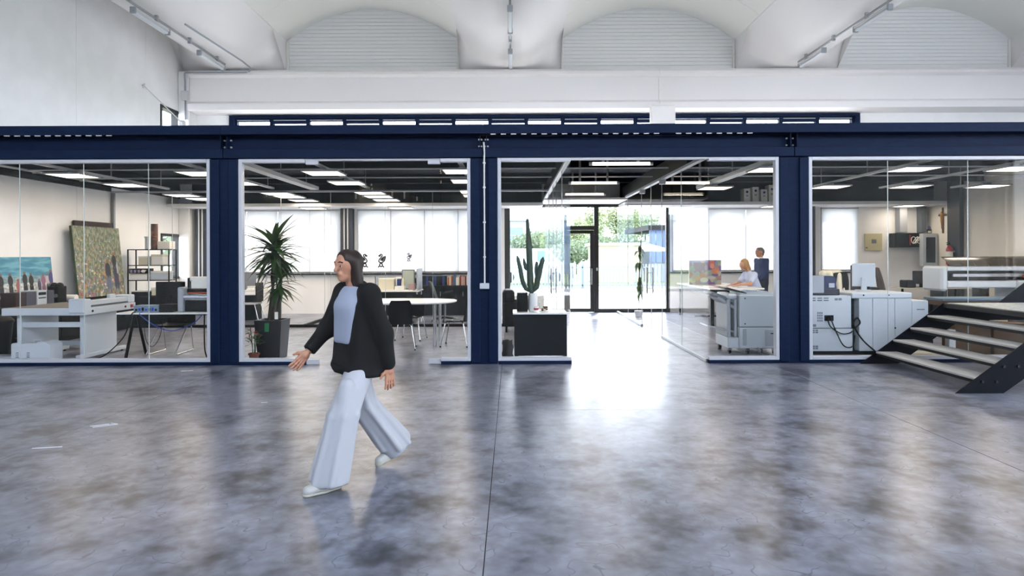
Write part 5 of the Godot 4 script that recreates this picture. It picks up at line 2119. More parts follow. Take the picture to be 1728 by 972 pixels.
func build_middle_room() -> void:
	dracaena(-3.70, 10.06)
	small_plant(-3.83, 9.66)
	# oval meeting table
	var t := thing("oval_table", "white oval meeting table on chrome legs behind the glass doors", "table")
	var m := MB.new()
	var ring := []
	var ring2 := []
	var ring3 := []
	for i in 48:
		var a := TAU * i / 48.0
		var sx := signf(cos(a)) * pow(absf(cos(a)), 0.8)
		var sz := signf(sin(a)) * pow(absf(sin(a)), 0.8)
		ring.append(P(-2.05 + 1.06 * sx, 0.77, 11.62 + 0.66 * sz))
		ring2.append(P(-2.05 + 1.06 * sx, 0.752, 11.62 + 0.66 * sz))
		ring3.append(P(-2.05 + 1.02 * sx, 0.742, 11.62 + 0.62 * sz))
	m.fan(ring, P(-2.05, 0.77, 11.62), Vector3.UP)
	m.grid([ring2, ring], true)
	m.grid([ring3, ring2], true)
	m.fan(ring3, P(-2.05, 0.742, 11.62), Vector3.DOWN)
	part(t, "tabletop", m, mats.table_white)
	for q in [[-1.33, 11.22], [-1.33, 12.0], [-2.75, 11.22], [-2.75, 12.0]]:
		var l := MB.new()
		l.tube([P(q[0], 0.0, q[1]), P(q[0], 0.742, q[1])], 0.03, 14)
		part(t, "leg", l, mats.chrome)
	shell_chair("black shell chair with its back to the glass doors", P(-1.88, 0, 11.02), 0.12)
	shell_chair("black shell chair on the far side of the oval table", P(-1.9, 0, 12.25), PI - 0.15)
	shell_chair("black shell chair seen from the side at the table's right end", P(-0.98, 0, 11.38), PI / 2 - 0.1)
	# rear desk with screens and papers
	var dk := thing("rear_desk", "white topped desk behind the oval table", "desk")
	m = MB.new()
	m.b(-3.35, -2.15, 0.735, 0.76, 15.0, 15.8, 0.004)
	part(dk, "desktop", m, mats.table_white)
	for x in [-3.3, -2.2]:
		for d in [15.05, 15.75]:
			var l := MB.new()
			l.tube([P(x, 0, d), P(x, 0.735, d)], 0.02, 8)
			part(dk, "leg", l, mats.chrome)
	m = MB.new()
	m.b(-3.28, -2.22, 0.4, 0.72, 15.76, 15.78)
	part(dk, "modesty_panel", m, mats.charcoal)
	m = MB.new()
	m.b(-2.2, -2.17, 0.761, 1.27, 15.0, 15.75, 0.004)
	solo("desk_divider", "grey desk divider standing at the end of the rear desk", "divider", m, mats.machine_grey)
	var fr := thing("framed_sheet", "framed pale certificate standing on the rear desk", "frame")
	m = MB.new()
	m.b(-2.64, -2.33, 0.761, 1.24, 15.6, 15.62, 0.004)
	part(fr, "frame", m, mats.machine_mid)
	m = MB.new()
	m.b(-2.615, -2.355, 0.79, 1.215, 15.597, 15.6)
	part(fr, "sheet", m, mat("sheet_green", Color(0.68, 0.72, 0.66), 0.5))
	m = MB.new()
	m.b(-2.72, -2.64, 0.761, 1.02, 15.4, 15.6, 0.003)
	solo("ring_binder", "navy ring binder standing on the rear desk", "binder", m, mats.blue)
	m = MB.new()
	m.b(-2.72, -2.50, 0.761, 0.86, 15.1, 15.3, 0.004)
	solo("paper_tray", "white desk tray in front of the navy binder", "tray", m, mats.paper)
	m = MB.new()
	m.lathe([[0.0, 0.0], [0.03, 0.0], [0.03, 0.13], [0.014, 0.16], [0.014, 0.19], [0.0, 0.19]], P(-2.55, 0.861, 15.2), 12)
	solo("bottle", "small cream bottle on the desk tray", "bottle", m, mats.cream_plastic)
	m = MB.new()
	m.b(-2.42, -2.28, 0.761, 0.92, 15.2, 15.4, 0.004)
	solo("paper_tray", "pink and white letter rack beside the framed certificate", "tray", m, mat("pinkish", Color(0.66, 0.55, 0.54), 0.7))
	m = MB.new()
	m.b(-3.15, -2.78, 0.761, 1.03, 15.3, 15.65, 0.01)
	solo("desk_printer", "small cream desk printer on the rear desk", "printer", m, mats.cream_plastic)
	for k in 4:
		m = MB.new()
		m.b(-3.1 + k * 0.2, -2.9 + k * 0.2, 0.761, 0.775 + 0.01 * (k % 3), 15.03 + 0.01 * k, 15.09 + 0.01 * k)
		solo("paper_stack", "loose sheets at the front of the rear desk, %s from the left" % ["first", "second", "third", "fourth"][k], "paper", m, mats.paper, "loose sheets on the rear desk")
	# low bookcase under the windows
	var bc := thing("low_bookcase", "long dark low bookcase under the far windows", "bookcase")
	m = MB.new()
	m.b(-3.6, -0.62, 0.0, 0.78, 17.1, 17.55, 0.004)
	part(bc, "body", m, mats.navy_cabinet)
	for k in 5:
		var dr := MB.new()
		dr.b(-3.58 + k * 0.59, -3.02 + k * 0.59, 0.05, 0.76, 17.085, 17.1, 0.003)
		var o := part(bc, "door", dr, mats.navy_cabinet)
		var h := MB.new()
		h.b(-3.07 + k * 0.59, -3.05 + k * 0.59, 0.5, 0.62, 17.07, 17.085)
		part(o, "handle", h, mats.machine_mid)
	var r := RandomNumberGenerator.new()
	r.seed = 9
	var x := -2.38
	var n := 0
	while x < -1.78:
		m = MB.new()
		m.b(x, x + 0.052, 0.781, 1.03, 17.2, 17.46, 0.003)
		var b := solo("ring_binder", "%s ring binder on the low bookcase, %s from the left" % [["navy", "charcoal", "blue", "black"][n % 4], ORD[n]], "binder", m, [mats.navy_cabinet, mats.charcoal, mats.blue, mats.black_plastic][n % 4], "dark ring binders on the bookcase")
		var lb := MB.new()
		lb.b(-0.018, 0.018, 0.05, 0.10, -0.134, -0.131)
		var l := part(b, "spine_label", lb, [mats.paper, mats.machine_grey, mat("teal", Color(0.2, 0.45, 0.42), 0.6)][n % 3])
		x += 0.054
		n += 1
	x = -1.7
	n = 0
	var bcols := [Color(0.74, 0.72, 0.66), Color(0.52, 0.20, 0.14), Color(0.80, 0.78, 0.74), Color(0.22, 0.30, 0.42), Color(0.60, 0.33, 0.16), Color(0.70, 0.66, 0.52), Color(0.35, 0.13, 0.12), Color(0.82, 0.81, 0.80)]
	while x < -0.72:
		var w := r.randf_range(0.018, 0.045)
		var h := r.randf_range(0.2, 0.30)
		var kk := r.randi() % bcols.size()
		m = MB.new()
		m.b(x, x + w, 0.781, 0.781 + h, 17.2, 17.2 + r.randf_range(0.16, 0.22), 0.002)
		solo("book", "%s upright book on the low bookcase, %s right of the binders" % [["cream", "red-brown", "white", "slate blue", "orange-brown", "buff", "dark red", "pale"][kk], ORD[n]], "book", m, mat("book_%d" % kk, bcols[kk], 0.7), "books on the low bookcase")
		x += w + 0.001
		n += 1
	m = MB.new()
	m.b(-2.68, -2.44, 0.781, 0.98, 17.2, 17.45, 0.03)
	solo("black_case", "black rounded case at the left end of the binder row", "case", m, mats.black_plastic)
	m = MB.new()
	m.b(-3.1, -2.72, 0.781, 1.0, 17.3, 17.5, 0.004)
	solo("storage_box", "pale carton on the low bookcase behind the rear desk", "box", m, mats.paper)
	swivel_chair("dark swivel chair between the rear desk and the bookcase", P(-1.6, 0, 15.5), -PI / 2, mats.charcoal, 0.45)
	# desk on the far left of this room
	var ld := thing("rear_desk", "pale desk under the far window left of the tall plant", "desk")
	m = MB.new()
	m.b(-7.1, -5.75, 0.73, 0.755, 15.6, 16.4, 0.004)
	part(ld, "desktop", m, mats.table_white)
	for xx in [-7.05, -5.8]:
		m = MB.new()
		m.b(xx - 0.02, xx + 0.02, 0, 0.73, 15.65, 16.35, 0.004)
		part(ld, "leg", m, mats.charcoal)
	m = MB.new()
	m.b(-7.0, -6.3, 0.0, 0.6, 16.0, 16.4, 0.005)
	solo("pedestal", "dark drawer pedestal under the pale rear desk", "pedestal", m, mats.navy_cabinet)
	monitor("grey all-in-one computer on the pale rear desk", -6.55, 0.756, 16.0, 0.5, 0.32, 0.12, 0.5, mats.machine_mid, true)
	var lamp := thing("desk_lamp", "small grey jointed desk lamp beside the all-in-one computer", "lamp")
	m = MB.new()
	m.lathe([[0.0, 0.0], [0.08, 0.0], [0.08, 0.015], [0.0, 0.02]], P(-6.15, 0.756, 16.1), 14)
	part(lamp, "base", m, mats.machine_mid)
	m = MB.new()
	m.tube([P(-6.15, 0.77, 16.1), P(-6.05, 1.05, 16.1), P(-6.2, 1.3, 16.1)], 0.01, 6)
	part(lamp, "arm", m, mats.machine_mid)
	m = MB.new()
	m.lathe([[0.02, 0.07], [0.03, 0.06], [0.07, 0.0], [0.0, 0.03]], P(-6.23, 1.24, 16.1), 12)
	part(lamp, "lamp_shade", m, mats.machine_mid)
	var ch := thing("visitor_chair", "pale seated visitor chair with chrome legs at the pale rear desk", "chair")
	m = MB.new()
	m.b(-6.45, -5.98, 0.44, 0.47, 15.15, 15.6, 0.01)
	part(ch, "seat", m, mats.machine_grey)
	m = MB.new()
	m.b(-5.98, -5.94, 0.5, 0.95, 15.17, 15.58, 0.012)
	part(ch, "backrest", m, mats.charcoal)
	for q in [[-6.42, 15.18, -0.08], [-6.42, 15.57, -0.08], [-6.0, 15.18, 0.1], [-6.0, 15.57, 0.1]]:
		m = MB.new()
		m.tube([P(q[0], 0.44, q[1]), P(q[0] + q[2], 0.0, q[1])], 0.012, 8)
		part(ch, "leg", m, mats.chrome)
	m = MB.new()
	m.tube([P(-5.98, 0.45, 15.37), P(-5.96, 0.55, 15.37)], 0.012, 6)
	part(ch, "back_support", m, mats.chrome)
	for k in 3:
		m = MB.new()
		m.b(-6.4 + k * 0.2, -6.25 + k * 0.2, 0.756, 0.79 + 0.05 * (k % 2), 15.7, 15.85, 0.003)
		solo("paper_stack", "white papers on the pale rear desk, %s from the left" % ["first", "second", "third"][k], "paper", m, mats.paper, "papers on the pale rear desk")


func build_lobby() -> void:
	# dark counter with the cactus
	var t := thing("lobby_counter", "dark navy low counter with a pale top beside the passage", "counter")
	var m := MB.new()
	m.b(0.03, 0.815, 0.07, 0.69, 9.72, 10.26, 0.003)
	part(t, "body", m, mats.navy_cabinet)
	m = MB.new()
	m.b(0.01, 0.82, 0.69, 0.715, 9.7, 10.28, 0.003)
	part(t, "top", m, mats.table_white)
	for x in [0.04, 0.77]:
		for d in [9.74, 10.2]:
			var l := MB.new()
			l.b(x, x + 0.04, 0.0, 0.07, d, d + 0.04)
			part(t, "foot", l, mats.black_plastic)
	cactus(0.27, 0.716, 10.06)
	m = MB.new()
	m.b(0.07, 0.24, 0.716, 1.0, 9.9, 10.15, 0.01)
	solo("black_box", "black upright device on the lobby counter left of the cactus", "device", m, mats.black_plastic)
	var cp := thing("small_pot", "small pink and white cup on the lobby counter", "cup")
	m = MB.new()
	m.lathe([[0.0, 0.0], [0.03, 0.0], [0.04, 0.09], [0.034, 0.09], [0.03, 0.02], [0.0, 0.02]], P(0.36, 0.716, 9.78), 16)
	part(cp, "cup", m, mats.paper)
	m = MB.new()
	m.lathe([[0.0345, 0.035], [0.0375, 0.065]], P(0.36, 0.716, 9.78), 16)
	part(cp, "pink_band", m, mat("pink", Color(0.62, 0.16, 0.30), 0.6))
	var bs := thing("sweet_box", "clear handled box of brown wrapped sweets on the lobby counter", "box")
	m = MB.new()
	m.b(0.41, 0.55, 0.717, 0.727, 9.8, 9.98)
	part(bs, "tray", m, mats.paper)
	m = MB.new()
	for s in [[0.41, 0.414], [0.546, 0.55]]:
		m.b(s[0], s[1], 0.727, 0.86, 9.8, 9.98)
	part(bs, "clear_side", m, mats.clear_glass)
	m = MB.new()
	m.tube([P(0.42, 0.86, 9.89), P(0.43, 0.9, 9.89), P(0.53, 0.9, 9.89), P(0.54, 0.86, 9.89)], 0.006, 6)
	part(bs, "handle", m, mats.paper)
	var r := RandomNumberGenerator.new()
	r.seed = 14
	for i in 16:
		m = MB.new()
		m.ball(P(r.randf_range(0.435, 0.525), r.randf_range(0.74, 0.79), r.randf_range(9.83, 9.95)), Vector3(0.02, 0.014, 0.016), 6, 4)
		part(bs, "sweet", m, [mats.wood_brown, mats.cream_plastic, mats.cardboard][i % 3])
	var bg := thing("floor_bag", "black crumpled bag on the floor left of the lobby counter", "bag")
	m = MB.new()
	var rows := []
	for i in 7:
		var row := []
		for j in 12:
			var a := TAU * j / 12.0
			var w := (0.085 + 0.012 * sin(i * 2.0 + j * 1.7)) * (1.0 - 0.12 * i / 6.0)
			row.append(P(-0.07 + cos(a) * w, i / 6.0 * 0.30 + 0.012 * sin(j * 2.3) * (i / 6.0), 9.75 + sin(a) * w * 1.1))
		rows.append(row)
	m.grid(rows, true)
	m.fan(rows[-1], P(-0.07, 0.28, 9.75), Vector3.UP)
	part(bg, "bag_body", m, mats.black_matte)
	# armchair and white counter further back
	var ac := thing("armchair", "black lounge armchair behind the lobby counter", "armchair")
	m = MB.new()
	m.b(-0.05, 0.45, 0.12, 0.44, 13.3, 13.95, 0.04)
	part(ac, "seat", m, mats.black_plastic)
	m = MB.new()
	m.b(-0.2, 0.05, 0.12, 0.86, 13.25, 14.0, 0.05)
	part(ac, "backrest", m, mats.black_plastic)
	for d in [13.2, 13.97]:
		m = MB.new()
		m.b(-0.18, 0.42, 0.12, 0.62, d, d + 0.1, 0.03)
		part(ac, "armrest", m, mats.black_plastic)
	for q in [[-0.12, 13.3], [-0.12, 13.95], [0.38, 13.3], [0.38, 13.95]]:
		m = MB.new()
		m.tube([P(q[0], 0, q[1]), P(q[0], 0.13, q[1])], 0.018, 8)
		part(ac, "leg", m, mats.black_plastic)
	var wc := MB.new()
	wc.b(-0.1, 0.75, 0.0, 0.62, 15.3, 15.8, 0.01)
	solo("white_counter", "white low counter behind the black armchair", "counter", wc, mats.table_white)
	# hanging vine pot in front of the entrance glazing
	var v := thing("trailing_plant", "trailing leafy plant by the glass at the passage end", "plant")
	m = MB.new()
	m.tube([P(3.18, 0.0, 16.4), P(3.2, 1.0, 16.4), P(3.24, 1.9, 16.4)], 0.012, 6)
	part(v, "cane", m, mats.bark)
	m = MB.new()
	m.lathe([[0.0, 0.0], [0.09, 0.0], [0.11, 0.16], [0.0, 0.16]], P(3.18, 0, 16.4), 16)
	part(v, "pot", m, mats.machine_grey)
	var lf := leaf_mesh(0.4, 0.5)
	for i in 26:
		leaf_at(v, lf, mats.leaf_mid if i % 2 else mats.leaf_dark, P(3.2 + r.randf_range(-0.03, 0.03), [1.75, 1.62, 0.95, 0.85, 1.4, 0.7][i % 6] + r.randf_range(-0.08, 0.08), 16.4), r.randf() * TAU, r.randf_range(-1.2, -0.2), r.randf_range(0.16, 0.26))


# ------------------------------------------------------------------ right of the passage
func copier() -> void:
	var t := thing("office_copier", "large white copier on castors with sloping trays beside the passage", "copier")
	var m := MB.new()
	m.b(3.58, 4.22, 0.43, 0.93, 10.25, 10.95, 0.012)
	part(t, "upper_body", m, mats.machine_white)
	m = MB.new()
	m.b(3.58, 4.22, 0.09, 0.42, 10.25, 10.95, 0.012)
	part(t, "lower_body", m, mats.machine_white)
	m = MB.new()
	m.b(3.6, 4.2, 0.42, 0.43, 10.27, 10.93)
	part(t, "seam", m, mats.machine_mid)
	m = MB.new()
	m.b(3.98, 4.18, 0.13, 0.38, 10.244, 10.25)
	part(t, "service_panel", m, mats.machine_grey)
	m = MB.new()
	m.b(4.06, 4.14, 0.32, 0.335, 10.238, 10.244)
	part(t, "recess_grip", m, mats.black_plastic)
	m = MB.new()
	m.b(3.62, 3.68, 0.14, 0.40, 10.235, 10.25, 0.006)
	part(t, "corner_handle", m, mats.machine_grey)
	for q in [[3.66, 0.48], [3.66, 0.88], [4.2, 0.48]]:
		var b := MB.new()
		b.tube([P(q[0], q[1], 10.25), P(q[0], q[1], 10.243)], 0.011, 8)
		part(t, "screw", b, mats.black_plastic)
	m = MB.new()
	m.prism([Vector2(3.62, 0.93), Vector2(4.0, 0.93), Vector2(4.2, 0.93), Vector2(4.05, 0.985), Vector2(3.7, 1.01), Vector2(3.62, 1.0)], -10.35, -10.85)
	part(t, "document_lid", m, mats.machine_white)
	for i in 5:
		var s := MB.new()
		s.b(3.72 + i * 0.035, 3.742 + i * 0.035, 0.99, 1.0, 10.345, 10.35)
		part(t, "lid_vent", s, mats.machine_mid)
	m = MB.new()
	m.prism([Vector2(3.36, 1.03), Vector2(3.72, 0.945), Vector2(3.72, 0.965), Vector2(3.42, 1.05)], -10.35, -10.75)
	part(t, "control_panel", m, mat("panel_slate", Color(0.20, 0.24, 0.27), 0.35))
	# finishing unit with open front and sloping trays
	m = MB.new()
	m.b(3.4, 3.56, 0.86, 0.95, 10.3, 10.9, 0.03)
	part(t, "finisher_head", m, mats.machine_white)
	for q in [[3.40, 3.46], [3.52, 3.56]]:
		var p := MB.new()
		p.b(q[0], q[1], 0.26, 0.86, 10.32, 10.88, 0.01)
		part(t, "finisher_post", p, mats.machine_grey)
	m = MB.new()
	m.b(3.40, 3.58, 0.09, 0.26, 10.3, 10.9, 0.012)
	part(t, "finisher_base", m, mats.machine_white)
	for q in [[0.93, 0.80, 0.24], [0.86, 0.70, 0.15]]:
		var tr := MB.new()
		tr.prism([Vector2(3.40 - q[2], q[0] + 0.02), Vector2(3.56, q[1] - 0.02), Vector2(3.56, q[1] + 0.03), Vector2(3.40 - q[2] + 0.04, q[0] + 0.05)], -10.36, -10.84)
		part(t, "output_tray", tr, mats.machine_mid if q[0] > 0.9 else mats.machine_grey)
	m = MB.new()
	m.prism([Vector2(3.1, 0.43), Vector2(3.56, 0.32), Vector2(3.56, 0.35), Vector2(3.3, 0.39), Vector2(3.11, 0.45)], -10.36, -10.8)
	part(t, "lower_tray", m, mats.machine_grey)
	for q in [[3.45, 10.36], [3.72, 10.32], [4.14, 10.32], [3.45, 10.85], [4.14, 10.85]]:
		var c := MB.new()
		c.tube([P(q[0] - 0.02, 0.035, q[1]), P(q[0] + 0.02, 0.035, q[1])], 0.035, 12)
		var o := part(t, "castor", c, mats.black_plastic)
		var f := MB.new()
		f.b(q[0] - 0.028, q[0] + 0.028, 0.05, 0.095, q[1] - 0.025, q[1] + 0.025)
		part(o, "fork", f, mats.machine_mid)
	cable("grey lead with a plug hanging at the copier base", [P(3.86, 0.11, 10.24), P(3.85, 0.05, 10.2), P(3.9, 0.012, 10.16), P(4.0, 0.01, 10.14)], 0.008, mats.machine_mid, "power_cable", "loose cables")


func build_people_room() -> void:
	copier()
	# tall drawing table
	var t := thing("drawing_table", "long dark framed work table in front of the two people", "table")
	var m := MB.new()
	m.b(4.3, 5.5, 0.80, 0.835, 14.2, 17.0, 0.004)
	part(t, "tabletop", m, mats.table_white)
	m = MB.new()
	m.b(4.34, 5.46, 0.68, 0.8, 14.25, 14.28)
	m.b(4.34, 4.37, 0.68, 0.8, 14.28, 16.95)
	m.b(5.43, 5.46, 0.68, 0.8, 14.28, 16.95)
	part(t, "apron", m, mats.black_plastic)
	for q in [[4.34, 14.25], [5.4, 14.25], [4.34, 16.9], [5.4, 16.9]]:
		var l := MB.new()
		l.b(q[0], q[0] + 0.08, 0, 0.8, q[1], q[1] + 0.08, 0.004)
		part(t, "leg", l, mats.black_plastic)
	m = MB.new()
	m.b(4.36, 5.46, 0.08, 0.12, 15.55, 15.6)
	part(t, "stretcher", m, mats.black_plastic)
	var pc := thing("canvas_picture", "colourful still-life picture propped on the work table", "picture")
	m = MB.new()
	m.b(4.32, 5.1, 0.836, 1.43, 15.9, 15.93, 0.003)
	part(pc, "stretcher", m, mats.paper)
	m = MB.new()
	m.quad(P(4.32, 0.836, 15.898), P(5.1, 0.836, 15.898), P(5.1, 1.43, 15.898), P(4.32, 1.43, 15.898))
	part(pc, "printed_face", m, still_print())
	for k in 3:
		m = MB.new()
		m.b(4.4 + k * 0.17, 4.55 + k * 0.17, 0.836, 0.85 + 0.006 * k, 14.7 + k * 0.1, 15.0 + k * 0.1)
		solo("print_proof", "print proof lying on the work table, %s from the left" % ["first", "second", "third"][k], "paper", m, [mats.paper, mat("pinkish", Color(0.66, 0.55, 0.54), 0.7), mats.paper][k], "print proofs on the work table")
	m = MB.new()
	m.b(4.55, 4.75, 0.836, 0.852, 14.4, 14.43)
	solo("red_ruler", "short red ruler at the front of the work table", "ruler", m, mats.red)
	swivel_chair("grey swivel chair behind the work table beside the woman", P(5.9, 0, 16.55), PI / 2, mats.grey_felt, 0.55)
	# white boxes on the rear ceiling, standing in for reflections in the glass
	var xs := [5.98, 6.2, 6.42, 6.62, 6.86]
	for k in 5:
		var t2 := thing("reflection_box", "white box in place of a glass reflection on the rear ceiling, %s from the left" % ["first", "second", "third, the lowest,", "fourth, the tallest,", "fifth"][k], "box", "white boxes in place of glass reflections")
		m = MB.new()
		var h: float = [0.34, 0.38, 0.32, 0.43, 0.42][k]
		m.b(xs[k], xs[k] + 0.16, 2.921, 2.921 + h, 16.78, 17.05, 0.003)
		part(t2, "case", m, mats.paper)
		m = MB.new()
		m.tube([P(xs[k] + 0.08, 2.921 + h * 0.75, 16.781), P(xs[k] + 0.08, 2.921 + h * 0.75, 16.777)], 0.032, 14)
		part(t2, "round_mark", m, mats.blue)
		m = MB.new()
		m.b(xs[k] + 0.05, xs[k] + 0.11, 2.921 + h * 0.4, 2.921 + h * 0.52, 16.777, 16.78)
		part(t2, "label", m, mats.machine_grey)
	# narrow shelf beside the column
	var sh := thing("narrow_shelf", "narrow dark shelf with white files tucked behind the column", "shelf")
	for x in [4.02, 4.24]:
		m = MB.new()
		m.b(x, x + 0.02, 0, 2.6, 9.66, 9.9)
		part(sh, "side", m, mats.black_plastic)
	for y in [1.2, 1.62, 2.05, 2.45]:
		m = MB.new()
		m.b(4.04, 4.24, y, y + 0.02, 9.66, 9.9)
		part(sh, "shelf_board", m, mats.black_plastic)
	for k in 3:
		m = MB.new()
		m.b(4.045, 4.1, [1.221, 1.641, 2.071][k], [1.55, 1.97, 2.4][k], 9.67, 9.88, 0.003)
		solo("file_box", "white file box on the narrow shelf, %s from below" % ["first", "second", "third"][k], "file", m, mats.paper, "white file boxes on the narrow shelf")


func vents(t: Node3D, x: float, y: float, nx: int, ny: int, d: float, w := 0.05, h := 0.03, gx := 0.065, gy := 0.05) -> void:
	for i in nx:
		for j in ny:
			var m := MB.new()
			m.b(x + i * gx, x + i * gx + w, y + j * gy, y + j * gy + h, d - 0.003, d)
			part(t, "vent", m, mats.machine_mid)


func build_press_room() -> void:
	# digital press in two bodies
	var t := thing("digital_press", "long white two-body digital press behind the glass", "press")
	var m := MB.new()
	m.b(4.44, 5.28, 0.42, 0.92, 10.15, 10.9, 0.006)
	part(t, "left_upper_body", m, mats.machine_white)
	m = MB.new()
	m.b(4.44, 5.30, 0.06, 0.41, 10.15, 10.9, 0.006)
	part(t, "left_lower_body", m, mats.machine_white)
	m = MB.new()
	m.b(4.46, 6.4, 0.0, 0.06, 10.2, 10.85)
	part(t, "plinth", m, mats.black_plastic)
	m = MB.new()
	m.b(5.28, 5.40, 0.06, 0.88, 10.3, 10.85)
	part(t, "recess", m, mat("dark_teal", Color(0.10, 0.14, 0.15), 0.6))
	for q in [[5.40, 5.61], [5.615, 5.955], [5.96, 6.22]]:
		m = MB.new()
		m.b(q[0], q[1], 0.06, 0.88, 10.15, 10.9, 0.004)
		part(t, "right_panel", m, mats.machine_white)
	m = MB.new()
	m.b(5.28, 6.22, 0.88, 0.965, 10.13, 10.95, 0.012)
	part(t, "right_top", m, mats.machine_white)
	m = MB.new()
	m.b(6.22, 6.48, 0.06, 0.84, 10.15, 10.9, 0.008)
	part(t, "end_cabinet", m, mats.machine_white)
	m = MB.new()
	m.b(6.3, 6.42, 0.70, 0.71, 10.145, 10.15)
	part(t, "end_slot", m, mats.black_plastic)
	for q in [[5.46, 0.93], [5.85, 0.93], [5.95, 0.42]]:
		m = MB.new()
		m.tube([P(q[0], q[1], 10.13), P(q[0], q[1], 10.122)], 0.012, 8)
		part(t, "latch", m, mats.black_plastic)
	vents(t, 4.55, 0.84, 4, 2, 10.15, 0.075, 0.02, 0.1, 0.035)
	vents(t, 5.02, 0.85, 2, 1, 10.15, 0.05, 0.035, 0.06)
	vents(t, 4.62, 0.44, 2, 1, 10.15, 0.05, 0.04, 0.06)
	vents(t, 4.62, 0.34, 3, 2, 10.15, 0.04, 0.025, 0.05, 0.032)
	vents(t, 4.62, 0.09, 3, 2, 10.15, 0.04, 0.025, 0.05, 0.032)
	vents(t, 4.75, 0.52, 3, 4, 10.15, 0.02, 0.03, 0.03, 0.04)
	m = MB.new()
	m.b(4.86, 5.0, 0.53, 0.62, 10.143, 10.15)
	part(t, "cable_inlet", m, mats.black_plastic)
	cable("black cable looping from the press inlet", [P(4.9, 0.6, 10.13), P(4.93, 0.45, 10.1), P(5.1, 0.34, 10.1), P(5.25, 0.35, 10.12), P(5.33, 0.4, 10.2)], 0.009, mats.black_plastic, "power_cable", "loose cables")
	cable("second black cable drooping low from the press inlet", [P(4.94, 0.6, 10.13), P(5.0, 0.4, 10.09), P(5.12, 0.16, 10.08), P(5.27, 0.14, 10.1), P(5.36, 0.3, 10.2)], 0.009, mats.black_plastic, "power_cable", "loose cables")
	cable("coiled black cable hung in the gap of the press", [P(5.34, 0.62, 10.24), P(5.28, 0.5, 10.2), P(5.34, 0.42, 10.18), P(5.4, 0.5, 10.12), P(5.36, 0.58, 10.14), P(5.3, 0.47, 10.12), P(5.42, 0.25, 10.1), P(5.62, 0.05, 10.06)], 0.012, mats.black_plastic, "power_cable", "loose cables")
	# on the press
	var bd := thing("blue_machine", "blue desktop machine with a clear cover on the press", "machine")
	m = MB.new()
	m.b(4.46, 5.18, 0.921, 1.02, 10.3, 10.75, 0.01)
	part(bd, "base", m, mat("deep_blue", Color(0.02, 0.06, 0.16), 0.4))
	m = MB.new()
	m.prism([Vector2(4.46, 1.02), Vector2(5.16, 1.02), Vector2(5.13, 1.21), Vector2(5.08, 1.225), Vector2(4.46, 1.225)], -10.36, -10.72)
	part(bd, "hood", m, mat("hood_blue", Color(0.02, 0.12, 0.30), 0.35))
	m = MB.new()
	m.b(5.03, 5.12, 1.04, 1.11, 10.35, 10.36)
	part(bd, "display_block", m, mats.machine_white)
	m = MB.new()
	m.b(4.72, 4.92, 0.96, 1.23, 10.28, 10.3, 0.004)
	part(bd, "leaflet_holder", m, mats.machine_grey)
	monitor("silver backed computer monitor standing on the press", 5.78, 0.966, 10.72, 0.34, 0.38, 0.1, -0.35, mats.machine_white, true)
	# black tower and box, jacket chair behind
	m = MB.new()
	m.b(6.95, 7.14, 0.72, 1.34, 13.0, 13.4, 0.01)
	solo("computer_tower", "black computer tower behind the press", "computer", m, mats.black_plastic)
	var tb := thing("side_table", "dark side table under the black computer tower", "table")
	m = MB.new()
	m.b(6.9, 7.35, 0.69, 0.719, 12.95, 13.5, 0.004)
	part(tb, "tabletop", m, mats.black_plastic)
	for q in [[6.93, 12.98], [7.3, 12.98], [6.93, 13.45], [7.3, 13.45]]:
		m = MB.new()
		m.b(q[0], q[0] + 0.03, 0, 0.69, q[1], q[1] + 0.03)
		part(tb, "leg", m, mats.black_plastic)
	m = MB.new()
	m.b(7.16, 7.34, 0.72, 0.9, 13.02, 13.3, 0.006)
	solo("black_box", "small black box beside the black computer tower", "box", m, mats.black_plastic)
	swivel_chair("black swivel chair with a cream jacket over its back", P(6.05, 0, 12.55), 0.3, mats.black_plastic, 0.72)
	var jk := thing("cream_jacket", "cream jacket hung over the back of a black chair", "jacket")
	m = MB.new()
	m.skin([[P(5.82, 1.22, 12.2), P(6.16, 1.22, 12.3), 0.05, 0.05], [P(5.80, 1.2, 12.2), P(5.78, 0.85, 12.15), 0.05, 0.04], [P(6.18, 1.2, 12.3), P(6.22, 0.85, 12.25), 0.05, 0.04], [P(5.92, 1.18, 12.15), P(5.95, 0.8, 12.12), 0.06, 0.06], [P(6.1, 1.18, 12.2), P(6.1, 0.8, 12.16), 0.06, 0.06]], 0.05, 0.018)
	part(jk, "cloth", m, mats.cream_plastic)
	swivel_chair("tall grey and black swivel chair facing the far desk", P(8.25, 0, 14.0), -2.2, mat("chair_taupe", Color(0.24, 0.22, 0.23), 0.8), 0.76)
	# far desk with monitors
	var dk := thing("far_desk", "dark trestle desk with monitors by the cream wall", "desk")
	m = MB.new()
	m.b(9.45, 11.0, 0.72, 0.745, 15.6, 16.3, 0.004)
	part(dk, "desktop", m, mats.cream_plastic)
	for x in [9.55, 10.85]:
		for s in [-1.0, 1.0]:
			m = MB.new()
			m.tube([P(x, 0.72, 15.95), P(x + s * 0.2, 0, 15.95 + s * 0.25)], 0.028, 4)
			part(dk, "leg", m, mats.black_plastic)
	monitor("black monitor in the middle of the far desk", 10.0, 0.746, 15.9, 0.46, 0.32, 0.12, 0.0, mats.black_plastic)
	monitor("black monitor at the right end of the far desk", 10.68, 0.746, 15.85, 0.36, 0.3, 0.08, -0.4, mats.black_plastic)
	for k in 2:
		m = MB.new()
		m.b([9.5, 10.26][k], [9.74, 10.45][k], 0.746, [0.93, 0.9][k], 15.7, 16.0, 0.02)
		solo("desk_printer", ["black desk printer at the left end of the far desk", "black desk printer between the two far monitors"][k], "printer", m, mats.black_plastic)
	m = MB.new()
	m.b(9.55, 10.4, 0.0, 0.25, 15.2, 15.5, 0.004)
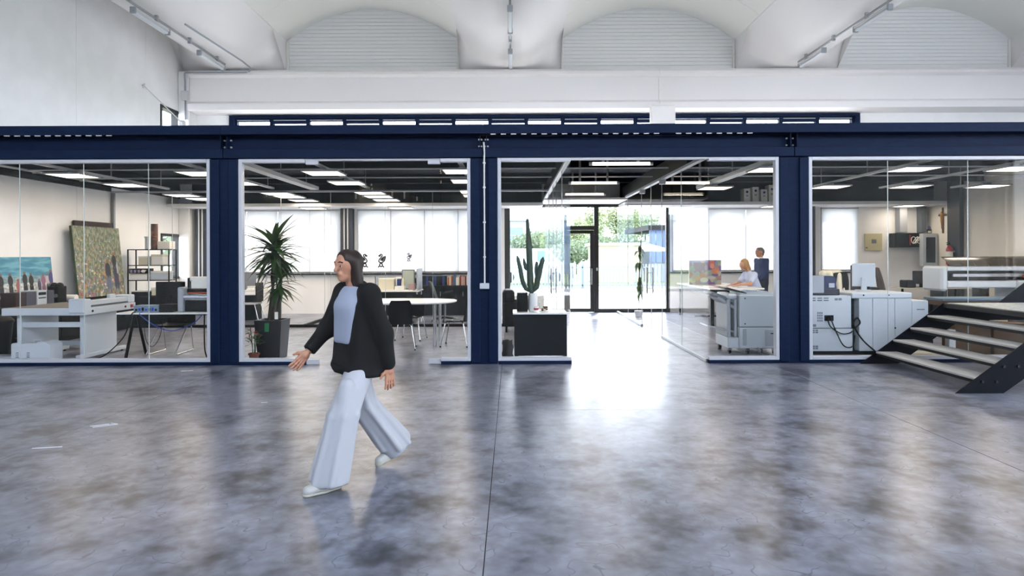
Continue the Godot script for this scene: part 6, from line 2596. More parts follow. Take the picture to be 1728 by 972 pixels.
	solo("carton", "open brown carton on the floor in front of the far desk", "carton", m, mats.cardboard)
	# on the far wall
	var pt := thing("wall_picture", "cream square picture with a small dark centre on the far wall", "picture")
	m = MB.new()
	m.b(9.58, 10.05, 1.66, 2.12, 17.69, 17.72, 0.004)
	part(pt, "panel", m, mat("pale_yellow", Color(0.74, 0.71, 0.56), 0.7))
	m = MB.new()
	m.b(9.76, 9.89, 1.85, 1.96, 17.685, 17.69)
	part(pt, "centre_image", m, mats.machine_mid)
	m = MB.new()
	m.b(9.6, 9.65, 1.72, 1.745, 17.686, 17.69)
	part(pt, "dark_mark", m, mats.black_plastic)
	var rk := thing("network_rack", "black wall rack full of white cables", "rack")
	m = MB.new()
	m.b(10.25, 11.12, 1.74, 2.12, 17.42, 17.72, 0.006)
	part(rk, "case", m, mats.black_plastic)
	m = MB.new()
	m.b(10.62, 11.06, 1.78, 2.08, 17.412, 17.42)
	part(rk, "window", m, mats.charcoal)
	for x in [10.62, 11.03]:
		m = MB.new()
		m.b(x, x + 0.025, 1.79, 2.07, 17.404, 17.412)
		part(rk, "red_rail", m, mats.red)
	for k in 6:
		var pts := []
		for i in 17:
			var a := TAU * i / 16.0
			pts.append(P(10.72 + 0.055 * k + 0.06 * cos(a), 1.93 + 0.09 * sin(a + k), 17.4 - 0.006 * sin(a * 2.0)))
		m = MB.new()
		m.tube(pts, 0.009, 6)
		part(rk, "patch_cable", m, mats.paper)
	var wc := thing("wall_cabinet", "white wall cabinet with a glass door and dark shelves", "cabinet")
	m = MB.new()
	m.b(10.88, 11.27, 1.24, 2.1, 17.25, 17.41, 0.005)
	part(wc, "case", m, mats.machine_white)
	m = MB.new()
	m.b(10.96, 11.2, 1.33, 2.0, 17.243, 17.25)
	part(wc, "door_opening", m, mats.charcoal)
	for k in 4:
		m = MB.new()
		m.b(10.97, 11.19, 1.4 + k * 0.15, 1.45 + k * 0.15, 17.225, 17.243)
		part(wc, "device", m, mats.black_plastic)
	for k in 2:
		m = MB.new()
		m.b([10.42, 11.0][k], [10.62, 11.14][k], 2.14, 2.83, 17.5, 17.72, 0.005)
		solo("duct", ["grey cable duct above the network rack", "grey cable duct above the white wall cabinet"][k], "duct", m, mats.machine_grey if k == 0 else mat("duct_slate", Color(0.34, 0.37, 0.40), 0.5), "grey ducts on the far wall")
	var ic := thing("small_icon", "small framed figure picture on top of the white wall cabinet", "picture")
	m = MB.new()
	m.b(11.02, 11.14, 2.101, 2.22, 17.3, 17.32, 0.003)
	part(ic, "board", m, mats.black_plastic)
	m = MB.new()
	m.ball(P(11.08, 2.25, 17.31), Vector3(0.05, 0.05, 0.015), 12, 8)
	part(ic, "round_top", m, mat("violet", Color(0.24, 0.2, 0.4), 0.6))
	m = MB.new()
	m.b(11.04, 11.12, 2.12, 2.17, 17.296, 17.3)
	part(ic, "image", m, mats.cream_plastic)
	# crucifix on the side wall
	var cr := thing("crucifix", "wooden crucifix with a brass figure on the cream wall", "crucifix")
	m = MB.new()
	m.b(11.27, 11.295, 2.1, 2.77, 17.04, 17.09, 0.004)
	m.b(11.268, 11.294, 2.55, 2.6, 16.9, 17.23, 0.004)
	part(cr, "cross", m, mats.wood_brown)
	m = MB.new()
	m.skin([[P(11.25, 2.63, 17.065), P(11.25, 2.64, 17.065), 0.025, 0.025], [P(11.25, 2.58, 17.065), P(11.25, 2.42, 17.065), 0.035, 0.025], [P(11.25, 2.42, 17.065), P(11.25, 2.22, 17.06), 0.025, 0.014], [P(11.255, 2.58, 17.065), P(11.26, 2.62, 16.93), 0.014, 0.01], [P(11.255, 2.58, 17.065), P(11.26, 2.62, 17.2), 0.014, 0.01]], 0.02, 0.009)
	part(cr, "figure", m, mats.brass)
	# extinguisher on the black column
	var fe := thing("fire_extinguisher", "red fire extinguisher with a white label on the black column", "extinguisher")
	var o := P(11.03, 1.28, 16.44)
	m = MB.new()
	m.lathe([[0.0, 0.0], [0.07, 0.0], [0.075, 0.02], [0.075, 0.40], [0.05, 0.46], [0.025, 0.48], [0.025, 0.5], [0.0, 0.5]], o, 18)
	part(fe, "cylinder", m, mats.red)
	m = MB.new()
	m.lathe([[0.0765, 0.13], [0.0765, 0.34]], o, 18)
	part(fe, "label_band", m, mats.paper)
	m = MB.new()
	m.b(o.x - 0.06, o.x + 0.02, o.y + 0.5, o.y + 0.53, -o.z - 0.015, -o.z + 0.015)
	m.b(o.x - 0.08, o.x + 0.01, o.y + 0.55, o.y + 0.565, -o.z - 0.012, -o.z + 0.012)
	m.b(o.x - 0.012, o.x + 0.012, o.y + 0.49, o.y + 0.55, -o.z - 0.012, -o.z + 0.012)
	part(fe, "valve", m, mats.black_plastic)
	m = MB.new()
	m.tube([o + Vector3(0.02, 0.51, 0), o + Vector3(0.09, 0.46, 0.02), o + Vector3(0.1, 0.2, 0.02)], 0.011, 6)
	part(fe, "hose", m, mats.black_plastic)
	m = MB.new()
	m.b(11.1, 11.14, 1.6, 1.64, 16.38, 16.5)
	part(fe, "bracket", m, mats.machine_mid)
	wide_printer("wide-format printer with a smoked lid left of the landing", 8.1, 12.3, 1.85)
	wide_printer("second wide-format printer at the right edge of the view", 9.45, 13.05, 1.4)
	var wt := thing("light_table", "low glass-topped table with a blue frame in front of the printers", "table")
	m = MB.new()
	m.b(7.0, 8.5, 0.80, 0.84, 10.6, 11.1, 0.004)
	part(wt, "frame", m, mat("steel_blue", Color(0.25, 0.36, 0.44), 0.4))
	m = MB.new()
	m.b(7.04, 8.46, 0.72, 0.8, 10.63, 11.07)
	part(wt, "apron", m, mats.wood_brown)
	for q in [[7.05, 10.65], [8.4, 10.65], [7.05, 11.0], [8.4, 11.0]]:
		m = MB.new()
		m.b(q[0], q[0] + 0.05, 0, 0.72, q[1], q[1] + 0.05)
		part(wt, "leg", m, mats.black_plastic)
	for k in 3:
		m = MB.new()
		m.b([6.62, 7.2, 7.8][k], [7.16, 7.75, 7.95][k], 0.0, [0.56, 0.52, 0.5][k], 9.75, 10.05, 0.006)
		solo("board_stack", "brown board stack behind the stairs, %s from the left" % ["first", "second", "third"][k], "board", m, mats.cardboard, "brown boards behind the stairs")
	m = MB.new()
	m.b(6.5, 6.6, 0.0, 0.44, 9.7, 9.8, 0.004)
	solo("steel_stand", "slim metal stand between the press and the brown boards", "stand", m, mats.galvanised)
	m = MB.new()
	m.b(5.9, 6.35, 0.0, 0.1, 9.68, 9.9, 0.01)
	solo("cream_case", "cream flat case on the floor in front of the press", "case", m, mats.cream_plastic)


func wide_printer(label: String, x: float, d: float, w: float) -> void:
	var t := thing("wide_printer", label, "printer", "wide-format printers")
	var m := MB.new()
	m.b(x, x + 0.14, 0.86, 1.33, d, d + 0.6, 0.04)
	part(t, "end_cap", m, mats.machine_white)
	m = MB.new()
	m.b(x + 0.14, x + w, 1.24, 1.32, d + 0.05, d + 0.6, 0.015)
	part(t, "top_cover", m, mats.machine_white)
	m = MB.new()
	m.b(x + 0.14, x + w, 1.05, 1.24, d + 0.2, d + 0.58)
	part(t, "carriage_bay", m, mats.black_plastic)
	m = MB.new()
	m.b(x + 0.3, x + w - 0.1, 1.12, 1.19, d + 0.12, d + 0.2, 0.01)
	part(t, "carriage_beam", m, mats.alu_grey)
	m = MB.new()
	m.b(x + 0.1, x + w, 0.92, 1.05, d - 0.02, d + 0.58, 0.02)
	part(t, "front_cover", m, mats.machine_white)
	m = MB.new()
	m.b(x + w - 0.45, x + w + 0.25, 0.62, 1.06, d - 0.06, d + 0.56, 0.025)
	part(t, "ink_cabinet", m, mats.machine_white)
	m = MB.new()
	m.tube([P(x + w - 0.3, 0.92, d - 0.06), P(x + w - 0.3, 0.92, d - 0.066)], 0.09, 20)
	part(t, "round_plate", m, mats.machine_grey)
	m = MB.new()
	m.b(x + w - 0.2, x + w + 0.0, 1.2, 1.34, d, d + 0.5, 0.05)
	part(t, "end_cap", m, mats.machine_white)
	m = MB.new()
	m.tube([P(x + w - 0.24, 1.14, d + 0.08), P(x + w - 0.16, 1.12, d + 0.06)], 0.03, 8)
	part(t, "orange_lever", m, mats.orange)
	# smoked curved lid in ribbed sections
	var smoke := mat("smoked_lid", Color(0.27, 0.25, 0.22), 0.2)
	var n := 6
	for k in n:
		m = MB.new()
		var x0 := x + 0.2 + k * (w - 0.35) / n
		var x1 := x + 0.2 + (k + 1) * (w - 0.35) / n - 0.015
		var a := []
		var b := []
		for i in 7:
			var s := i / 6.0
			var y := 1.34 + 0.17 * sin(s * PI * 0.5)
			var dd := d + 0.05 + 0.3 * s
			a.append(P(x0, y, dd))
			b.append(P(x1, y, dd))
		m.grid([a, b])
		var a2 := []
		var b2 := []
		for i in 7:
			a2.append(a[i] + Vector3(0, -0.012, -0.004))
			b2.append(b[i] + Vector3(0, -0.012, -0.004))
		m.grid([b2, a2])
		part(t, "lid_section", m, smoke)
	for q in [x + 0.1, x + w - 0.2]:
		m = MB.new()
		m.b(q, q + 0.08, 0.05, 0.92, d + 0.1, d + 0.5, 0.01)
		part(t, "stand_leg", m, mats.black_plastic)
		m = MB.new()
		m.b(q, q + 0.08, 0.0, 0.05, d - 0.1, d + 0.7, 0.01)
		part(t, "stand_foot", m, mats.black_plastic)


func build_stairs() -> void:
	var t := thing("steel_stairs", "open navy steel stairs with pale treads up to a landing", "stairs")
	for d in [7.33, 9.33]:
		var m := MB.new()
		m.prism([Vector2(4.98, 0.0), Vector2(5.52, 0.0), Vector2(6.42, 0.62), Vector2(8.2, 0.62), Vector2(8.2, 0.80), Vector2(6.17, 0.865)], -d, -d - 0.012)
		part(t, "stringer", m, mats.stair_navy)
	for k in 4:
		var x0 := 5.2 + k * 0.245
		var y := 0.176 + k * 0.172
		var m := MB.new()
		m.b(x0, x0 + 0.30, y - 0.025, y, 7.345, 9.325, 0.003)
		var o := part(t, "tread", m, mats.tread_grey)
		m = MB.new()
		m.b(x0 + 0.004, x0 + 0.02, y - 0.06, y - 0.026, 7.35, 9.32)
		m.b(x0 + 0.27, x0 + 0.285, y - 0.06, y - 0.026, 7.35, 9.32)
		part(o, "tread_channel", m, mats.dark_steel)
		for q in [x0 + 0.08, x0 + 0.24]:
			m = MB.new()
			m.tube([P(q, y - 0.045, 7.33), P(q, y - 0.045, 7.315)], 0.016, 6)
			part(t, "bolt", m, mats.dark_steel)
	var m := MB.new()
	m.b(6.165, 8.2, 0.80, 0.86, 7.345, 9.325)
	part(t, "landing_frame", m, mats.dark_steel)
	for x in [7.6, 8.15]:
		for d in [7.4, 9.25]:
			m = MB.new()
			m.b(x, x + 0.05, 0, 0.8, d, d + 0.05)
			part(t, "landing_post", m, mats.dark_steel)
	m = MB.new()
	m.prism([Vector2(6.96, 0.866), Vector2(7.5, 0.866), Vector2(9.3, 2.2), Vector2(9.3, 2.5), Vector2(9.1, 2.5)], -9.33, -9.342)
	part(t, "upper_stringer", m, mats.stair_navy)
	m = MB.new()
	m.b(6.2, 8.15, 0.861, 0.87, 7.40, 9.28)
	var g := thing("printed_sheet", "pastel map-like printed sheet lying on the stair landing", "printed sheet")
	part(g, "edge", m, mat("sheet_edge", Color(0.62, 0.66, 0.60), 0.6))
	m = MB.new()
	m.quad_out(P(6.2, 0.8705, 7.40), P(8.15, 0.8705, 7.40), P(8.15, 0.8705, 9.28), P(6.2, 0.8705, 9.28), Vector3.UP)
	part(g, "printed_face", m, map_print())


# ------------------------------------------------------------------ outdoors, seen through the entrance
func foliage(n: int, sd: int, rad: Vector3, size: float) -> ArrayMesh:
	var r := RandomNumberGenerator.new()
	r.seed = sd
	var m := MB.new()
	for i in n:
		var v := Vector3(r.randfn(), r.randfn(), r.randfn()).normalized() * pow(r.randf(), 0.4)
		var c := v * rad
		var a := Vector3(r.randfn(), r.randfn(), r.randfn()).normalized()
		var b := a.cross(Vector3(r.randfn(), r.randfn(), r.randfn())).normalized()
		var s := size * r.randf_range(0.6, 1.3)
		m.quad(c - a * s, c - b * s * 0.5, c + a * s, c + b * s * 0.5)
	return m.mesh()


func build_outside() -> void:
	var g := MB.new()
	g.b(-60, 80, -0.35, -0.05, 18.05, 33)
	solo("ground_paving", "pale paved forecourt outside the entrance", "paving", g, mat("paving_pale", Color(0.66, 0.655, 0.645), 0.8), "", "structure")
	g = MB.new()
	g.b(-90, 120, -0.4, -0.06, 33, 140)
	solo("ground_grass", "grass beyond the forecourt fence", "grass", g, mat("grass", Color(0.40, 0.45, 0.28), 0.9), "", "structure")
	g = MB.new()
	g.b(-90, 120, -0.4, -0.06, -60, -3.5)
	solo("ground_rear", "paving round the back of the hall", "paving", g, mats.paving_pale, "", "structure")
	g = MB.new()
	g.b(-60, -9.2, -0.4, -0.06, -3.5, 18.05)
	solo("ground_side", "paving along the left side of the hall", "paving", g, mats.paving_pale, "", "structure")
	g = MB.new()
	g.b(16.65, 60, -0.4, -0.06, -3.5, 18.05)
	solo("ground_side", "paving along the right side of the hall", "paving", g, mats.paving_pale, "", "structure")
	# palisade fence
	var f := thing("palisade_fence", "pale grey palisade fence across the forecourt", "fence")
	var bar := MB.new()
	bar.box(Vector3(-0.035, 0.0, -0.012), Vector3(0.035, 1.12, 0.012), 0.004)
	var bm := bar.mesh()
	var fm := mat("fence_grey", Color(0.42, 0.46, 0.51), 0.6)
	for i in 62:
		piece(f, "bar", bm, fm, Transform3D(Basis.IDENTITY, P(-1.0 + i * 0.145, 0.02, 29.0)))
	for y in [0.18, 0.98]:
		var m := MB.new()
		m.b(-1.1, 8.1, y, y + 0.05, 29.02, 29.05)
		part(f, "rail", m, fm)
	for x in [-1.05, 2.6, 3.1, 8.05]:
		var m := MB.new()
		m.b(x, x + 0.1, -0.05, 1.2, 29.02, 29.12)
		part(f, "post", m, fm)
	g = MB.new()
	g.b(-3, 10, -0.05, 0.06, 28.7, 29.3, 0.01)
	solo("kerb", "low concrete kerb under the palisade fence", "kerb", g, mats.paving_pale, "", "structure")
	# what stands beyond
	var hut := thing("yellow_hut", "pale yellow walled shed behind the fence", "shed")
	var m := MB.new()
	m.b(4.8, 7.5, -0.05, 2.1, 38, 41)
	part(hut, "wall", m, mat("yellow_wall", Color(0.62, 0.60, 0.50), 0.8))
	m = MB.new()
	m.b(4.6, 7.7, 2.1, 2.25, 37.8, 41.2)
	part(hut, "roof", m, mats.machine_grey)
	m = MB.new()
	m.b(6.9, 7.1, 1.1, 1.3, 37.95, 38.0)
	part(hut, "lamp_box", m, mats.paper)
	var gz := thing("market_tent", "white canopy tent behind the fence", "tent")
	m = MB.new()
	var c := Vector3(7.6, 2.15, -36.0)
	var cs := [P(6.4, 1.75, 35), P(8.8, 1.75, 35), P(8.8, 1.75, 37), P(6.4, 1.75, 37)]
	for i in 4:
		m.tri_out(cs[i], cs[(i + 1) % 4], c, (cs[i] + cs[(i + 1) % 4]) * 0.5 - c + Vector3(0, 1, 0))
	part(gz, "canopy", m, mats.paper)
	for q in cs:
		m = MB.new()
		m.tube([q + Vector3(0, -1.8, 0), q], 0.03, 6)
		part(gz, "pole", m, mats.alu_grey)
	var bb := thing("blue_container", "blue corrugated building right of the entrance view", "building")
	m = MB.new()
	m.b(8.1, 16.0, -0.05, 2.35, 38.5, 46)
	part(bb, "lower_wall", m, mats.machine_mid)
	for i in 20:
		m = MB.new()
		m.b(8.1 + i * 0.395, 8.1 + i * 0.395 + 0.36, 1.1, 3.0, 38.4, 38.5)
		part(bb, "blue_panel", m, mat("container_blue", Color(0.22, 0.30, 0.46), 0.5))
	m = MB.new()
	m.b(8.0, 16.1, 3.0, 3.3, 38.2, 46.2)
	part(bb, "roof_band", m, mats.charcoal)
	var gy := thing("grey_building", "blue-grey flat-roofed building at the left of the entrance view", "building")
	m = MB.new()
	m.b(-9.0, 1.3, -0.05, 4.6, 58, 66)
	part(gy, "wall", m, mat("bluegrey_wall", Color(0.52, 0.57, 0.64), 0.7))
	m = MB.new()
	m.b(-9.2, 1.5, 4.6, 5.1, 57.8, 66.2)
	part(gy, "parapet", m, mats.machine_white)
	for i in 6:
		m = MB.new()
		m.b(-8.6 + i * 1.65, -7.3 + i * 1.65, 2.6, 4.0, 57.9, 58.0)
		var o := part(gy, "window", m, mat("far_glass", Color(0.36, 0.45, 0.55), 0.2))
		m = MB.new()
		m.b(-8.6 + i * 1.65, -7.3 + i * 1.65, 3.28, 3.32, 57.87, 57.9)
		part(o, "glazing_bar", m, mats.alu_white)
	# a parked van
	var vn := thing("parked_van", "white parked van behind the fence on the left", "van")
	m = MB.new()
	m.prism([Vector2(-1.0, 0.35), Vector2(3.2, 0.35), Vector2(3.2, 1.0), Vector2(2.6, 1.2), Vector2(2.0, 1.9), Vector2(-0.9, 1.95), Vector2(-1.0, 1.8)], -36, -37.7)
	part(vn, "body", m, mats.machine_white)
	m = MB.new()
	m.prism([Vector2(1.4, 1.2), Vector2(2.45, 1.2), Vector2(1.95, 1.8), Vector2(1.4, 1.8)], -35.98, -36.0)
	part(vn, "window", m, mats.far_glass)
	for x in [-0.2, 2.4]:
		m = MB.new()
		m.tube([P(x, 0.33, 35.95), P(x, 0.33, 36.2)], 0.33, 16)
		part(vn, "wheel", m, mats.black_plastic)
	# trees and shrubs
	var kinds := [foliage(1500, 41, Vector3(1, 1, 1), 0.10), foliage(1500, 42, Vector3(0.8, 1.2, 0.8), 0.10), foliage(1300, 43, Vector3(1.3, 0.7, 1), 0.11)]
	var greens := [mat("tree_a", Color(0.38, 0.43, 0.30), 0.7), mat("tree_b", Color(0.45, 0.48, 0.34), 0.7), mat("tree_c", Color(0.33, 0.38, 0.30), 0.7)]  # greens paled, putting the outdoor haze into the leaf colour
	for q in greens:
		q.backlight_enabled = true
		q.backlight = Color(0.3, 0.34, 0.24)
	var spots := [
		[3.4, 52, 3.4, 1.2, 0, "round green tree left of the door mullion"], [5.4, 54, 4.0, 1.5, 1, "yellowish tree right of the door mullion"], [7.4, 58, 5.4, 1.4, 1, "tall pale tree in the middle of the entrance view"],
		[9.6, 60, 5.8, 1.3, 1, "tall slim tree right of the tent"], [11.2, 62, 5.6, 1.5, 0, "round tree above the blue building"], [1.8, 56, 3.6, 1.6, 2, "broad shrubby tree behind the cactus"],
		[6.2, 48, 3.0, 1.3, 2, "broad bush over the yellow shed"], [8.6, 50, 3.2, 1.4, 2, "broad bush behind the white tent"], [4.2, 46, 2.6, 1.2, 2, "low broad bush behind the entrance door"], [13.5, 66, 6.0, 1.6, 0, "far round tree at the right of the view"],
		[2.9, 61, 3.6, 1.3, 0, "round tree right of the grey building"], [12.4, 52, 3.0, 1.2, 0, "bush beside the blue building"],
	]
	for q in spots:
		var t := thing("tree", q[5], "tree", "trees beyond the fence")
		m = MB.new()
		m.tube([P(q[0], -0.06, q[1]), P(q[0], q[2] - q[3] * 0.6, q[1])], [0.12, 0.07], 7)
		part(t, "trunk", m, mats.bark)
		var o := piece(t, "foliage", kinds[q[4]], greens[q[4]], Transform3D(Basis.IDENTITY.scaled(Vector3.ONE * q[3]), P(q[0], q[2] - q[3] * 0.7, q[1])))
		o.set_meta("kind", "stuff")
	# tree outside the small left window
	var t2 := thing("tree", "leafy tree close outside the small left window", "tree", "trees beyond the fence")
	m = MB.new()
	m.tube([P(-12.6, -0.06, 20.0), P(-12.6, 2.4, 20.0)], [0.12, 0.08], 8)
	part(t2, "trunk", m, mats.bark)
	var o2 := piece(t2, "foliage", kinds[0], greens[2], Transform3D(Basis.IDENTITY.scaled(Vector3(2.2, 2.8, 2.2)), P(-12.6, 2.9, 20.0)))
	o2.set_meta("kind", "stuff")
	# hill with the distance haze put into its pale colour
	m = MB.new()
	var rows := []
	for i in 6:
		var row := []
		for j in 31:
			var x := -110.0 + j * 8.0
			var s := i / 5.0
			row.append(P(x, -0.2 + s * (6.0 + 3.5 * sin(x * 0.045) + 1.6 * sin(x * 0.13)), 125 + s * 14))
		rows.append(row)
	m.grid(rows)
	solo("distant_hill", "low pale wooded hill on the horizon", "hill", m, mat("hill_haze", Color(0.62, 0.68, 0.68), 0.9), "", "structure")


# ------------------------------------------------------------------ people
# palm, four fingers and a thumb; f points along the fingers, s towards the thumb, c the way the fingers curl
func hand(mb: MB, w: Vector3, f: Vector3, s: Vector3, c: Vector3, curl: float, cell := 0.004) -> void:
	var bones := []
	bones.append([w, w + f * 0.03, 0.023, 0.026])
	for k in 4:
		var off := (1.5 - k) * 0.019
		var root := w + f * 0.085 + s * off
		bones.append([w + f * 0.02 + s * off * 0.7, root, 0.014, 0.0105])
	mb.skin(bones + fingers(w, f, s, c, curl), 0.008, cell)


func fingers(w: Vector3, f: Vector3, s: Vector3, c: Vector3, curl: float) -> Array:
	var bones := []
	var lens := [0.066, 0.074, 0.068, 0.054]
	for k in 4:
		var p := w + f * 0.085 + s * (1.5 - k) * 0.0195
		var dir := (f + s * (1.5 - k) * 0.06).normalized()
		var r := 0.0092 - 0.0004 * k
		for j in 3:
			var l: float = lens[k] * [0.45, 0.32, 0.25][j]
			var q := p + dir * l
			bones.append([p, q, r, r * 0.92])
			p = q
			r *= 0.92
			dir = (dir + c * curl * (0.6 + 0.2 * j)).normalized()
	var t0 := w + f * 0.025 + s * 0.022
	var t1 := t0 + (f * 0.6 + s * 0.75 + c * 0.2).normalized() * 0.036
	var t2 := t1 + (f * 0.85 + s * 0.4 + c * 0.3).normalized() * 0.03
	bones.append([t0, t1, 0.012, 0.0105])
	bones.append([t1, t2, 0.0105, 0.008])
	return bones


# skull, jaw, nose, ears and neck; f is where the face looks, r the head's right
func head(mb: MB, c: Vector3, f: Vector3, r: Vector3, neck: Vector3, cell := 0.006) -> void:
	var u := r.cross(f).normalized()
	if u.y < 0:
		u = -u
	mb.skin([
		[c - f * 0.018 + u * 0.022, c + f * 0.018 + u * 0.026, 0.080, 0.074],
		[c + f * 0.025 - u * 0.02, c + f * 0.035 - u * 0.062, 0.058, 0.040],
		[c + f * 0.055 - u * 0.085, c + f * 0.06 - u * 0.088, 0.022, 0.02],
		[c + f * 0.088 + u * 0.01, c + f * 0.108 - u * 0.026, 0.008, 0.012],
		[c + f * 0.078 + u * 0.022 + r * 0.03, c + f * 0.078 + u * 0.022 - r * 0.03, 0.014, 0.014],
		[c + f * 0.079 - u * 0.052 + r * 0.014, c + f * 0.079 - u * 0.052 - r * 0.014, 0.010, 0.010],
		[c + r * 0.078 - f * 0.004, c + r * 0.082 - f * 0.01 - u * 0.03, 0.013, 0.009],
		[c - r * 0.078 - f * 0.004, c - r * 0.082 - f * 0.01 - u * 0.03, 0.013, 0.009],
		[c - f * 0.02 - u * 0.06, neck, 0.05, 0.055],
	], 0.024, cell)


func face_bits(t: Node, c: Vector3, f: Vector3, r: Vector3, lip: Color) -> void:
	var u := r.cross(f).normalized()
	if u.y < 0:
		u = -u
	for s in [-1.0, 1.0]:
		var e := MB.new()
		e.ball(c + f * 0.0775 + r * 0.031 * s + u * 0.004, Vector3.ONE * 0.0115, 10, 8)
		var o := part(t, "eye", e, mat("eye_white", Color(0.85, 0.84, 0.82), 0.2))
		var p := MB.new()
		p.ball(c + f * 0.0835 + r * 0.0315 * s + u * 0.003, Vector3.ONE * 0.0075, 8, 6)
		part(o, "iris", p, mat("iris_dark", Color(0.06, 0.04, 0.03), 0.2))
		var b := MB.new()
		b.tube([c + f * 0.094 + r * 0.016 * s + u * 0.026, c + f * 0.0915 + r * 0.034 * s + u * 0.031, c + f * 0.08 + r * 0.052 * s + u * 0.025], 0.005, 6)
		part(t, "eyebrow", b, mat("brow", Color(0.10, 0.06, 0.04), 0.8))
	var m := MB.new()
	m.tube([c + f * 0.079 - u * 0.052 + r * 0.022, c + f * 0.0905 - u * 0.051, c + f * 0.079 - u * 0.052 - r * 0.022], [0.003, 0.0055, 0.003], 8)
	part(t, "lips", m, mat("lips", lip, 0.5))


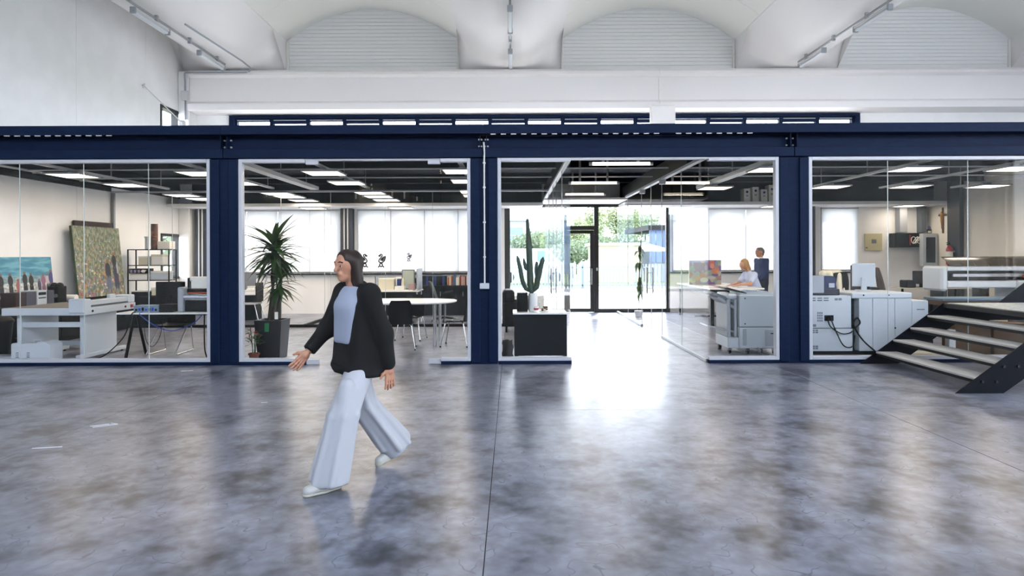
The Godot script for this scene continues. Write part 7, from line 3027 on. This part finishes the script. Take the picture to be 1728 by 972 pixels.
func walking_woman() -> void:
	var t := thing("person", "walking person in black jacket, pale shirt and white wide trousers", "person")
	var H := Vector3(-0.69, 0, 0.72).normalized()
	var S := Vector3(0.72, 0, 0.69).normalized()
	var skin_m := mat("skin_a", Color(0.72, 0.52, 0.42), 0.55)
	mats.skin_a.subsurf_scatter_enabled = true
	mats.skin_a.subsurf_scatter_strength = 0.1
	var C := P(-1.10, 0.92, 4.64)
	var hipN := C + S * 0.085 + Vector3(0, -0.03, 0)
	var hipF := C - S * 0.085 + Vector3(0, -0.03, 0)
	var kneeN := P(-1.15, 0.50, 4.42)
	var kneeF := P(-1.09, 0.49, 4.76)
	var ankN := P(-1.225, 0.10, 4.40)
	var ankF := P(-0.89, 0.17, 4.99)
	var chest := P(-1.105, 1.22, 4.60)
	var nk := P(-1.105, 1.36, 4.585)
	var hc := P(-1.14, 1.505, 4.555)
	var shN := P(-0.985, 1.315, 4.49)
	var shF := P(-1.215, 1.315, 4.70)
	var elN := P(-0.89, 1.04, 4.52)
	var elF := P(-1.33, 1.06, 4.70)
	var wrN := P(-0.862, 0.80, 4.55)
	var wrF := P(-1.445, 0.90, 4.60)
	var b := MB.new()
	b.skin([
		[nk, chest, 0.05, 0.09], [chest + S * 0.05, C + S * 0.05, 0.085, 0.085], [chest - S * 0.05, C - S * 0.05, 0.085, 0.085], [shN, shF, 0.05, 0.05],
		[shN, elN, 0.043, 0.036], [elN, wrN, 0.036, 0.025], [shF, elF, 0.043, 0.036], [elF, wrF, 0.036, 0.025],
		[hipN, kneeN, 0.085, 0.055], [kneeN, ankN, 0.053, 0.036], [hipF, kneeF, 0.085, 0.055], [kneeF, ankF, 0.053, 0.036],
		[ankN + Vector3(0, -0.04, 0), P(-1.33, 0.04, 4.285), 0.036, 0.028], [ankF + Vector3(0, -0.03, 0), P(-0.985, 0.05, 4.90), 0.034, 0.026],
	], 0.04, 0.012)
	head(b, hc, H, S * -1.0, nk, 0.005)
	var fF := (wrF - elF).normalized()
	hand(b, wrF, fF, (Vector3.UP - fF * fF.y).normalized(), (S * -1.0).slerp(H, 0.4), 0.25)
	var fN := Vector3(0.05, -1, -0.05).normalized()
	hand(b, wrN, fN, H, S * -1.0, 0.3)
	part(t, "body", b, skin_m)
	face_bits(t, hc, H, S * -1.0, Color(0.45, 0.2, 0.18))
	# hair, chin length and swinging back
	var hr := MB.new()
	var u := Vector3.UP
	hr.skin([
		[hc - H * 0.018 + u * 0.034, hc + H * 0.014 + u * 0.044, 0.084, 0.076], [hc - H * 0.03 + u * 0.01, hc - H * 0.045 - u * 0.12, 0.068, 0.058],
		[hc + S * 0.062 - H * 0.01 + u * 0.03, hc + S * 0.075 - H * 0.03 - u * 0.12, 0.036, 0.03], [hc - S * 0.062 - H * 0.01 + u * 0.03, hc - S * 0.075 - H * 0.03 - u * 0.12, 0.036, 0.03],
		[hc - H * 0.05 - u * 0.09, hc - H * 0.075 - u * 0.17, 0.05, 0.028],
	], 0.03, 0.006, [[H, H.dot(hc) + 0.068]])
	part(t, "hair", hr, mat("hair_brown", Color(0.13, 0.075, 0.055), 0.55))
	# shirt
	var sh := MB.new()
	sh.skin([
		[nk + H * 0.01 - u * 0.02, chest + H * 0.03, 0.068, 0.10], [chest + H * 0.035 + S * 0.05, C + H * 0.045 + S * 0.05 + u * 0.08, 0.092, 0.10], [chest + H * 0.035 - S * 0.05, C + H * 0.045 - S * 0.05 + u * 0.08, 0.092, 0.10],
		[shN - S * 0.02, shF + S * 0.02, 0.056, 0.056],
	], 0.05, 0.011, [[Vector3.DOWN, -0.965], [Vector3.UP, 1.365]])
	part(t, "shirt", sh, mat("shirt_pale", Color(0.58, 0.61, 0.68), 0.85))
	# jacket, open at the front
	var jk := MB.new()
	jk.skin([
		[nk - H * 0.045 - u * 0.01, chest - H * 0.06, 0.055, 0.09],
		[chest - H * 0.035 + S * 0.07, C - H * 0.03 + S * 0.09, 0.095, 0.115], [chest - H * 0.035 - S * 0.07, C - H * 0.03 - S * 0.09, 0.095, 0.115],
		[C - H * 0.03 + S * 0.085, C - H * 0.02 + S * 0.10 - u * 0.20, 0.115, 0.125], [C - H * 0.03 - S * 0.085, C - H * 0.01 - S * 0.09 - u * 0.20, 0.115, 0.125],
		[C - H * 0.05, C - H * 0.05 - u * 0.20, 0.12, 0.13], [C + H * 0.04 + u * 0.0, C + H * 0.075 - u * 0.14, 0.11, 0.135],
		[chest + H * 0.04 + S * 0.105, C + H * 0.065 + S * 0.10 - u * 0.18, 0.05, 0.075], [chest + H * 0.04 - S * 0.105, C + H * 0.06 - S * 0.10 - u * 0.18, 0.05, 0.07],
		[shN - H * 0.01, shF - H * 0.01, 0.066, 0.066], [shN, elN, 0.068, 0.058], [elN, wrN.lerp(elN, 0.12), 0.058, 0.05], [shF, elF, 0.068, 0.058], [elF, wrF.lerp(elF, 0.12), 0.058, 0.048],
	], 0.045, 0.011, [[Vector3.DOWN, -0.735], [(wrF - elF).normalized(), (wrF - elF).normalized().dot(wrF) - 0.012]])
	part(t, "jacket", jk, mat("jacket_black", Color(0.018, 0.019, 0.023), 0.9))
	# trousers
	var tr := MB.new()
	var hemN := P(-1.235, 0.07, 4.39)
	var hemF := P(-0.91, 0.125, 4.985)
	var bones := [
		[C + S * 0.06 + u * 0.06, hipN - u * 0.05, 0.10, 0.10], [C - S * 0.06 + u * 0.06, hipF - u * 0.05, 0.10, 0.10],
		[hipN - u * 0.03, kneeN, 0.10, 0.095], [kneeN, hemN, 0.095, 0.118], [hipF - u * 0.03, kneeF, 0.10, 0.092], [kneeF, hemF, 0.092, 0.11],
		[kneeF - H * 0.03, hemF - H * 0.05 + u * 0.04, 0.08, 0.09], [kneeN - H * 0.02, hemN - H * 0.06 + u * 0.02, 0.08, 0.085],
		[kneeN + S * 0.05 + u * 0.2, hemN + S * 0.05, 0.05, 0.075],
	]
	var legs := [[hipN, kneeN, hemN, 0.1], [hipF, kneeF, hemF, 1.3]]
	for lg in legs:
		for k in 6:
			var a: float = lg[3] + k * TAU / 6.0
			var rad := H * cos(a) + S * sin(a)
			bones.append([(lg[0] as Vector3).lerp(lg[1], 0.45 + 0.1 * (k % 3)) + rad * 0.088, (lg[1] as Vector3) + rad * 0.095, 0.012, 0.02])
			bones.append([(lg[1] as Vector3) + rad * 0.095, (lg[2] as Vector3) + rad * (0.118 + 0.012 * (k % 2)), 0.02, 0.022])
	var ax := (hemF - kneeF).normalized()
	tr.skin(bones, 0.022, 0.010, [[Vector3.DOWN, -0.045], [ax, ax.dot(hemF) + 0.03]])
	part(t, "trousers", tr, mat("trousers_white", Color(0.70, 0.71, 0.74), 0.85))
	# shoes
	for k in 2:
		var s := MB.new()
		if k == 0:
			s.skin([[P(-1.20, 0.05, 4.42), P(-1.27, 0.045, 4.35), 0.044, 0.046], [P(-1.27, 0.045, 4.35), P(-1.345, 0.036, 4.275), 0.046, 0.034]], 0.02, 0.007, [[Vector3.DOWN, -0.014]])
		else:
			s.skin([[P(-0.855, 0.125, 5.03), P(-0.925, 0.085, 4.96), 0.044, 0.046], [P(-0.925, 0.085, 4.96), P(-1.0, 0.042, 4.885), 0.044, 0.034]], 0.02, 0.007, [[Vector3(0, -1, 0), -0.014]])
		part(t, "shoe", s, mat("shoe_white", Color(0.72, 0.72, 0.71), 0.5))
		s = MB.new()
		if k == 0:
			s.skin([[P(-1.20, 0.022, 4.42), P(-1.27, 0.022, 4.35), 0.04, 0.044], [P(-1.27, 0.022, 4.35), P(-1.345, 0.022, 4.275), 0.044, 0.036]], 0.02, 0.007, [[Vector3.DOWN, 0.0], [Vector3.UP, 0.02]])
		else:
			var d1 := (P(-1.0, 0.018, 4.885) - P(-0.855, 0.09, 5.03)).normalized()
			var nn := d1.cross(Vector3(0.7, 0, 0.7)).normalized()
			if nn.y > 0:
				nn = -nn
			s.skin([[P(-0.855, 0.10, 5.03), P(-0.925, 0.062, 4.96), 0.038, 0.042], [P(-0.925, 0.062, 4.96), P(-1.0, 0.024, 4.885), 0.042, 0.034]], 0.02, 0.007, [[nn, nn.dot(P(-0.925, 0.045, 4.96))], [Vector3.DOWN, 0.0]])
		part(t, "sole", s, mat("sole_cream", Color(0.70, 0.69, 0.64), 0.7))


func standing_man() -> void:
	var t := thing("person", "standing man in navy jacket with white collar behind the copier", "person")
	var H := Vector3(-0.97, 0, 0.2).normalized()
	var S := Vector3(0.2, 0, 0.97).normalized()
	var o := P(5.95, 0, 15.55)
	var u := Vector3.UP
	var hc := o + H * 0.05 + u * 1.61
	var nk := o + H * 0.01 + u * 1.46
	var b := MB.new()
	var C := o + u * 0.98
	b.skin([
		[nk, o + u * 1.3, 0.055, 0.1], [o + u * 1.3 + S * 0.07, C + S * 0.06, 0.10, 0.10], [o + u * 1.3 - S * 0.07, C - S * 0.06, 0.10, 0.10],
		[o + u * 1.42 + S * 0.17, o + u * 1.14 + S * 0.21 + H * 0.02, 0.05, 0.042], [o + u * 1.14 + S * 0.21 + H * 0.02, o + u * 0.98 + S * 0.16 + H * 0.17, 0.042, 0.03],
		[o + u * 1.42 - S * 0.17, o + u * 1.14 - S * 0.22 - H * 0.02, 0.05, 0.042], [o + u * 1.14 - S * 0.22 - H * 0.02, o + u * 1.02 - S * 0.14 + H * 0.2, 0.042, 0.03],
		[C + S * 0.09, o + u * 0.5 + S * 0.1, 0.09, 0.06], [o + u * 0.5 + S * 0.1, o + u * 0.09 + S * 0.1, 0.06, 0.04], [C - S * 0.09, o + u * 0.5 - S * 0.1, 0.09, 0.06], [o + u * 0.5 - S * 0.1, o + u * 0.09 - S * 0.1, 0.06, 0.04],
		[o + u * 0.04 + S * 0.1 - H * 0.04, o + u * 0.035 + S * 0.1 + H * 0.16, 0.04, 0.032], [o + u * 0.04 - S * 0.1 - H * 0.04, o + u * 0.035 - S * 0.1 + H * 0.16, 0.04, 0.032],
	], 0.05, 0.016)
	head(b, hc, H, S * -1.0, nk, 0.008)
	var w1 := o + u * 0.98 + S * 0.16 + H * 0.17
	hand(b, w1, (H + u * -0.4).normalized(), (u - S * 0.2).normalized(), S * -1.0, 0.3, 0.006)
	var w2 := o + u * 1.02 - S * 0.14 + H * 0.2
	hand(b, w2, H, u, S, 0.3, 0.006)
	part(t, "body", b, mat("skin_b", Color(0.64, 0.45, 0.36), 0.55))
	face_bits(t, hc, H, S * -1.0, Color(0.45, 0.24, 0.2))
	var jk := MB.new()
	jk.skin([
		[nk - u * 0.03, o + u * 1.3, 0.075, 0.12], [o + u * 1.3 + S * 0.08, C + S * 0.07, 0.125, 0.125], [o + u * 1.3 - S * 0.08, C - S * 0.07, 0.125, 0.125], [o + u * 1.42 + S * 0.16, o + u * 1.42 - S * 0.16, 0.07, 0.07],
		[o + u * 1.42 + S * 0.17, o + u * 1.14 + S * 0.21 + H * 0.02, 0.072, 0.062], [o + u * 1.14 + S * 0.21 + H * 0.02, w1 - (w1 - o - u * 1.14 - S * 0.21 - H * 0.02) * 0.12, 0.062, 0.05],
		[o + u * 1.42 - S * 0.17, o + u * 1.14 - S * 0.22 - H * 0.02, 0.072, 0.062], [o + u * 1.14 - S * 0.22 - H * 0.02, w2 - (w2 - o - u * 1.14 + S * 0.22 + H * 0.02) * 0.12, 0.062, 0.05],
	], 0.05, 0.014, [[Vector3.DOWN, -0.93], [Vector3.UP, 1.475]])
	part(t, "jacket", jk, mat("jacket_navy", Color(0.06, 0.14, 0.31), 0.8))
	var cl := MB.new()
	cl.skin([[nk - u * 0.01 + H * 0.01, nk + u * 0.025, 0.066, 0.062]], 0.02, 0.008, [[Vector3.DOWN, -1.44], [Vector3.UP, 1.50]])
	part(t, "collar", cl, mats.paper)
	var tr := MB.new()
	tr.skin([[C + S * 0.06, C + S * 0.09 - u * 0.08, 0.11, 0.105], [C - S * 0.06, C - S * 0.09 - u * 0.08, 0.11, 0.105], [C + S * 0.09, o + u * 0.5 + S * 0.1, 0.105, 0.085], [o + u * 0.5 + S * 0.1, o + u * 0.08 + S * 0.1, 0.085, 0.075], [C - S * 0.09, o + u * 0.5 - S * 0.1, 0.105, 0.085], [o + u * 0.5 - S * 0.1, o + u * 0.08 - S * 0.1, 0.085, 0.075]], 0.04, 0.015, [[Vector3.DOWN, -0.05]])
	part(t, "trousers", tr, mat("trousers_navy", Color(0.07, 0.10, 0.17), 0.85))
	for k in 2:
		var q := S * (0.1 if k == 0 else -0.1)
		var s := MB.new()
		s.skin([[o + u * 0.045 + q - H * 0.05, o + u * 0.045 + q + H * 0.08, 0.048, 0.048], [o + u * 0.045 + q + H * 0.08, o + u * 0.035 + q + H * 0.19, 0.048, 0.036]], 0.02, 0.012, [[Vector3.DOWN, 0.0]])
		part(t, "shoe", s, mats.black_plastic)
	var hr := MB.new()
	hr.skin([[hc - H * 0.03 + u * 0.045, hc + H * 0.02 + u * 0.05, 0.082, 0.072], [hc - H * 0.06 + u * 0.01, hc - H * 0.055 - u * 0.05, 0.066, 0.05]], 0.03, 0.008, [[H, H.dot(hc) + 0.062]])
	part(t, "hair", hr, mat("hair_grey", Color(0.36, 0.33, 0.30), 0.7))


func seated_woman() -> void:
	var st := thing("work_stool", "dark stool under the seated blond woman at the work table", "stool")
	var m := MB.new()
	m.lathe([[0.0, 0.50], [0.18, 0.50], [0.19, 0.53], [0.18, 0.555], [0.0, 0.56]], P(5.62, 0, 15.0), 20)
	part(st, "seat", m, mats.black_plastic)
	for k in 4:
		var a := TAU * k / 4.0 + 0.4
		m = MB.new()
		m.tube([P(5.62 + cos(a) * 0.1, 0.5, 15.0 + sin(a) * 0.1), P(5.62 + cos(a) * 0.2, 0.0, 15.0 + sin(a) * 0.2)], 0.014, 6)
		part(st, "leg", m, mats.black_plastic)
	var t := thing("person", "seated blond woman in a pale top bending over the work table", "person")
	var H := Vector3(-0.95, 0, 0.3).normalized()
	var S := Vector3(0.3, 0, 0.95).normalized()
	var u := Vector3.UP
	var o := P(5.62, 0, 15.0)
	var C := o + u * 0.66
	var ch := o + H * 0.14 + u * 1.02
	var nk := o + H * 0.24 + u * 1.20
	var F := (H - u * 0.75).normalized()
	var hc := o + H * 0.34 + u * 1.33
	var sN := ch + S * 0.16 + u * 0.08 + H * 0.04
	var sF := ch - S * 0.16 + u * 0.08 + H * 0.04
	var eN := o + S * 0.2 + H * 0.32 + u * 0.90
	var eF := o - S * 0.2 + H * 0.34 + u * 0.90
	var wN := o + S * 0.1 + H * 0.55 + u * 0.885
	var wF := o - S * 0.1 + H * 0.57 + u * 0.885
	var b := MB.new()
	b.skin([
		[nk, ch, 0.05, 0.09], [ch + S * 0.05, C + S * 0.05, 0.085, 0.095], [ch - S * 0.05, C - S * 0.05, 0.085, 0.095], [sN, eN, 0.045, 0.036], [eN, wN, 0.036, 0.025], [sF, eF, 0.045, 0.036], [eF, wF, 0.036, 0.025], [sN, sF, 0.05, 0.05],
		[C + S * 0.09, C + S * 0.1 + H * 0.42 - u * 0.04, 0.085, 0.06], [C - S * 0.09, C - S * 0.1 + H * 0.42 - u * 0.04, 0.085, 0.06],
		[C + S * 0.1 + H * 0.42 - u * 0.04, o + S * 0.1 + H * 0.40 + u * 0.1, 0.055, 0.04], [C - S * 0.1 + H * 0.42 - u * 0.04, o - S * 0.1 + H * 0.40 + u * 0.1, 0.055, 0.04],
		[o + S * 0.1 + H * 0.38 + u * 0.045, o + S * 0.1 + H * 0.54 + u * 0.035, 0.036, 0.03], [o - S * 0.1 + H * 0.38 + u * 0.045, o - S * 0.1 + H * 0.54 + u * 0.035, 0.036, 0.03],
	], 0.045, 0.016)
	head(b, hc, F, S * -1.0, nk, 0.008)
	hand(b, wN, (H - u * 0.25).normalized(), (S * -1.0), u * -1.0, 0.15, 0.006)
	hand(b, wF, (H - u * 0.25).normalized(), S, u * -1.0, 0.15, 0.006)
	part(t, "body", b, mat("skin_c", Color(0.74, 0.55, 0.45), 0.55))
	face_bits(t, hc, F, S * -1.0, Color(0.5, 0.28, 0.25))
	var top := MB.new()
	top.skin([
		[nk - u * 0.03 - H * 0.02, ch, 0.06, 0.105], [ch + S * 0.06, C + S * 0.06 + u * 0.05, 0.105, 0.11], [ch - S * 0.06, C - S * 0.06 + u * 0.05, 0.105, 0.11], [sN, sF, 0.065, 0.065],
		[sN, sN.lerp(eN, 0.65), 0.066, 0.06], [sF, sF.lerp(eF, 0.65), 0.066, 0.06],
	], 0.045, 0.014)
	part(t, "top", top, mat("top_pale", Color(0.72, 0.76, 0.86), 0.8))
	var tr := MB.new()
	tr.skin([[C + S * 0.07, C + S * 0.1 + H * 0.42 - u * 0.04, 0.115, 0.075], [C - S * 0.07, C - S * 0.1 + H * 0.42 - u * 0.04, 0.115, 0.075], [C + S * 0.1 + H * 0.42 - u * 0.04, o + S * 0.1 + H * 0.40 + u * 0.1, 0.072, 0.06], [C - S * 0.1 + H * 0.42 - u * 0.04, o - S * 0.1 + H * 0.40 + u * 0.1, 0.072, 0.06]], 0.04, 0.015)
	part(t, "trousers", tr, mats.trousers_navy)
	for k in 2:
		var q := S * (0.1 if k == 0 else -0.1)
		var s := MB.new()
		s.skin([[o + u * 0.045 + q + H * 0.36, o + u * 0.035 + q + H * 0.56, 0.045, 0.034]], 0.02, 0.012, [[Vector3.DOWN, 0.0]])
		part(t, "shoe", s, mats.paper)
	var hr := MB.new()
	var B := F * -1.0
	hr.skin([
		[hc + B * 0.03 + u * 0.04, hc + u * 0.055 + F * 0.0, 0.085, 0.078], [hc + B * 0.06, nk + B * 0.03 + u * 0.02, 0.07, 0.06],
		[hc + S * 0.07 + u * 0.03, hc + S * 0.085 - u * 0.2, 0.038, 0.02], [hc - S * 0.07 + u * 0.03, hc - S * 0.085 - u * 0.2, 0.038, 0.02],
	], 0.03, 0.008, [[F, F.dot(hc) + 0.06]])
	part(t, "hair", hr, mat("hair_blond", Color(0.62, 0.48, 0.30), 0.6))


func build_people() -> void:
	walking_woman()
	standing_man()
	seated_woman()


func build_objects() -> void:
	build_left_room()
	build_middle_room()
	build_lobby()
	build_people_room()
	build_press_room()
	build_stairs()
	build_people()
	build_outside()


# ------------------------------------------------------------------ scene
const LED := 1.15
const SUN := 3.6
const SKY := 2.65


func _ready() -> void:
	rng.seed = 20
	var cam := Camera3D.new()
	cam.name = "camera"
	cam.projection = Camera3D.PROJECTION_FRUSTUM
	cam.near = 0.05
	cam.far = 600.0
	cam.size = 972.0 / 1100.0 * 0.05
	cam.frustum_offset = Vector2(0, -56.0 / 1100.0 * 0.05)
	cam.position = Vector3(0, 1.58, 0)
	cam.rotation.z = -0.004
	add_child(cam)
	var sky := ProceduralSkyMaterial.new()
	sky.sky_top_color = Color(0.80, 0.86, 0.94)
	sky.sky_horizon_color = Color(0.93, 0.95, 0.98)
	sky.sky_curve = 0.3
	sky.ground_bottom_color = Color(0.55, 0.55, 0.55)
	sky.ground_horizon_color = Color(0.75, 0.76, 0.77)
	sky.sky_energy_multiplier = SKY
	sky.ground_energy_multiplier = SKY * 0.5
	var sun := DirectionalLight3D.new()
	sun.name = "sun"
	sun.light_color = Color(1.0, 0.96, 0.90)
	sun.light_energy = SUN
	sun.light_angular_distance = 0.6
	sun.shadow_enabled = true
	add_child(sun)
	sun.look_at_from_position(Vector3.ZERO, Vector3(-0.15, -0.8, 0.56))
	var env := Environment.new()
	env.background_mode = Environment.BG_SKY
	env.sky = Sky.new()
	env.sky.sky_material = sky
	env.tonemap_mode = Environment.TONE_MAPPER_LINEAR
	env.tonemap_exposure = 1.33
	env.sdfgi_enabled = true
	env.ssao_enabled = true
	env.ssil_enabled = true
	var we := WorldEnvironment.new()
	we.name = "world"
	we.environment = env
	add_child(we)
	make_materials()
	build_floor()
	build_walls()
	build_roof()
	build_hall_lamps()
	build_facade()
	build_inner_glass()
	build_back_zone()
	build_office_lights()
	build_objects()
	for c in get_children():
		if c is Node3D and not (c is Camera3D) and (c as Node3D).transform == Transform3D.IDENTITY:
			rebase(c)


# move a thing's origin to the middle of its base
func rebase(t: Node3D) -> void:
	var box := AABB()
	var first := true
	var list := [t] if t is MeshInstance3D else []
	list.append_array(t.find_children("*", "MeshInstance3D", true, false))
	for m in list:
		var x: Transform3D = Transform3D.IDENTITY
		var nd: Node = m
		while nd != t:
			x = (nd as Node3D).transform * x
			nd = nd.get_parent()
		var bb: AABB = x * (m as MeshInstance3D).mesh.get_aabb()
		box = bb if first else box.merge(bb)
		first = false
	if first:
		return
	var at := Vector3(box.get_center().x, box.position.y, box.get_center().z)
	t.position = at
	if t is MeshInstance3D:
		var a: Array = t.mesh.surface_get_arrays(0)
		var v: PackedVector3Array = a[Mesh.ARRAY_VERTEX]
		for i in v.size():
			v[i] -= at
		a[Mesh.ARRAY_VERTEX] = v
		var nm := ArrayMesh.new()
		nm.add_surface_from_arrays(Mesh.PRIMITIVE_TRIANGLES, a)
		t.mesh = nm
	for c in t.get_children():
		if c is Node3D:
			c.position -= at
